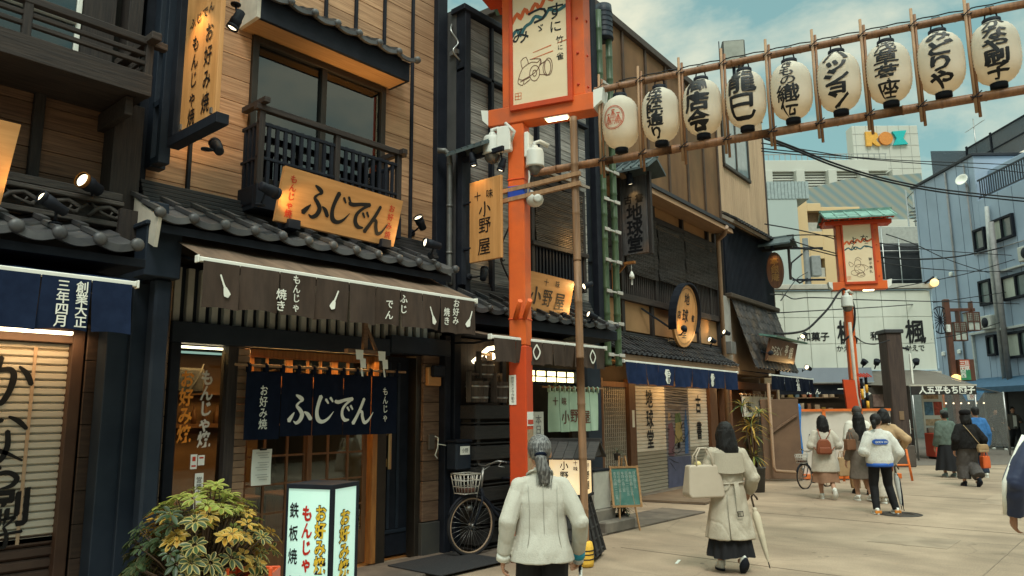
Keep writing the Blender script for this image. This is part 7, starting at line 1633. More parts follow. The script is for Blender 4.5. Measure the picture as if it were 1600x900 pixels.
one('sign_letters', mat('white_neon', (.6, .62, .58), .6), t, (18.9, 19.1, 39.85, 39.95, 8.6, 8.7), (18.9, 19.3, 39.85, 39.95, 8.2, 8.3), c=0)
t = thing('utility_pole', 'grey concrete utility pole with transformer box before the tan flats', 'utility pole', G, (12.9, 32, 0)); m = MB(); m.lathe([(.17, 0), (.12, 9.1), (.02, 9.12)], (12.9, 32, 0), 12); m.build('pole', mat('pole_grey', (.17, .18, .18), .8), t)
one('transformer', mat('box_grey', (.24, .25, .25), .6), t, (13.05, 13.45, 31.8, 32.2, 7.4, 8.3), c=.03); m = MB(); m.tube([(12.7, 31.9, 8.4), (12.2, 31.9, 8.0), (12.1, 31.9, 7.4), (12.5, 31.9, 7.1), (12.85, 31.9, 7.3)], .04, 5); m.build('cable_loop', RUBBER, t)
for z in (7.2, 8.6): one('crossarm', BLK, t, (12.2, 13.6, 31.85, 31.95, z, z + .08), c=0)
t = local_thing('roof_floodlight', 'square box floodlight on the beige house roof above the upper bamboo pole', 'floodlight', (20.45, 8.79, 10.1), R(-58))
m = MB(); m.box(-.33, .33, -.2, .28, 1.9, 2.62, 0, .03); m.build('frame', mat('dark_metal', (.06, .06, .055), .5), t)
m = MB(); m.box(-.29, .29, -.225, -.2, 1.95, 2.57); m.build('lens', mat('grey_lens', (.34, .35, .31), .3, (.25, .26, .23), 3), t)
m = MB(); m.tube([(-.40, 0, 0), (-.40, 0, 2.7)], .016, 5); m.tube([(0, 0, 0), (0, 0, 1.9)], .05, 6); m.bar((-.3, 0, 1.0), (.3, 0, 1.9), .03); m.build('mast', BLK, t)
# cables
WL = ['thick twin cable sagging from the beige house to the blue building', 'second strand under the thick sagging cable', 'thin cable rising level across the street end', 'thin cable just above the level one', 'short thin cable from the beige house corner', 'cable from the end house to the far sign pole top', 'upper thin feeder to the far vermilion pole', 'middle thin feeder to the far vermilion pole', 'lower thin feeder to the far vermilion pole',
   'cable falling from the far sign roof to the right', 'heavy cable rising towards the blue windows', 'second cable rising towards the blue windows', 'slack cable crossing below the copper roof', 'long level cable in front of the white shop', 'cable from the round lamp to the blue wall', 'faint cable crossing the white shop panels', 'thick black cable looping onto the far dome camera', 'thin cable drooping to the timber post', 'cable passing behind the street lantern', 'thin cable up to the utility pole']
for i, P in enumerate(WIRES):
  m = MB(); C = _cr([tuple(p) for p in P], 5)
  r = .028 if i in (0, 1, 10, 16) else .016
  m.tube(C, r, 5); tag(m.build('overhead_cable', RUBBER, frame=G), WL[i], 'cable', 'overhead cables across the street end')
t = thing('globe_lamp', 'amber globe lamp at the upper right corner of the white shop', 'lamp', G, (15.4, 26.9, 5.9)); m = MB(); m.ball((15.4, 26.8, 6.2), .15); m.build('globe', mat('glow_globe', (1, .7, .3), .4, emis=(1, .62, .2), es=1.2), t); m = MB(); m.tube([(15.1, 26.9, 6.2), (15.4, 26.8, 6.42)], .04, 5); m.build('arm', BLK, t)
for k, (x, l) in enumerate(((12.5, 'left black floodlight on the white shop sill'), (12.95, 'middle black floodlight on the white shop sill'), (14.35, 'right black floodlight on the white shop sill'))):
  t = thing('floodlight', l, 'floodlight', G, (x, 26.5, 3.1), 'floodlights on the white shop sill'); m = MB(); m.lathe([(.09, -.1), (.12, .06), (.12, .08), (.05, .08)], (x, 26.6, 3.32), 10, 0, (.3 * (1 - k), -.5, .6)); m.build('head', BLK, t); m = MB(); m.tube([(x, 26.65, 3.25), (x, 26.8, 3.1)], .025, 5); m.build('arm', BLK, t)
t = thing('tilted_placard', 'white tilted placard hanging inside the stall next to the poster wall', 'placard', G, (11.6, 25.4, 2)); m = MB(); m.prism([(11.0, 1.98), (11.7, 2.28), (11.85, 2.18), (11.2, 1.80)], lambda a, b, q: (a, q, b), 24.9, 24.93); m.build('board', PAPER, t); m = MB(); m.text([('割', 11.3, 2.0, .13), ('引', 11.5, 2.09, .13)], lambda u, v, k: (u, 24.89, v)); m.build('lettering', RED, t, recalc=False)
# ------------------------------------------------------------------ people
SKIN = mat('skin', (.48, .27, .175), .55, (.44, .235, .15), 6, spec=.3)
HAIRB = mat('black_hair', (.006, .0055, .006), .55, (.012, .011, .011), 18, (7, 7, .5), spec=.28, bump=.5)
HAIRG = mat('grey_hair', (.20, .197, .19), .5, (.04, .039, .04), 16, (7, 7, .8), spec=.45, bump=.35, lo=.42, hi=.58)
EYEW = mat('eye_white', (.7, .68, .64), .3); LIP = mat('lips', (.35, .12, .10), .5)
def cloth(n, c, c2=None, **k): return mat('cloth_' + n, c, k.pop('rough', .9), c2 or tuple(q * .78 for q in c), k.pop('scale', 16), spec=.15, bump=k.pop('bump', .2), **k)

class Person:
  """A walking or standing figure, local +y is forward, +x its right, built on joints for the given height."""
  def __init__(s, label, loc, head_deg, H, feet=((.0, 0), (.0, 0)), hands=None, elbows=None, vox=.009, lean=.0, hipw=.085, turn=0.0, look=0.0):
    s.t = local_thing('person', label, 'person', (loc[0], loc[1], 0), R(head_deg - 90)); s.k = H / 1.6; s.vox = vox; s.lean = lean; s.turn = turn
    k = s.k
    s.hip = [Vector((x * hipw, 0, .82)) for x in (-1, 1)]
    s.ank = [Vector((x * .085, f, .075 + l)) for x, (f, l) in zip((-1, 1), feet)]
    s.knee = []
    for h, a in zip(s.hip, s.ank):
      mid = h.lerp(a, .5); b = max(0, .757 ** 2 - (h - a).length ** 2) ** .5 * .5
      s.knee.append(mid + Vector((0, min(.20, .02 + b), 0)))
    s.sh = [s.L((x * .148, -.008, 1.262)) for x in (-1, 1)]
    hands = hands or ((-.25, .06, .72), (.25, .06, .72)); elbows = elbows or ((-.215, -.04, 1.0), (.215, -.04, 1.0))
    s.el = [Vector(e) for e in elbows]; s.ha = [Vector(h) for h in hands]
    s.look = look
  def L(s, p):  # lean the trunk forward from the hips
    p = Vector(p); q = max(0, p.z - .85); return Vector((p.x, p.y + q * s.lean, p.z - q * q * s.lean * s.lean * .5))
  def S(s, m): m.v = [v * s.k for v in m.v]; return m
  def body(s, mt=SKIN, fingers=True):
    m = MB()
    for rg in (((0, 0, .80), .145, .10), ((0, -.005, .88), .15, .105), ((0, .0, .98), .125, .09), ((0, 0, 1.1), .135, .095), ((0, -.005, 1.22), .15, .095), ((0, -.01, 1.30), .13, .075), ((0, -.01, 1.335), .07, .06)): pass
    R_ = [((0, 0, .78), .135, .095), ((0, -.005, .88), .15, .105), ((0, .0, .98), .125, .09), ((0, 0, 1.1), .135, .095), ((0, -.005, 1.22), .152, .095), ((0, -.01, 1.29), .13, .075), ((0, -.01, 1.335), .07, .06), ((0, -.005, 1.40), .05, .052)]
    m.loft([(s.L(c), a, b) for c, a, b in R_], 18)
    for i in (0, 1):
      m.tube([s.hip[i] + Vector((0, 0, .02)), s.hip[i].lerp(s.knee[i], .5), s.knee[i], s.knee[i].lerp(s.ank[i], .3), s.knee[i].lerp(s.ank[i], .7), s.ank[i], s.ank[i] + Vector((0, .05, -.045))], [.085, .075, .055, .055, .042, .036, .035], 10)
      m.ball(s.knee[i], .055); m.tube([s.ank[i] + Vector((0, -.03, -.045)), s.ank[i] + Vector((0, .12, -.05))], [.035, .03], 8)
      m.tube([s.sh[i], s.sh[i].lerp(s.el[i], .5), s.el[i], s.el[i].lerp(s.ha[i], .4), s.ha[i]], [.05, .043, .036, .036, .025], 10); m.ball(s.sh[i], .055); m.ball(s.el[i], .037)
      d = (s.ha[i] - s.el[i]).normalized(); sd = -1 if i == 0 else 1
      f = Vector((0, 1, 0)); f = (f - d * f.dot(d)).normalized(); n_ = d.cross(f) * 1.0   # f: thumb side, n_: palm normal
      if n_.x * sd > 0: n_ = -n_
      w0 = s.ha[i]; kn = w0 + d * .078
      m.tube([w0 - d * .01, w0 + d * .03, kn], [.024, .034, .036], 10, ry=.5) if False else None
      for q in (-.5, 0, .5): m.tube([w0, w0 + f * (.026 * q) + d * .035, kn + f * (.05 * q)], [.02, .019, .014], 7)
      if fingers:
        for q, ln in ((.032, .062), (.011, .07), (-.010, .066), (-.030, .052)):
          a = kn + f * q; b = a + d * ln * .5 + n_ * .010; c = b + d * ln * .32 + n_ * .022; e = c + d * ln * .12 + n_ * .022
          m.tube([a - d * .02, a, b, c, e], [.011, .0105, .0095, .0088, .007], 6)
        a = w0 + f * .026 + d * .02; m.tube([w0 + d * .01, a, a + f * .022 + d * .026 + n_ * .006, a + f * .026 + d * .05 + n_ * .016], [.014, .014, .011, .008], 6)
    # head with jaw, nose and ears
    hc = s.L((0, .0, 1.485)); s.hc = hc; ct, st_ = math.cos(s.look), math.sin(s.look)
    rot = lambda p: Vector((p[0] * ct - p[1] * st_, p[0] * st_ + p[1] * ct, p[2]))
    s.rot = rot
    h = MB(); h.ball((0, -.012, .02), .074, .092, .095, 18); h.ball((0, .02, -.035), .06, .072, .078, 16); h.ball((0, .052, -.085), .034, .036, .03, 10)
    h.tube([(0, .088, .015), (0, .108, -.022), (0, .098, -.034)], [.008, .013, .010], 7); h.ball((0, .09, -.062), .022, .012, .012, 8)
    for x in (-1, 1): h.ball((x * .074, -.008, -.012), .012, .022, .033, 10); h.ball((x * .03, .076, .028), .024, .012, .008, 8); h.ball((x * .04, .06, -.03), .022, .02, .024, 8)
    h.v = [rot(v) + hc for v in h.v]; m.v += h.v; o = len(m.v) - len(h.v); m.f += [[i + o for i in f] for f in h.f]; m.m += h.m; m.s += h.s
    b = s.S(m).build('body', mt, s.t); solid(b, s.vox * s.k, 3)
    e = MB()
    for x in (-1, 1): e.ball(hc + rot((x * .03, .079, .006)), .0105, .008, .0075, 8)
    s.S(e).build('eye', EYEW, s.t); e = MB()
    for x in (-1, 1): e.ball(hc + rot((x * .03, .0855, .006)), .006, .0035, .006, 8)
    s.S(e).build('iris', INK, s.t)
    e = MB(); e.ball(hc + rot((0, .098, -.062)), .022, .006, .0065, 10); s.S(e).build('mouth', LIP, s.t)
    e = MB()
    for x in (-1, 1): e.tube([hc + rot((x * .016, .088, .034)), hc + rot((x * .034, .086, .038)), hc + rot((x * .05, .074, .032))], [.004, .0045, .002], 5)
    s.S(e).build('eyebrow', HAIRB, s.t)
    return b
  def top(s, name, mt, rings, sl=(.068, .058, .046), wr=.009, ws=7.0, cuff=.95, collar=True, short=False, vox=None, puff=1.0):
    m = MB(); m.loft([(s.L((c[0], c[1], c[2])), a, b) for c, a, b in rings], 26)
    for i in (0, 1):
      e = s.el[i].lerp(s.ha[i], cuff)
      if short: e = s.el[i]
      P = [s.sh[i] + Vector((.07 if i == 0 else -.07, 0, .012)), s.sh[i] + Vector((0, 0, -.012)), s.sh[i].lerp(s.el[i], .5), s.el[i]]; Q = [sl[0] * .85, sl[0] * .97, (sl[0] + sl[1]) / 2, sl[1]]
      if not short: P += [s.el[i].lerp(e, .5), e]; Q += [(sl[1] + sl[2]) / 2, sl[2]]
      m.tube(P, Q, 12); m.ball(s.sh[i] + Vector((0, 0, -.012)), sl[0] * .97); m.ball(s.el[i], sl[1])
    if collar: m.loft([(s.L((0, -.012, 1.30)), .095, .075), (s.L((0, -.012, 1.34)), .075, .068), (s.L((0, -.005, 1.365)), .066, .062)], 18)
    o = s.S(m).build(name, mt, s.t); solid(o, (vox or s.vox * 1.15) * s.k, 5, wr, ws, rnd.random() * 20); return o
  def pants(s, mt, r=(.098, .075, .062), hem=.07, wr=.006, z1=.98, flare=0):
    m = MB(); m.loft([((0, 0, .76), .135, .10), ((0, -.005, .86), .165, .118), ((0, 0, z1), .142, .105)], 22)
    for i in (0, 1):
      a = s.ank[i] + Vector((0, 0, hem - .05)); k = s.knee[i]
      m.tube([s.hip[i] + Vector((0, 0, .03)), s.hip[i].lerp(k, .5), k, k.lerp(a, .5), a], [r[0], (r[0] + r[1]) / 2, r[1], (r[1] + r[2]) / 2, r[2] + flare], 14); m.ball(k, r[1])
    o = s.S(m).build('trousers', mt, s.t); solid(o, s.vox * 1.15 * s.k, 4, wr, 8, rnd.random() * 9); return o
  def skirt(s, mt, z0, z1, r0, r1, ry=.82, pleat=12, amp=.018, name='skirt'):
    m = MB(); sd = rnd.random() * 6
    def fn(a, b):
      t = 2 * math.pi * a; r = r1 + (r0 - r1) * b ** .8; am = amp * b
      r += am * math.sin(pleat * t + 1.2 * math.sin(t + sd)) + am * .6 * math.sin(5 * t + sd)
      return Vector((r * math.cos(t), r * ry * math.sin(t) + .0, z1 + (z0 - z1) * b + .012 * math.sin(3 * t + sd) * b))
    m.sheet(fn, 72, 10); return s.S(m).build(name, mt, s.t)
  def shoes(s, up, sole, pitch=(0, 0), band=None, size=1.0):
    for i in (0, 1):
      root_ = s.ank[i]; pt = pitch[i]; c, q = math.cos(pt), math.sin(pt)
      tr = lambda p: Vector((root_.x + p[0], root_.y + p[1] * c - p[2] * q, root_.z + p[1] * q + p[2] * c))
      m = MB(); y0 = -.065 * size; L_ = .24 * size
      for (za, zb, mi, ex) in ((-.075, -.05, 1, 1.06), (-.05, .0, 0, 1.0)):
        ring = []
        for kk in range(20):
          a = 2 * math.pi * kk / 20; yy = .5 - .5 * math.cos(a); wdt = (.036 + .012 * math.sin(math.pi * min(1, yy * 1.2))) * (1 if yy < .85 else .8) * size
          ring.append((wdt * math.sin(a) * ex, y0 + L_ * yy * ex - (ex - 1) * .1, yy))
        lo_ = [tr((x, y, za)) for x, y, t in ring]; hi_ = [tr((x * (.98 if mi else .72), y * (1 if mi else .94), zb if mi else zb + .035 * (1 - t) ** 1.0 - .03 * t)) for x, y, t in ring]
        m.add(lo_ + hi_, [list(range(20))[::-1], [20 + z for z in range(20)]] + [(z, (z + 1) % 20, 20 + (z + 1) % 20, 20 + z) for z in range(20)], mi, True)
      m.lathe([(.042 * size, -.02), (.043 * size, .03), (.036 * size, .032)], tr((0, -.012, 0)), 12, 0, tr((0, 0, 1)) - tr((0, 0, 0)))
      if band: m.box(root_.x - .05, root_.x + .05, root_.y - .07, root_.y - .05, root_.z - .05, root_.z - .01, 2)
      s.S(m).build('shoe', [up, sole] + ([band] if band else []), s.t)
  def hair(s, mt, kind='bob', z=1.2, wr=.006, sway=0.0):
    m = MB(); hc = s.hc; rot = s.rot
    def B(p, a, b, c): m.ball(hc + rot(p), a, b, c, 16)
    B((0, -.025, .03), .086, .098, .10)
    if kind in ('bob', 'long'):
      zz = hc.z - z; P = [((0, -.04, .02), .088, .085), ((0, -.045, -.06), .092, .075), ((sway * .3, -.05, -zz * .55), .098, .068), ((sway * .7, -.055, -zz * .85), .098, .055), ((sway, -.06, -zz), .085, .035)]
      m.loft([(hc + rot(c), a, b) for c, a, b in reversed(P)], 20)
      for x in (-1, 1): m.tube([hc + rot((x * .066, .01, .06)), hc + rot((x * .083, .015, -.02)), hc + rot((x * .084 + sway * .5, .0, -zz * .8))], [.02, .026, .012], 8)
      hr = random.Random(int(z * 1000))
      for q in range(22):
        a = math.pi * (1.0 + (q + .5) / 22) if True else 0; x, y = math.cos(a), math.sin(a); ln = zz * hr.uniform(.86, 1.10); fl = 1 + hr.uniform(.0, .16)
        m.tube([hc + rot((x * .078, -.02 + y * .085, .03)), hc + rot((x * .098 + sway * .4, -.03 + y * .085, -ln * .5)), hc + rot((x * .104 * fl + sway * (.9 + .4 * hr.random()), -.03 + y * .075 * fl, -ln))], [.02, .024, .006], 6)
    if kind == 'pony':
      m.tube([hc + rot((0, -.11, .0)), hc + rot((.0, -.135, -.03)), hc + rot((.012 + sway, -.135, -.11)), hc + rot((.02 + sway, -.12, -.19)), hc + rot((.005 + sway, -.10, -.235))], [.03, .04, .046, .038, .012], 12)
    if kind == 'bun': B((0, -.135, -.03), .042, .04, .055); B((0, -.14, -.08), .034, .03, .05)
    if kind == 'short': m.loft([(hc + rot(c), a, b) for c, a, b in (((0, -.05, -.07), .066, .05), ((0, -.035, 0), .082, .078))], 16)
    o = s.S(m).build('hair', mt, s.t); solid(o, s.vox * .85 * s.k, 2, wr, 16, 3)
    if s.vox < .008:     # loose single strands over the mass of hair
      f = MB(); hr = random.Random(5)
      for q in range(70):
        a = math.pi * (1 + hr.random()); x, y = math.cos(a), math.sin(a); e = hr.uniform(.8, 1.12)
        if kind == 'pony': P = [hc + rot((x * .082, -.02 + y * .10, .06 * hr.random() + .0)), hc + rot((x * .05, -.06 + y * .08, .01)), hc + rot((.0 + x * .02, -.13, -.01))] if q < 50 else [hc + rot((.0, -.14, -.02)), hc + rot((.02 + sway + x * .05, -.15 + y * .02, -.12)), hc + rot((.01 + sway + x * .05, -.12, -.24 * e))]
        else: zz = hc.z - z; P = [hc + rot((x * .084, -.025 + y * .095, .04)), hc + rot((x * .112, -.03 + y * .095, -zz * .5)), hc + rot((x * .12 + sway * 1.1, -.035 + y * .095, -zz * e))]
        f.tube(_cr([tuple(v) for v in P], 4), .0016, 3, cap=False)
      s.S(f).build('hair_strands', mt, s.t)
    return o
  def strap(s, pts, r, mt, name='strap', ry=.4):
    m = MB(); m.tube([Vector(p) for p in pts], r, 6, ry=ry); return s.S(m).build(name, mt, s.t)
  def W(s, p):  # local point (1.6 m figure) to world
    a = s.t.rotation_euler.z; v = Vector(p) * s.k
    return Vector((s.t.location.x + v.x * math.cos(a) - v.y * math.sin(a), s.t.location.y + v.x * math.sin(a) + v.y * math.cos(a), v.z))

def held(name, label, cat, person, p, extra=0.0):
  w_ = person.W(p); return local_thing(name, label, cat, w_, person.t.rotation_euler.z + extra)

def umbrella(name, label, pr, top, tip, mt, hook=True):
  """A folded umbrella between two points of the person's space."""
  t = held(name, label, 'umbrella', pr, tip); a, b = (Vector(top) - Vector(tip)) * pr.k, Vector((0, 0, 0)); d = (a - b).normalized(); L_ = (a - b).length
  m = MB(); m.lathe([(.004, 0), (.005, .06), (.016, .10), (.03, L_ * .35), (.042, L_ * .72), (.03, L_ * .78), (.018, L_ * .80), (.03, L_ * .83), (.012, L_ * .85)], b, 10, 0, d)
  for v in m.v[:]: pass
  m.build('canopy', mt, t)
  m = MB(); m.tube([b, b + d * L_], .006, 6); m.build('shaft', BLK, t)
  m = MB(); e = b + d * L_; m.tube([e - d * .1, e, e + d * .03 + Vector((.03, 0, 0)), e + Vector((.05, 0, 0)), e - d * .03 + Vector((.06, 0, 0))] if hook else [e - d * .12, e], .011, 7); m.build('handle', mat('umbrella_handle', (.10, .07, .05), .4), t)
  return t

# 1. elderly woman in white jacket, nearest
WJ = mat('white_jacket', (.50, .48, .415), .85, (.45, .43, .37), 130, spec=.15, bump=.25, dirt=((.44, .42, .355), 5, .5))
p = Person('grey haired woman in white jacket and black trousers seen from behind with a stick', (3.885, 3.14), 47, 1.50, ((.04, 0), (-.06, 0)),
     hands=((-.262, .02, .80), (.27, .10, .79)), elbows=((-.238, -.05, 1.03), (.258, -.06, 1.02)), vox=.0062, lean=.10, look=R(-6))
p.body()
J = p.top('jacket', WJ, [((0, -.005, .765), .222, .162), ((0, -.005, .84), .205, .15), ((0, 0, .95), .178, .127), ((0, 0, 1.05), .168, .12), ((0, -.005, 1.16), .18, .12), ((0, -.01, 1.25), .16, .10), ((0, -.01, 1.30), .115, .085), ((0, -.008, 1.345), .07, .066)], sl=(.068, .060, .050), wr=.0075, ws=6.5, cuff=.92, vox=.0068)
m = MB()
m.tube([p.L((0, -.135, 1.28)), p.L((0.0, -.128, 1.1)), p.L((0, -.128, .95)), p.L((0, -.150, .80))], .0022, 4)
for x in (-1, 1): m.tube([p.L((x * .10, -.108, 1.27)), p.L((x * .095, -.118, 1.1)), p.L((x * .10, -.113, .95)), p.L((x * .125, -.130, .80))], .0022, 4)
p.S(m).build('seam', mat('jacket_seam', (.36, .34, .285), .8), p.t)
m = MB()
for x in (-1, 1): m.tube([p.L((x * .02, -.07, 1.375)), p.L((x * .07, -.05, 1.36)), p.L((x * .085, .02, 1.34)), p.L((x * .05, .08, 1.26))], [.014, .018, .018, .012], 8, ry=.5)
m.tube([p.L((-.05, -.066, 1.37)), p.L((0, -.082, 1.375)), p.L((.05, -.066, 1.37))], [.016, .018, .016], 8); p.S(m).build('collar', WJ, p.t)
p.pants(mat('black_trousers', (.008, .008, .010), .8), (.10, .085, .075)); p.shoes(BLK, BLK)
p.hair(HAIRG, 'pony', wr=.003, sway=.008)
m = MB(); m.lathe([(.034, -.012), (.046, 0), (.034, .014)], p.hc + p.rot((0.004, -.125, -.012)), 12, 0, (0, -.4, -1)); p.S(m).build('hair_tie', NAVYD, p.t)
for i, c_ in ((1, mat('turquoise_cuff', (.03, .33, .50), .7)), (0, PAPER)):
  d = (p.ha[i] - p.el[i]).normalized(); m = MB(); e = p.el[i].lerp(p.ha[i], .90); m.lathe([(.047, 0), (.049, .055), (.040, .056)], e, 14, 0, d); p.S(m).build('shirt_cuff', c_, p.t)
d = (p.ha[1] - p.el[1]).normalized(); m = MB(); m.lathe([(.040, 0), (.041, .05), (.034, .052)], p.el[1].lerp(p.ha[1], .90) + d * .052, 14, 0, d); p.S(m).build('lower_cuff', mat('print_cuff', (.62, .62, .58), .8, (.35, .38, .4), 40), p.t)
t = held('walking_stick', 'slim black and white walking stick held by the grey haired woman', 'walking stick', p, (.30, .17, .0)); hgt = .72 * p.k
m = MB(); m.tube([(0, 0, 0), (-.01, -.02, hgt)], .011, 8); m.build('shaft', BLK, t); m = MB(); m.tube([(-.01, -.05, hgt - .01), (-.01, -.02, hgt + .02), (-.012, .03, hgt + .015)], [.013, .016, .013], 8); m.build('grip', BLK, t)
m = MB(); m.lathe([(.013, hgt * .7), (.013, hgt * .95)], (-.008, -.016, 0), 8); m.build('white_band', WHITEP, t)

# 2. woman in trench coat
TC = mat('trench_cloth', (.45, .395, .31), .75, (.39, .34, .265), 110, spec=.15, bump=.2, dirt=((.38, .33, .255), 5, .5))
p = Person('woman in pale trench coat with shoulder length black hair walking away with tote bag', (7.63, 3.63), 43, 1.53, ((.10, 0), (-.14, .09)),
     hands=((-.20, .16, 1.02), (.27, .10, .83)), elbows=((-.235, -.03, 1.02), (.262, -.07, 1.0)), vox=.0075, look=R(-4))
p.body()
p.top('trench_coat', TC, [((-.0, -.01, .36), .272, .225), ((0, -.01, .50), .243, .195), ((0, -.005, .66), .21, .165), ((0, 0, .82), .185, .142), ((0, 0, .93), .165, .12), ((0, 0, 1.0), .17, .125), ((0, -.005, 1.15), .19, .135), ((0, -.01, 1.25), .178, .11), ((0, -.012, 1.31), .115, .085), ((0, -.01, 1.35), .075, .07)], sl=(.082, .076, .060), wr=.016, ws=6.5, vox=.0085)
# storm flap, belt with buckle, back vent
m = MB(); m.sheet(lambda a, b: p.L((.165 * math.sin((a - .5) * 3.0) * (1.0 + .12 * b), -.150 * math.cos((a - .5) * 2.3) - .012 * b - .006, 1.27 - .19 * b - .03 * math.sin(math.pi * a) * b)), 16, 6); p.S(m).build('storm_flap', TC, p.t)
m = MB(); m.tube([(.172 * math.cos(a), .125 * math.sin(a) + .0, .945 + .012 * math.cos(a)) for a in [2 * math.pi * k / 28 for k in range(28)]], .02, 6, closed=True, ry=.45); p.S(m).build('belt', TC, p.t)
m = MB()
for (x, z, y) in ((.04, .93, -.15),): m.sheet(lambda a, b: Vector((.02 + .05 * a + .01 * b, -.158 - .045 * b - .01 * math.sin(b * 5), .965 - .33 * b)), 2, 8); m.sheet(lambda a, b: Vector((-.02 - .10 * b, -.152 + .012 * b, .955 - .035 * a - .05 * math.sin(b * 3))), 2, 6)
p.S(m).build('belt_end', TC, p.t)
m = MB(); m.tube([(.03, -.205, .655), (.085, -.205, .66), (.09, -.205, .61), (.035, -.205, .605)], .006, 5, closed=True); p.S(m).build('buckle', mat('horn_buckle', (.03, .022, .018), .4), p.t)
m = MB(); m.tube([(-.06, -.155, .83), (-.065, -.19, .6), (-.07, -.25, .37)], .004, 4); p.S(m).build('vent_edge', mat('trench_seam', (.30, .26, .20), .8), p.t)
p.skirt(mat('black_skirt', (.010, .010, .012), .85), .17, .62, .25, .16, pleat=14, amp=.02)
p.shoes(WHITEP, BLK, (0, -.9)); p.hair(HAIRB, 'bob', 1.19, wr=.004, sway=.025)
t = held('tote_bag', 'large beige leather tote bag on the shoulder of the trench coat woman', 'bag', p, (-.30, -.10, .80), R(12)); s_ = p.k
TB = mat('beige_leather', (.46, .385, .30), .45, (.42, .35, .27), 4)
m = MB(); m.loft([((0, 0, 0), .185, .07), ((0, 0, .03), .20, .082), ((0, 0, .2), .19, .075), ((0, 0, .33), .175, .05)], 4, sm=False) if False else m.prism([(-.185, .0), (.185, .0), (.205, .04), (.175, .33), (-.175, .33), (-.205, .04)], lambda a, b, q: (a, q * (1.15 - b * 1.6), b), -.085, .085); ob = m.build('bag_body', TB, t)
bv = ob.modifiers.new('round', 'BEVEL'); bv.width = .02; bv.segments = 3
m = MB()
for y in (-.045, .045): m.tube([(-.09, y, .31), (-.085, y * .8, .42), (-.03, y * .5, .50), (.05, y * .5, .50), (.09, y * .8, .42), (.095, y, .31)], .009, 6)
m.build('handle', TB, t); m = MB(); m.ball((-.05, 0, .34), .04, .03, .03, 8); m.build('yellow_pouch', mat('pale_yellow', (.75, .62, .28), .7), t)
umbrella('folded_umbrella', 'cream folded umbrella hanging at the right side of the trench coat woman', p, (.275, .05, .78), (.40, -.05, .04), mat('cream_umbrella', (.58, .50, .37), .7, (.50, .43, .32), 8))

# 3. woman with brown backpack
CK = mat('cream_knit', (.50, .45, .365), .9, (.44, .39, .315), 30, sheen=.4, bump=.2)
p = Person('woman in long cream cardigan and brown skirt with small brown backpack', (14.8, 5.05), 33, 1.55, ((.05, 0), (-.22, .10)), hands=((-.20, .20, .98), (.20, .20, .98)), elbows=((-.255, -.05, 1.02), (.265, -.05, 1.02)), vox=.010)
p.body(); p.top('cardigan', CK, [((0, -.01, .52), .265, .20), ((0, -.01, .7), .25, .19), ((0, 0, .9), .215, .16), ((0, 0, 1.08), .20, .145), ((0, -.005, 1.2), .19, .125), ((0, -.01, 1.29), .14, .09), ((0, -.01, 1.34), .075, .07)], sl=(.078, .08, .058), wr=.010, ws=5)
p.skirt(mat('brown_skirt', (.30, .165, .10), .8), .32, .7, .245, .2, pleat=6, amp=.015); p.shoes(WHITEP, WHITEP, (0, -1.0)); p.hair(HAIRB, 'bob', 1.27, wr=.005)
t = held('backpack', 'small rust brown leather backpack on the cream cardigan', 'backpack', p, (-.05, -.21, .86)); RBR = mat('rust_leather', (.24, .07, .03), .5, (.20, .055, .025), 6)
m = MB(); m.prism([(-.12, 0), (.12, 0), (.135, .04), (.125, .2), (.07, .28), (-.07, .28), (-.125, .2), (-.135, .04)], lambda a, b, q: (a, q, b), -.055, .05); ob = m.build('pack_body', RBR, t); bv = ob.modifiers.new('round', 'BEVEL'); bv.width = .025; bv.segments = 3
m = MB(); m.prism([(-.10, .02), (.10, .02), (.11, .06), (.10, .13), (-.10, .13), (-.11, .06)], lambda a, b, q: (a, q, b), -.085, -.05); ob = m.build('front_pocket', RBR, t); bv = ob.modifiers.new('round', 'BEVEL'); bv.width = .012; bv.segments = 2
m = MB()
for x in (-1, 1): m.tube([(x * .04 + .0, .0, .27), (x * .09 + .03, .045, .37), (x * .115 + .05, .10, .46)], .012, 6, ry=.5); m.tube([(x * .11, .0, .04), (x * .19 + .03, .10, .13)], .009, 6)
m.build('strap', RBR, t)

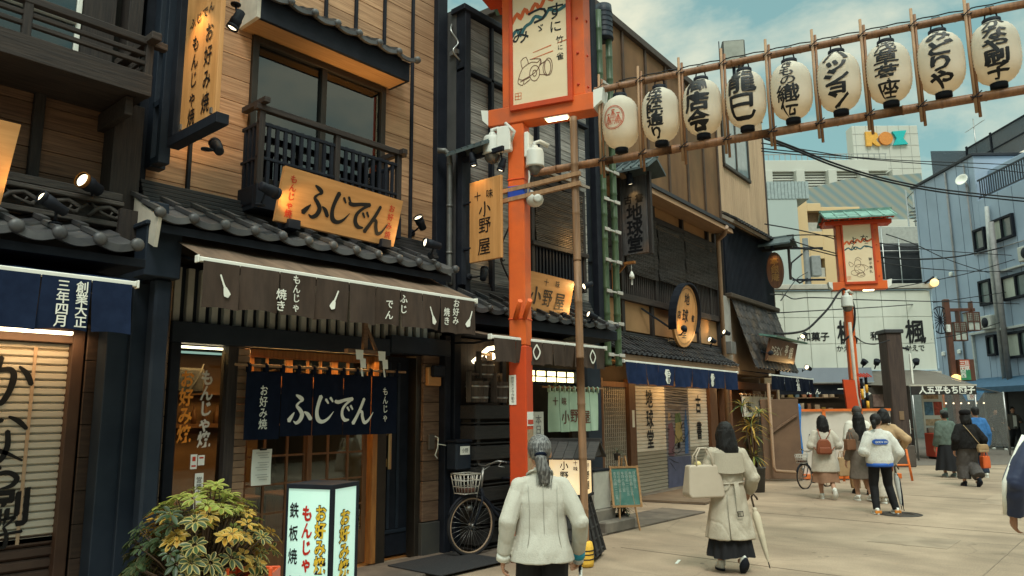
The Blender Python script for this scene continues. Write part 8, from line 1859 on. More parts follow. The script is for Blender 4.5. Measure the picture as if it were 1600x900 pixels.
# 4. man in white tee carrying bags
p = Person('man in loose white t shirt and tan trousers with cropped hair carrying paper bags', (16.1, 4.80), 38, 1.72, ((.08, 0), (-.14, .03)), hands=((-.27, .02, .74), (.28, .06, .74)), vox=.011)
p.body(); p.top('t_shirt', mat('white_tee', (.66, .62, .53), .85, (.60, .56, .48), 5, bump=.05), [((0, -.005, .76), .215, .155), ((0, 0, .95), .20, .145), ((0, 0, 1.1), .20, .14), ((0, -.005, 1.22), .19, .125), ((0, -.01, 1.29), .14, .09), ((0, -.01, 1.33), .08, .07)], sl=(.09, .092, .08), short=True, wr=.012, ws=5)
p.pants(cloth('tan_trousers', (.40, .25, .125)), (.11, .095, .085)); p.shoes(BLK, RUBBER, (0, -.4)); p.hair(mat('cropped_hair', (.05, .042, .036), .7), 'short', wr=.002)
def paper_bag(label, pr, pos, c, w_=.15, h_=.36, name='paper_bag', d_=.08):
  t = held(name, label, 'bag', pr, pos, R(20)); mm = mat('bag_' + label[:14].replace(' ', '_'), c, .7, tuple(q * .8 for q in c), 5)
  m = MB(); m.prism([(-w_, 0), (w_, 0), (w_ * 1.05, h_ * .5), (w_ * .92, h_), (-w_ * .92, h_), (-w_ * 1.05, h_ * .5)], lambda a, b, q: (a, q, b), -d_, d_); ob = m.build('bag_body', mm, t); bv = ob.modifiers.new('round', 'BEVEL'); bv.width = .015; bv.segments = 2
  m = MB()
  for y in (-.05, .05): m.tube([(-w_ * .4, y, h_ - .01), (-w_ * .25, y * .4, h_ + .12), (w_ * .25, y * .4, h_ + .12), (w_ * .4, y, h_ - .01)], .007, 5)
  m.build('handle', mm, t); return t
paper_bag('tan paper bag hanging left of the man in white', p, (-.33, -.02, .33), (.42, .27, .14)); paper_bag('crumpled brown paper bag hanging behind the man in white', p, (.12, -.20, .20), (.38, .24, .12), .14, .34)
# 5. woman with long black hair
p = Person('woman with very long black hair and grey brown dress beside the man in white', (14.9, 4.42), 40, 1.60, ((.06, 0), (-.10, .02)), vox=.011)
p.body(); p.top('dress', cloth('grey_brown', (.16, .13, .105)), [((0, 0, .40), .24, .19), ((0, 0, .6), .21, .16), ((0, 0, .8), .185, .14), ((0, 0, 1.0), .16, .12), ((0, -.005, 1.2), .175, .12), ((0, -.01, 1.28), .14, .09), ((0, -.01, 1.33), .08, .07)], wr=.01); p.shoes(WHITEP, PAPER); p.hair(HAIRB, 'long', 1.0, wr=.005)
paper_bag('brown leather bag on the shoulder of the long haired woman', p, (-.22, -.08, .92), (.20, .09, .045), .10, .2, 'shoulder_bag', .05)
# 6. walker in white fleece
FL = mat('white_fleece', (.64, .63, .57), .95, (.54, .53, .48), 60, sheen=.6, bump=.5)
p = Person('woman in white fleece with blue badge and black trousers standing over the manhole', (13.2, 3.64), 38, 1.58, ((-.0, 0), (.03, 0)), hands=((-.16, .22, .98), (.24, .13, .80)), elbows=((-.25, -.04, 1.0), (.30, -.06, .98)), vox=.009, hipw=.09, look=R(-38))
p.ank[0].x = -.11; p.ank[1].x = .21; p.knee[1].x = .15
p.body(); F = p.top('fleece_jacket', FL, [((0, -.005, .80), .205, .155), ((0, -.005, .86), .215, .16), ((0, 0, 1.0), .205, .15), ((0, 0, 1.12), .20, .145), ((0, -.005, 1.22), .19, .13), ((0, -.01, 1.29), .14, .095), ((0, -.01, 1.345), .085, .078)], sl=(.085, .088, .06), wr=.010, ws=6)
BLB = mat('badge_blue', (.02, .10, .42), .6)
m = MB(); m.loft([((0, -.005, .755), .20, .152), ((0, -.005, .77), .21, .16), ((0, -.005, .815), .208, .158)], 24); p.S(m).build('blue_hem', BLB, p.t)
fb_ = lambda u, v, k: p.k * p.L((u, -.16 - k + .35 * u * u, v))
m = MB()
outl = [(.125 * math.cos(a) * (1 if abs(math.cos(a)) < .8 else 1), .042 * max(-1, min(1, 1.35 * math.sin(a)))) for a in [2 * math.pi * k / 28 for k in range(28)]]
m.add([fb_(a - .02, 1.155 + b, 0) for a, b in outl] + [fb_(a - .02, 1.155 + b, -.03) for a, b in outl], [list(range(28))] + [(i, (i + 1) % 28, 28 + (i + 1) % 28, 28 + i) for i in range(28)]); m.build('badge', BLB, p.t)
m = MB(); m.text(htext('GOOVIN', -.115, 1.153, .045, .72), lambda u, v, k: fb_(u, v, .004 + k), 0, .01); m.build('lettering', WHITEC, p.t, recalc=False)
p.pants(mat('black_trousers', (.008, .008, .010), .8), (.095, .07, .055), hem=.05); p.shoes(WHITEP, WHITEP, band=mat('orange_band', (.7, .25, .04), .6)); p.hair(HAIRB, 'bun', wr=.004)
umbrella('clear_umbrella', 'pale translucent folded umbrella held upright by the woman in white fleece', p, (.30, .17, .74), (.34, .12, .06), mat('pale_umbrella', (.50, .50, .46), .3, (.40, .40, .38), 12)); umbrella('black_umbrella', 'narrow black folded umbrella beside the pale one', p, (.34, .24, .72), (.41, .20, .03), BLK)
t = held('orange_wrist_bag', 'small orange pouch hanging at the wrist of the fleece wearer', 'pouch', p, (.24, .22, .66)); m = MB(); m.prism([(-.05, 0), (.05, 0), (.055, .1), (-.055, .1)], lambda a, b, q: (a, q, b), -.02, .02); m.build('pouch_body', mat('orange_plastic', (.7, .12, .02), .5), t); m = MB(); m.tube([(-.03, 0, .1), (0, 0, .2), (.03, 0, .1)], .005, 5); m.build('handle', BLK, t)
# 7. person in tan jacket
p = Person('person in tan jacket and pale trousers mostly hidden behind the white fleece', (14.75, 3.95), 36, 1.66, ((.0, 0), (.10, 0)), hands=((-.22, .15, .95), (.27, .16, .86)), elbows=((-.27, -.05, 1.04), (.33, -.08, 1.08)), vox=.011)
p.body(); p.top('jacket', cloth('tan_jacket', (.46, .31, .175)), [((0, 0, .74), .20, .15), ((0, 0, .9), .2, .15), ((0, 0, 1.1), .2, .14), ((0, -.005, 1.22), .19, .125), ((0, -.01, 1.29), .14, .09), ((0, -.01, 1.34), .08, .075)], sl=(.095, .085, .065), wr=.012); p.pants(cloth('pale_trousers', (.58, .52, .43)), (.11, .10, .095)); p.shoes(WHITEP, PAPER); p.hair(HAIRB, 'bob', 1.36)
# 8. sage jacket
p = Person('person in sage green jacket, long black skirt and grey cap', (21.3, 4.28), 40, 1.62, ((.02, 0), (-.05, 0)), vox=.011)
p.body(); p.top('jacket', cloth('sage', (.115, .15, .125)), [((0, 0, .76), .235, .17), ((0, 0, .95), .225, .165), ((0, 0, 1.1), .21, .15), ((0, -.005, 1.22), .19, .13), ((0, -.01, 1.3), .13, .09), ((0, -.01, 1.34), .08, .075)], sl=(.10, .09, .065), wr=.014); p.skirt(mat('black_skirt', (.010, .010, .012), .85), .16, .8, .30, .19, pleat=9, amp=.025); p.shoes(mat('pale_blue_shoe', (.30, .45, .50), .6), WHITEP)
p.hair(HAIRB, 'short'); m = MB(); m.lathe([(.088, .0), (.094, .04), (.085, .09), (.05, .115), (.002, .12)], p.hc + Vector((0, -.018, .018)), 16); p.S(m).build('cap', cloth('grey_cap', (.085, .095, .09)), p.t)
paper_bag('white shopping bag between the two strolling women', p, (.30, -.08, .56), (.55, .55, .52), .13, .36, 'shopping_bag'); paper_bag('patterned grey bag on the arm of the sage jacket', p, (.24, -.12, .74), (.22, .19, .16), .09, .40, 'patterned_bag')
# 9. black beret
p = Person('woman in black beret and sweater with wide grey trousers and crossbody bag', (19.0, 3.42), 38, 1.60, ((.10, 0), (-.16, .07)), hands=((-.26, .05, .76), (.34, .07, .74)), elbows=((-.265, -.05, 1.0), (.31, -.06, 1.0)), vox=.010)
p.body(); p.top('sweater', cloth('black_knit', (.011, .010, .010), (.018, .017, .017), scale=30, bump=.2), [((0, 0, .80), .235, .17), ((0, 0, .95), .245, .175), ((0, 0, 1.1), .23, .16), ((0, -.005, 1.22), .205, .135), ((0, -.01, 1.3), .13, .09), ((0, -.01, 1.34), .085, .078)], sl=(.095, .095, .06), wr=.014)
p.pants(cloth('charcoal_grey', (.095, .085, .08)), (.125, .125, .13), hem=.13, wr=.012); p.shoes(BLK, BLK, (0, -.7)); p.hair(HAIRB, 'bob', 1.33)
m = MB(); m.lathe([(.088, .0), (.115, .03), (.118, .07), (.085, .11), (.002, .125)], p.hc + Vector((0, -.03, .035)), 18); p.S(m).build('beret', cloth('black_felt', (.010, .009, .010)), p.t)
p.strap([(-.10, -.10, 1.31), (-.03, -.165, 1.18), (.10, -.185, .98), (.20, -.16, .86)], .012, mat('tan_strap', (.48, .34, .18), .6), 'bag_strap')
t = held('crossbody_bag', 'tan crossbody bag at the back of the beret wearer', 'bag', p, (.20, -.21, .73)); m = MB(); m.prism([(-.10, 0), (.10, 0), (.11, .1), (.09, .17), (-.09, .17), (-.11, .1)], lambda a, b, q: (a, q, b), -.05, .05); ob = m.build('bag_body', mat('tan_leather', (.45, .31, .17), .5), t); bv = ob.modifiers.new('round', 'BEVEL'); bv.width = .02; bv.segments = 2
one('flap', mat('tan_flap', (.38, .25, .13), .5), t, (-.09, .09, -.06, -.045, .07, .165), c=.004)
paper_bag('orange bag in the right hand of the beret wearer', p, (.36, .05, .38), (.70, .13, .03), .10, .26, 'orange_bag', .05)
# 10. blue jacket behind
p = Person('person in bright blue jacket almost hidden behind the black beret', (21.6, 3.66), 40, 1.70, ((.05, 0), (-.05, 0)), vox=.012)
p.body(); p.top('jacket', cloth('bright_blue', (.045, .15, .36)), [((0, 0, .70), .24, .17), ((0, 0, .95), .235, .165), ((0, 0, 1.1), .22, .155), ((0, -.005, 1.22), .205, .13), ((0, -.01, 1.3), .13, .09), ((0, -.01, 1.34), .085, .078)], sl=(.105, .095, .07), wr=.012); p.pants(cloth('dark_denim', (.03, .04, .06)), (.11, .09, .08)); p.shoes(WHITEP, PAPER); p.hair(HAIRB, 'short')
# 11. man at the right edge
p = Person('man in navy track jacket with white sleeve stripe cut by the right edge', (6.95, .70), 35, 1.72, ((.06, 0), (-.12, .02)), hands=((-.27, .06, .80), (.27, .0, .76)), elbows=((-.29, -.05, 1.03), (.28, -.06, 1.02)), vox=.008)
p.body(mat('tan_skin', (.33, .17, .10), .55, (.29, .145, .085), 6)); NV = mat('navy_track', (.014, .024, .065), .6, (.011, .018, .05), 5, sheen=.2)
p.top('jacket', NV, [((0, 0, .78), .20, .145), ((0, 0, .95), .195, .14), ((0, 0, 1.1), .20, .14), ((0, -.005, 1.22), .195, .125), ((0, -.01, 1.3), .13, .09), ((0, -.01, 1.35), .08, .075)], sl=(.085, .078, .058), wr=.010)
m = MB()
for i, sg_ in ((0, -1), (1, 1)):
  a, b, c = p.sh[i], p.el[i], p.el[i].lerp(p.ha[i], .95)
  m.tube([a + Vector((sg_ * .030, 0, .085)), a + Vector((sg_ * .078, 0, .0)), a.lerp(b, .5) + Vector((sg_ * .078, 0, 0)), b + Vector((sg_ * .076, -.005, 0)), b.lerp(c, .5) + Vector((sg_ * .066, 0, 0)), c + Vector((sg_ * .056, 0, 0))], .017, 8)
p.S(m).build('sleeve_stripe', WHITEC, p.t); p.pants(mat('navy_trousers', (.010, .013, .025), .8), (.11, .09, .08)); p.shoes(BLK, BLK); p.hair(HAIRB, 'short')
# 12-14. far group by the blue awning
for (lat, dep, lb, H, tc, pc, hd_, ft, hr) in ((19.75, 31.0, 'far stepping person in black jacket and trousers under blue awning', 1.66, (.012, .013, .018), (.012, .013, .017), 215, ((.28, 0), (-.26, .02)), 'short'),
                   (20.6, 31.2, 'far person in open grey brown jacket over white shirt', 1.72, (.10, .09, .075), (.012, .012, .015), 205, ((.20, 0), (-.22, .04)), 'short'),
                   (21.25 - .55, 29.6, 'far woman in white blouse with dark trousers by the blue shopfront', 1.60, (.62, .58, .52), (.02, .03, .05), 200, ((.05, 0), (-.05, 0)), 'bob')):
  w_ = G((lat, dep, 0)); p = Person(lb, (w_.x, w_.y), hd_, H, ft, elbows=((-.25, .02, 1.03), (.25, .02, 1.03)), hands=((-.16, .22, 1.02), (.24, .12, .85)), vox=.015)
  p.body(fingers=True); p.top('jacket', mat('far_top_%d' % int(lat * 100), tc, .85), [((0, 0, .76), .19, .14), ((0, 0, .95), .185, .135), ((0, 0, 1.1), .19, .135), ((0, -.005, 1.22), .185, .12), ((0, -.01, 1.3), .13, .09), ((0, -.01, 1.34), .08, .072)], wr=.008); p.pants(mat('far_trousers_%d' % int(lat * 100), pc, .85), (.105, .085, .075)); p.shoes(WHITEP if lat < 20 else BLK, WHITEP); p.hair(HAIRB, hr, 1.25)
  if 'open' in lb: m = MB(); m.sheet(lambda a, b: Vector((-.06 + .12 * a, .15 - .02 * b, 1.28 - .5 * b)), 4, 6); p.S(m).build('shirt', WHITEC, p.t)

# ------------------------------------------------------------------ bicycles
def bicycle(label, loc, rot, frame_c, basket=True, tyre=.33, lock=False, seat=True):
  """City bicycle in its own space: front wheel at +x, wheels in the xz plane."""
  t = local_thing('bicycle', label, 'bicycle', loc, rot, 'parked bicycles'); r = tyre
  FRM_ = frame_c
  for wx, nm in ((.54, 'front'), (-.52, 'back')):
    wl_ = local_thing('wheel', None, None, (0, 0, 0)); COL.objects.unlink(wl_); bpy.data.objects.remove(wl_)
    m = MB(); m.tube([(wx + r * math.cos(a), 0, r + r * math.sin(a)) for a in [2 * math.pi * k / 40 for k in range(40)]], .019, 8, closed=True); wheel = m.build('wheel', RUBBER, t)
    m = MB(); m.tube([(wx + (r - .027) * math.cos(a), 0, r + (r - .027) * math.sin(a)) for a in [2 * math.pi * k / 40 for k in range(40)]], .011, 6, closed=True); m.build('rim', mat('tan_rim', (.34, .24, .16), .4), wheel)
    m = MB()
    for k in range(28):
      a = 2 * math.pi * k / 28; b_ = a + (.5 if k % 2 else -.5); m.tube([(wx + .02 * math.cos(b_), .02 if k % 2 else -.02, r + .02 * math.sin(b_)), (wx + (r - .03) * math.cos(a), 0, r + (r - .03) * math.sin(a))], .0016, 3)
    m.build('spokes', STEEL, wheel); m = MB(); m.lathe([(.018, -.04), (.026, -.03), (.014, -.02), (.014, .02), (.026, .03), (.018, .04)], (wx, 0, r), 10, 0, (0, 1, 0)); m.build('hub', STEEL, wheel)
    m = MB(); m.tube([(wx + (r + .035) * math.cos(a), 0, r + (r + .035) * math.sin(a)) for a in [math.pi * (-.08 + 1.0 * k / 14) if wx < 0 else math.pi * (.12 + .78 * k / 14) for k in range(15)]], .022, 6, ry=.4); m.build('mudguard', BLK, t)
  m = MB(); m.tube([(.40, 0, .74), (.36, 0, .62), (.10, 0, .36), (-.08, 0, .28)], .024, 8); m.tube([(.39, 0, .66), (.2, 0, .50), (-.02, 0, .40), (-.14, 0, .46)], .018, 8); m.tube([(-.08, 0, .27), (-.16, 0, .62)], .018, 8)
  for y in (-.05, .05): m.tube([(-.08, y * .5, .28), (-.52, y, r)], .011, 6); m.tube([(-.15, y * .4, .58), (-.52, y, r)], .009, 6)
  m.build('frame', FRM_, t)
  m = MB()
  for y in (-.055, .055): m.tube([(.405, y * .4, .66), (.42, y, .60), (.47, y, .48), (.54, y, r)], .012, 7)
  m.build('fork', FRM_, t)
  m = MB(); m.tube([(.40, 0, .70), (.36, 0, .98)], .014, 7); m.tube([(.22, -.27, 1.04), (.30, -.2, 1.06), (.37, -.06, 1.0), (.37, .06, 1.0), (.30, .2, 1.06), (.22, .27, 1.04)], .012, 7); m.build('handlebar', STEEL, t)
  for y in (-1, 1): m = MB(); m.tube([(.24, y * .245, 1.045), (.13, y * .31, 1.02)], .019, 8); m.build('grip', BLK, t)
  m = MB()
  for y in (-1, 1): m.tube([(.27, y * .22, 1.04), (.33, y * .24, 1.0), (.28, y * .30, .99)], .006, 5)
  m.tube([(.34, .1, 1.0), (.46, .1, .95), (.48, .04, .7), (.5, .03, .55)], .006, 5); m.build('brake_lever', STEEL, t)
  if seat:
    m = MB(); m.tube([(-.15, 0, .58), (-.18, 0, .78)], .013, 7); m.build('seat_post', STEEL, t)
    m = MB(); m.loft([((-.20, 0, .78), .13, .09), ((-.19, 0, .82), .135, .095), ((-.17, 0, .85), .11, .07)], 14); m.tube([(-.12, 0, .82), (.06, 0, .835)], [.05, .022], 8, ry=.6); m.build('saddle', BLK, t)
  m = MB(); m.lathe([(.085, -.01), (.085, .01)], (-.08, -.05, .28), 18, 0, (0, 1, 0)); m.tube([(-.08, -.05, .28), (-.03, -.07, .14)], .01, 6); m.box(-.08, .02, -.13, -.07, .12, .15); m.tube([(-.08, .05, .28), (-.13, .07, .42)], .01, 6); m.box(-.18, -.08, .07, .13, .41, .44); m.build('crank', BLK, t)
  m = MB(); m.tube([(-.52, .06, r), (-.62, .10, .02), (-.60, .1, .01)], .01, 6); m.tube([(-.52, -.06, r), (-.62, -.10, .02)], .01, 6); m.build('stand', STEEL, t)
  if basket:
    b = MB(); c0 = Vector((.62, 0, .70))
    def rr(z, k): w_ = .095 + .03 * z / .22; d_ = .10 + .025 * z / .22; return [c0 + Vector((sx * w_, sy * d_, z)) for sx, sy in ((-1, -1), (1, -1), (1, 1), (-1, 1))]
    for z in (0, .075, .15, .22): b.tube(rr(z, 0), .0065 if z < .2 else .009, 5, closed=True)
    lo_, hi_ = rr(0, 0), rr(.22, 0)
    for i in range(4):
      for q in (0, .25, .5, .75): b.tube([lo_[i].lerp(lo_[(i + 1) % 4], q), hi_[i].lerp(hi_[(i + 1) % 4], q)], .0055, 4)
    for q in (.2, .4, .6, .8): b.tube([lo_[0].lerp(lo_[3], q), lo_[1].lerp(lo_[2], q)], .005, 4)
    b.build('basket', mat('basket_wire', (.55, .53, .47), .4, metal=.3), t); m = MB(); m.box(.54, .70, -.085, .085, .71, .76, 0, .01); m.build('basket_liner', mat('brown_liner', (.12, .05, .035), .8), t)
  m = MB(); m.lathe([(.03, 0), (.04, .03), (.025, .07)], (.50, -.06, .52), 10, 0, (1, 0, 0)); m.build('lamp', STEEL, t)
  return t
bicycle('black city bicycle with wire front basket parked against the black crates', (7.02, 6.22, .03), R(172), BLK)
w_ = G((6.55, 16.6, 0)); bk = bicycle('dark bicycle parked by the white construction barrier', (w_.x, w_.y, 0), R(-49 + 215), BLK, basket=True); bk.scale = (.78, .78, .78)
w_ = G((15.2, 26.3, 0)); bicycle('bicycle half seen beside the red stall table', (w_.x, w_.y, 0), R(-49), BLK, basket=False)

# ------------------------------------------------------------------ lit floor sign
t = local_thing('floor_sign', 'glowing pale mint box sign with black, red and yellow characters in front of the restaurant', 'lightbox sign', (3.50, 4.87, 0), R(-70))
one('case', BLK, t, (-.41, .01, -.012, .36, 1.085, 1.12), (-.41, -.395, -.012, .36, .0, 1.085), (-.012, .012, -.014, .03, .0, 1.085), (-.0, .012, .33, .36, 0, 1.085), (-.395, 0, 0, .36, 0, .10), c=.003)
MINTG = mat('glow_mint', (.50, .72, .63), .3, (.44, .67, .58), 2, emis=(.46, .74, .62), es=.42)
one('light_panel', MINTG, t, (-.395, -.012, .0, .03, .10, 1.085), (-.02, .002, .03, .33, .10, 1.085), c=0); m = MB(); m.box(-.39, -.03, .03, .34, .1, 1.08); m.build('case_back', WHITEP, t)
f1 = lambda u, v, k: (u, -.004 - k, v); f2 = lambda u, v, k: (.006 + k, u, v)
REDL = mat('red_letter', (.62, .03, .015), .5); YELL = mat('yellow_letter', (.85, .55, .04), .5)
m = MB(); m.text([('鉄', -.335, .92, .12, .72), ('板', -.335, .75, .12, .72), ('焼', -.335, .58, .12, .72), ('ふ', -.345, .40, .1), ('じ', -.24, .40, .1), ('で', -.15, .40, .1), ('ん', -.06, .40, .1)], f1, 0, .0, .035); m.build('lettering', INK, t, recalc=False)
m = MB(); m.text([('も', -.215, .90, .125, .8), ('ん', -.215, .775, .125, .8), ('じ', -.215, .65, .12, .8), ('ゃ', -.21, .53, .12, .8)], f1, 0, .012, .05); m.build('red_lettering', REDL, t, recalc=False)
for nm, mt_, bd, dk in (('outline_lettering', INK, .055, 0), ('yellow_lettering', YELL, .012, .002)):
  m = MB(); m.text([(c, -.09, .905 - .125 * i, .125, .82) for i, c in enumerate('お好み焼')], lambda u, v, k: f1(u, v, k + dk), 0, bd, .03); m.text([(c, .175, .86 - .125 * i, .125, 1.1) for i, c in enumerate('お好み焼')], lambda u, v, k: f2(u, v, k + dk), 0, bd, .03); m.build(nm, mt_, t, recalc=False)
# orange crate next to it
t = local_thing('plastic_crate', 'red orange plastic crate between the shrub and the glowing floor sign', 'crate', (3.0, 5.08, 0), R(-45)); t.scale = (.8, .8, .9); OC = mat('orange_crate', (.70, .09, .018), .45, (.60, .075, .015), 4)
one('crate_wall', OC, t, (-.2, .2, -.16, -.14, .35, .46), (-.2, .2, -.16, -.14, .52, .58), (-.2, .2, .14, .16, .35, .62), (-.2, -.18, -.14, .14, .35, .62), (.18, .2, -.14, .14, .35, .62), (-.2, -.17, -.17, -.14, .3, .66), (.17, .2, -.17, -.14, .3, .66), (-.2, .2, -.16, .16, .30, .35), c=.006); one('base_crate', mat('green_crate', (.10, .22, .12), .5), t, (-.2, .2, -.16, .16, .0, .29), c=.01)
# small lit sign house (andon)
t = local_thing('lantern_stand', 'black shingled lantern stand with glowing paper sign behind the bamboo upright', 'lantern stand', (7.22, 5.40, 0), R(-68)); t.scale = (.80, .80, .80); LS = mat('charred_boards', (.022, .021, .022), .65, (.04, .037, .035), 4, (1, 8, 8), island=.3, bump=.2)
m = MB(); m.add([(-.42, -.30, .06), (.42, -.30, .06), (.42, .30, .06), (-.42, .30, .06), (-.24, -.18, .86), (.24, -.18, .86), (.24, .18, .86), (-.24, .18, .86)], [(0, 1, 5, 4), (1, 2, 6, 5), (2, 3, 7, 6), (3, 0, 4, 7), (0, 3, 2, 1), (4, 5, 6, 7)])
for k in range(5):
  z = .12 + k * .155; a = 1 - (z - .06) / .8; hw = .24 + .18 * a; hd = .18 + .12 * a
  m.box(-hw - .012, hw + .012, -hd - .016, -hd + .01, z, z + .022); m.box(hw - .005, hw + .014, -hd, hd, z, z + .022)
for x in (-1, 0, 1): m.bar((x * .40, -.315, .08), (x * .23, -.195, .85), .03, .02)
for y in (-1, 0, 1): m.bar((.435, y * .28, .08), (.255, y * .17, .85), .02, .03)
m.build('skirt', LS, t)
m = MB()
for x, y in ((-.36, -.24), (.36, -.24), (.36, .24), (-.36, .24)): m.lathe([(.03, -.02), (.03, .02)], (x, y, .03), 10, 0, (0, 1, 0))
m.build('castor', RUBBER, t)
one('lamp_frame', BLK, t, (-.30, .30, -.24, .24, .86, .90), (-.29, -.255, -.22, -.19, .90, 1.40), (.255, .29, -.22, -.19, .90, 1.40), (.255, .29, .19, .22, .90, 1.40), (-.29, -.255, .19, .22, .9, 1.4), (-.29, .29, -.22, .22, 1.40, 1.43), c=.004)
GP = mat('glow_paper', (1, .80, .50), .6, (1, .66, .30), 1.2, emis=(1, .72, .36), es=.5); one('paper_panel', GP, t, (-.255, .255, -.205, -.195, .9, 1.4), (.265, .275, -.19, .19, .9, 1.4), c=0)
m = MB(); m.text([('小', -.03, 1.30, .13), ('野', -.03, 1.16, .13), ('屋', -.03, 1.02, .13), ('十', .14, 1.34, .07), ('味', .14, 1.26, .07)], lambda u, v, k: (u, -.21 - k, v), 0, .0, .03); m.text([('小', -.02, 1.30, .13), ('野', -.02, 1.16, .13), ('屋', -.02, 1.02, .13)], lambda u, v, k: (.28 + k, u, v), 0, 0, .03); m.build('lettering', INK, t, recalc=False)
m = MB()
for sg_ in (-1, 1):
  for k in range(6): m.add([(-.46 + k * .155, sg_ * .40, 1.42), (-.46 + k * .155 + .148, sg_ * .40, 1.42), (-.46 + k * .155 + .148, 0, 1.66), (-.46 + k * .155, 0, 1.66), (-.46 + k * .155, sg_ * .40, 1.395), (-.46 + k * .155 + .148, sg_ * .40, 1.395), (-.46 + k * .155 + .148, 0, 1.63), (-.46 + k * .155, 0, 1.63)], [(0, 1, 2, 3), (4, 7, 6, 5), (0, 4, 5, 1), (2, 6, 7, 3), (1, 5, 6, 2), (0, 3, 7, 4)])
m.bar((-.48, 0, 1.66), (.48, 0, 1.66), .07, .05); m.add([(.42, -.3, 1.43), (.42, .3, 1.43), (.42, 0, 1.62), (.40, -.3, 1.43), (.40, .3, 1.43), (.40, 0, 1.62)], [(0, 1, 2), (3, 5, 4), (0, 3, 4, 1), (1, 4, 5, 2), (2, 5, 3, 0)]); m.build('little_roof', LS, t)
# chalkboard easel and its neighbours
t = local_thing('chalkboard_easel', 'green chalkboard menu with bamboo frame on thin easel by latticed door', 'chalkboard', (9.34, 5.98, 0), R(-38)); t.scale = (.86, .86, .86)
m = MB(); m.prism([(-.23, .40), (.23, .40), (.23, .98), (-.23, .98)], lambda a, b, q: (a, q + (b - .4) * .25, b), -.01, .01); m.build('board', mat('green_slate', (.05, .15, .125), .75, (.08, .20, .17), 6, dirt=((.3, .36, .32), 9, .35)), t)
m = MB()
for a, b in (((-.25, .38), (.25, .38)), ((-.25, 1.0), (.25, 1.0)), ((-.24, .36), (-.24, 1.02)), ((.24, .36), (.24, 1.02))): m.bar((a[0], (a[1] - .4) * .25 - .01, a[1]), (b[0], (b[1] - .4) * .25 - .01, b[1]), .035, .03)
m.build('board_frame', LTWOOD, t)
m = MB()
for x in (-.17, .17): m.bar((x, -.10, 0), (x * .3, .2, 1.18), .022)
m.bar((0, .5, 0), (0, .2, 1.15), .022); m.build('easel_leg', LTWOOD, t)
m = MB(); fn = lambda u, v, k: (u, (v - .4) * .25 - .016 - k, v)
for k in range(6): m.text(vtext('本日の品'[k % 2:] + '一二三五'[k % 3:], -.17 + k * .068, .93, .055, 1.0), fn, 0, 0)
m.build('chalk_lettering', mat('chalk', (.50, .56, .5), .9), t, recalc=False)
t = thing('white_cabinet', 'small white cabinet with stone base behind the lantern stand', 'cabinet', A, (9.0, 6.3, 0)); one('box', mat('cabinet_white', (.50, .48, .42), .6), t, (8.85, 9.25, 6.2, 6.5, .30, .82), c=.01); one('base', CONC, t, (8.8, 9.3, 6.15, 6.55, 0, .30), (8.75, 9.5, 5.95, 6.15, 0, .16), c=.015); one('top', BLK, t, (8.84, 9.26, 6.19, 6.51, .82, .85), c=.004)

# ------------------------------------------------------------------ plants
def leaf_mat(name, c, edge, c3=None):
  """Leaf colour with a pale margin: uses the leaf's own UV width, plus variation per leaf."""
  m_ = bpy.data.materials.new(name); m_.use_nodes = True; t = m_.node_tree; n = t.nodes; l = t.links; b = n["Principled BSDF"]; b.inputs['Roughness'].default_value = .4; b.inputs['Specular IOR Level'].default_value = .4
  at = n.new("ShaderNodeAttribute"); at.attribute_name = 'leafside'
  mr = n.new("ShaderNodeMapRange"); mr.inputs['From Min'].default_value = .45; mr.inputs['From Max'].default_value = .75; l.new(at.outputs['Fac'], mr.inputs['Value'])
  ge = n.new("ShaderNodeNewGeometry"); ra = n.new("ShaderNodeValToRGB"); e = ra.color_ramp.elements; e[0].color = (*c, 1); e[1].color = (*(c3 or tuple(q * 1.9 for q in c)), 1); e[0].position = .3; l.new(ge.outputs['Random Per Island'], ra.inputs['Fac'])
  mx_ = n.new("ShaderNodeMix"); mx_.data_type = 'RGBA'; mx_.inputs[7].default_value = (*edge, 1); l.new(ra.outputs['Color'], mx_.inputs[6]); l.new(mr.outputs[0], mx_.inputs['Factor']); l.new(mx_.outputs[2], b.inputs['Base Color'])
  tr = n.new("ShaderNodeBsdfTranslucent"); l.new(mx_.outputs[2], tr.inputs['Color']); ms_ = n.new("ShaderNodeMixShader"); ms_.inputs[0].default_value = .25; l.new(b.outputs[0], ms_.inputs[1]); l.new(tr.outputs[0], ms_.inputs[2]); l.new(ms_.outputs[0], n["Material Output"].inputs[0])
  MATS[name] = m_; return m_
GREENL = leaf_mat('variegated_leaf', (.028, .05, .018), (.45, .36, .12)); YELLOWL = leaf_mat('yellow_leaf', (.48, .25, .035), (.55, .40, .10), (.34, .22, .03)); DGREEN = leaf_mat('dark_leaf', (.020, .038, .016), (.05, .075, .028)); LIMEL = leaf_mat('lime_leaf', (.16, .20, .035), (.40, .38, .10))
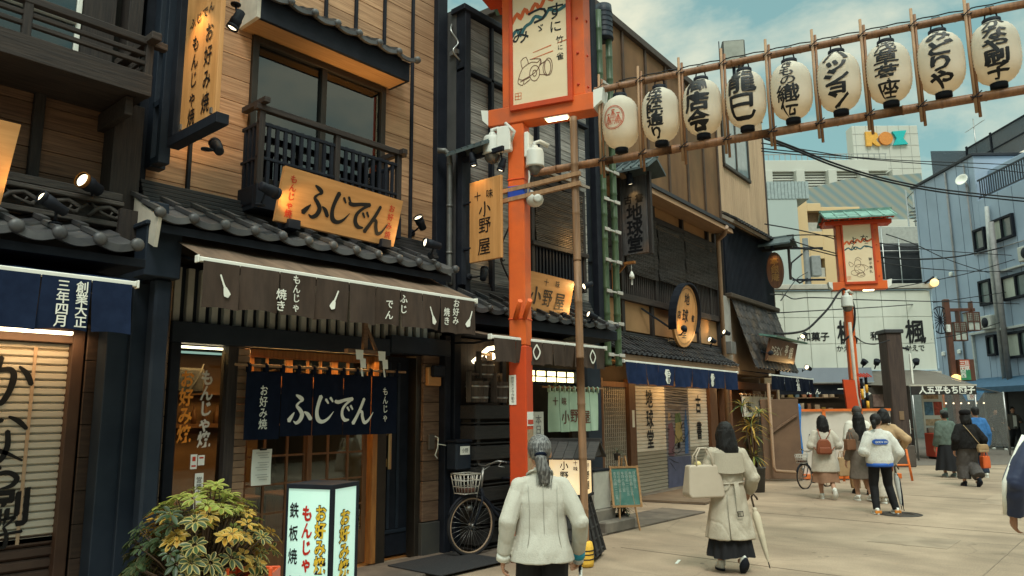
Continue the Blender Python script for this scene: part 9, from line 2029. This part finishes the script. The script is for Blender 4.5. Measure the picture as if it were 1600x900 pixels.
class Leaves(MB):
  def __init__(s): super().__init__(); s.side = []
  def leaf(s, base, d, up, L_, W_, mi=0, droop=.3):
    d = d.normalized(); r = d.cross(up).normalized() if d.cross(up).length > 1e-3 else d.orthogonal(); u = r.cross(d)
    v = []; sd = []
    prof = ((0, .12), (.22, .62), (.5, 1.0), (.78, .82), (1.0, .08))
    for tt, wd in prof:
      c = base + d * (L_ * tt) - Vector((0, 0, 1)) * (droop * L_ * tt * tt)
      for q in (-1, -.62, 0, .62, 1): v.append(c + r * (q * W_ * wd * .5) + u * (abs(q) * W_ * .12)); sd.append(max(abs(q) * (.9 if tt < .9 else 1), 0) if 0 < tt < 1 else .8)
    f = [(i * 5 + j, i * 5 + j + 1, i * 5 + j + 6, i * 5 + j + 5) for i in range(4) for j in range(4)]
    s.side += sd; s.add(v, f, mi, True)
  def finish(s, name, mats, parent):
    o = s.build(name, mats, parent, recalc=False); a = o.data.attributes.new('leafside', 'FLOAT', 'POINT'); a.data.foreach_set('value', s.side); return o
t = local_thing('variegated_shrub', 'bushy potted umbrella shrub with yellow and cream edged leaves by the show window', 'shrub', (2.80, 5.44, 0)); t.scale = (.94, .94, .95)
lf = Leaves(); stems = MB(); rr_ = random.Random(4)
for k in range(290):
  for _ in range(30):
    q = Vector((rr_.uniform(-.58, .58), rr_.uniform(-.48, .40), rr_.uniform(.2, 1.22)))
    e = (q.x / .55) ** 2 + (q.y / .48) ** 2 + ((q.z - .66) / .54) ** 2
    if .40 < e < 1.0 + .25 * noise.noise(q * 5): break
  nrm = Vector((q.x / .36, q.y / .23, (q.z - .55) / .30)).normalized(); ax = (nrm + Vector((0, 0, .55)) + Vector((rr_.uniform(-.3, .3), rr_.uniform(-.3, .3), 0))).normalized()
  place_ = q.z + .25 * q.x - .2 * q.y; mi = 2 if q.x < -.32 and q.z > .45 and rr_.random() < .8 else (1 if place_ > .62 and rr_.random() < .62 else (3 if place_ > .95 and rr_.random() < .6 else 0))  # leaf kind by place: dark green at left, yellow and lime higher up
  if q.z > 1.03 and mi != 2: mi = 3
  x_ = ax.orthogonal().normalized(); y_ = ax.cross(x_); nl = rr_.choice((7, 8, 8, 9)); L_ = rr_.uniform(.055, .105); ph = rr_.random() * 6
  for j in range(nl):
    a = ph + 2 * math.pi * j / nl; d = x_ * math.cos(a) + y_ * math.sin(a) + ax * rr_.uniform(.05, .4)
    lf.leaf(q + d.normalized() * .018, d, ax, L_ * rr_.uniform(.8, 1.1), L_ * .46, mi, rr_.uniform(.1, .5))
  b0 = Vector((q.x * .25, q.y * .25, .25 + .2 * q.z)); stems.tube([b0, b0.lerp(q, .6) + Vector((0, 0, .03)), q], [.008, .006, .004], 5)
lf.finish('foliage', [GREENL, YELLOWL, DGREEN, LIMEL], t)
for k in range(7): a = k * .9; stems.tube([(.05 * math.cos(a), .05 * math.sin(a), .15), (.12 * math.cos(a), .1 * math.sin(a), .5)], [.014, .009], 6)
stems.build('stems', mat('stem_brown', (.10, .065, .04), .8), t); m = MB(); m.lathe([(.17, 0), (.22, .26), (.235, .27), (.235, .30), (.20, .30), (.19, .27)], (0, 0, 0), 20); m.build('pot', mat('dark_pot', (.05, .035, .03), .7), t)
def spiky(label, loc, heads, L_, W_, mats, potr=.14, poth=.35, group=None, pot=True, nl=26):
  t = local_thing('potted_plant', label, 'plant', loc, 0, group); lf = Leaves(); st = MB()
  for h in heads:
    h = Vector(h); st.tube([(h.x * .2, h.y * .2, poth * .9), (h.x * .6, h.y * .6, (poth + h.z) / 2), h], [.02, .015, .012], 6)
    for j in range(nl):
      a = rr_.random() * 6.28; el_ = rr_.uniform(-.3, 1.2); d = Vector((math.cos(a) * math.cos(el_), math.sin(a) * math.cos(el_), math.sin(el_))); lf.leaf(h, d, Vector((0, 0, 1)), L_ * rr_.uniform(.7, 1.1), W_, rr_.randrange(len(mats)), .45)
  lf.finish('foliage', mats, t); st.build('stem', mat('stem_brown', (.10, .065, .04), .8), t)
  if pot: m = MB(); m.lathe([(potr * .8, 0), (potr, poth * .95), (potr * 1.06, poth * .96), (potr * 1.06, poth), (potr * .9, poth), (potr * .85, poth * .9)], (0, 0, 0), 18); m.build('pot', mat('grey_pot', (.09, .085, .08), .7), t)
  return t
spiky('tall spiky dracaena plant with yellow green leaves in grey pot by white curtain', (15.25, 6.62, 0), ((-.05, 0, .72), (.12, .1, 1.15), (-.2, -.05, 1.35), (.1, -.1, 1.6), (-.25, .1, 1.75)), .42, .035, [LIMEL, DGREEN, YELLOWL], .2, .5)
spiky('low tufted plant on the ground behind the chalkboard easel', (9.75, 6.35, 0), ((0, 0, .25), (.1, .1, .35), (-.12, 0, .3), (.05, -.1, .42)), .26, .018, [DGREEN, GREENL], .12, .15, pot=True, nl=40)
spiky('dark small sprig arrangement above the chalkboard', (9.45, 6.2, .95), ((0, 0, .12),), .16, .012, [DGREEN], .05, .1, nl=24)

# ------------------------------------------------------------------ houses across the street behind the camera: unseen, added for reflections and shade
OW = mat('opposite_wall', (.20, .16, .12), .8, (.15, .12, .09), .8)
for i, (x, w_, h_, lb) in enumerate(((-9, 8.6, 7.5, 'unseen brown two storey house added opposite the brush shop'), (.2, 7.8, 6.6, 'unseen lower brown house added opposite the restaurant'), (8.6, 9.0, 7.2, 'unseen brown house added opposite the bookshop'))):
  t = thing('unseen_opposite_house', lb, 'house', A, (x + w_ / 2, -9.5, 0)); one('wall', OW, t, (x, x + w_, -14, -9.5, 0, h_), c=.02); one('roof', TILED, t, (x - .3, x + w_ + .3, -14.2, -9.0, h_, h_ + .3), c=.05)
  for k in range(3):
    q = x + .8 + k * (w_ - 1.4) / 3; f = one('window', BRONZE, t, (q, q + 1.6, -9.52, -9.44, 3.6, 5.2), c=.01); one('pane', GLASSD, f, (q + .08, q + 1.52, -9.435, -9.43, 3.68, 5.12), c=0)
  one('shopfront', ROOM, t, (x + .4, x + w_ - .4, -9.5, -9.45, .1, 2.5), c=0); one('canopy', BROWNC, t, (x + .2, x + w_ - .2, -9.5, -8.6, 2.6, 2.75), c=.02)
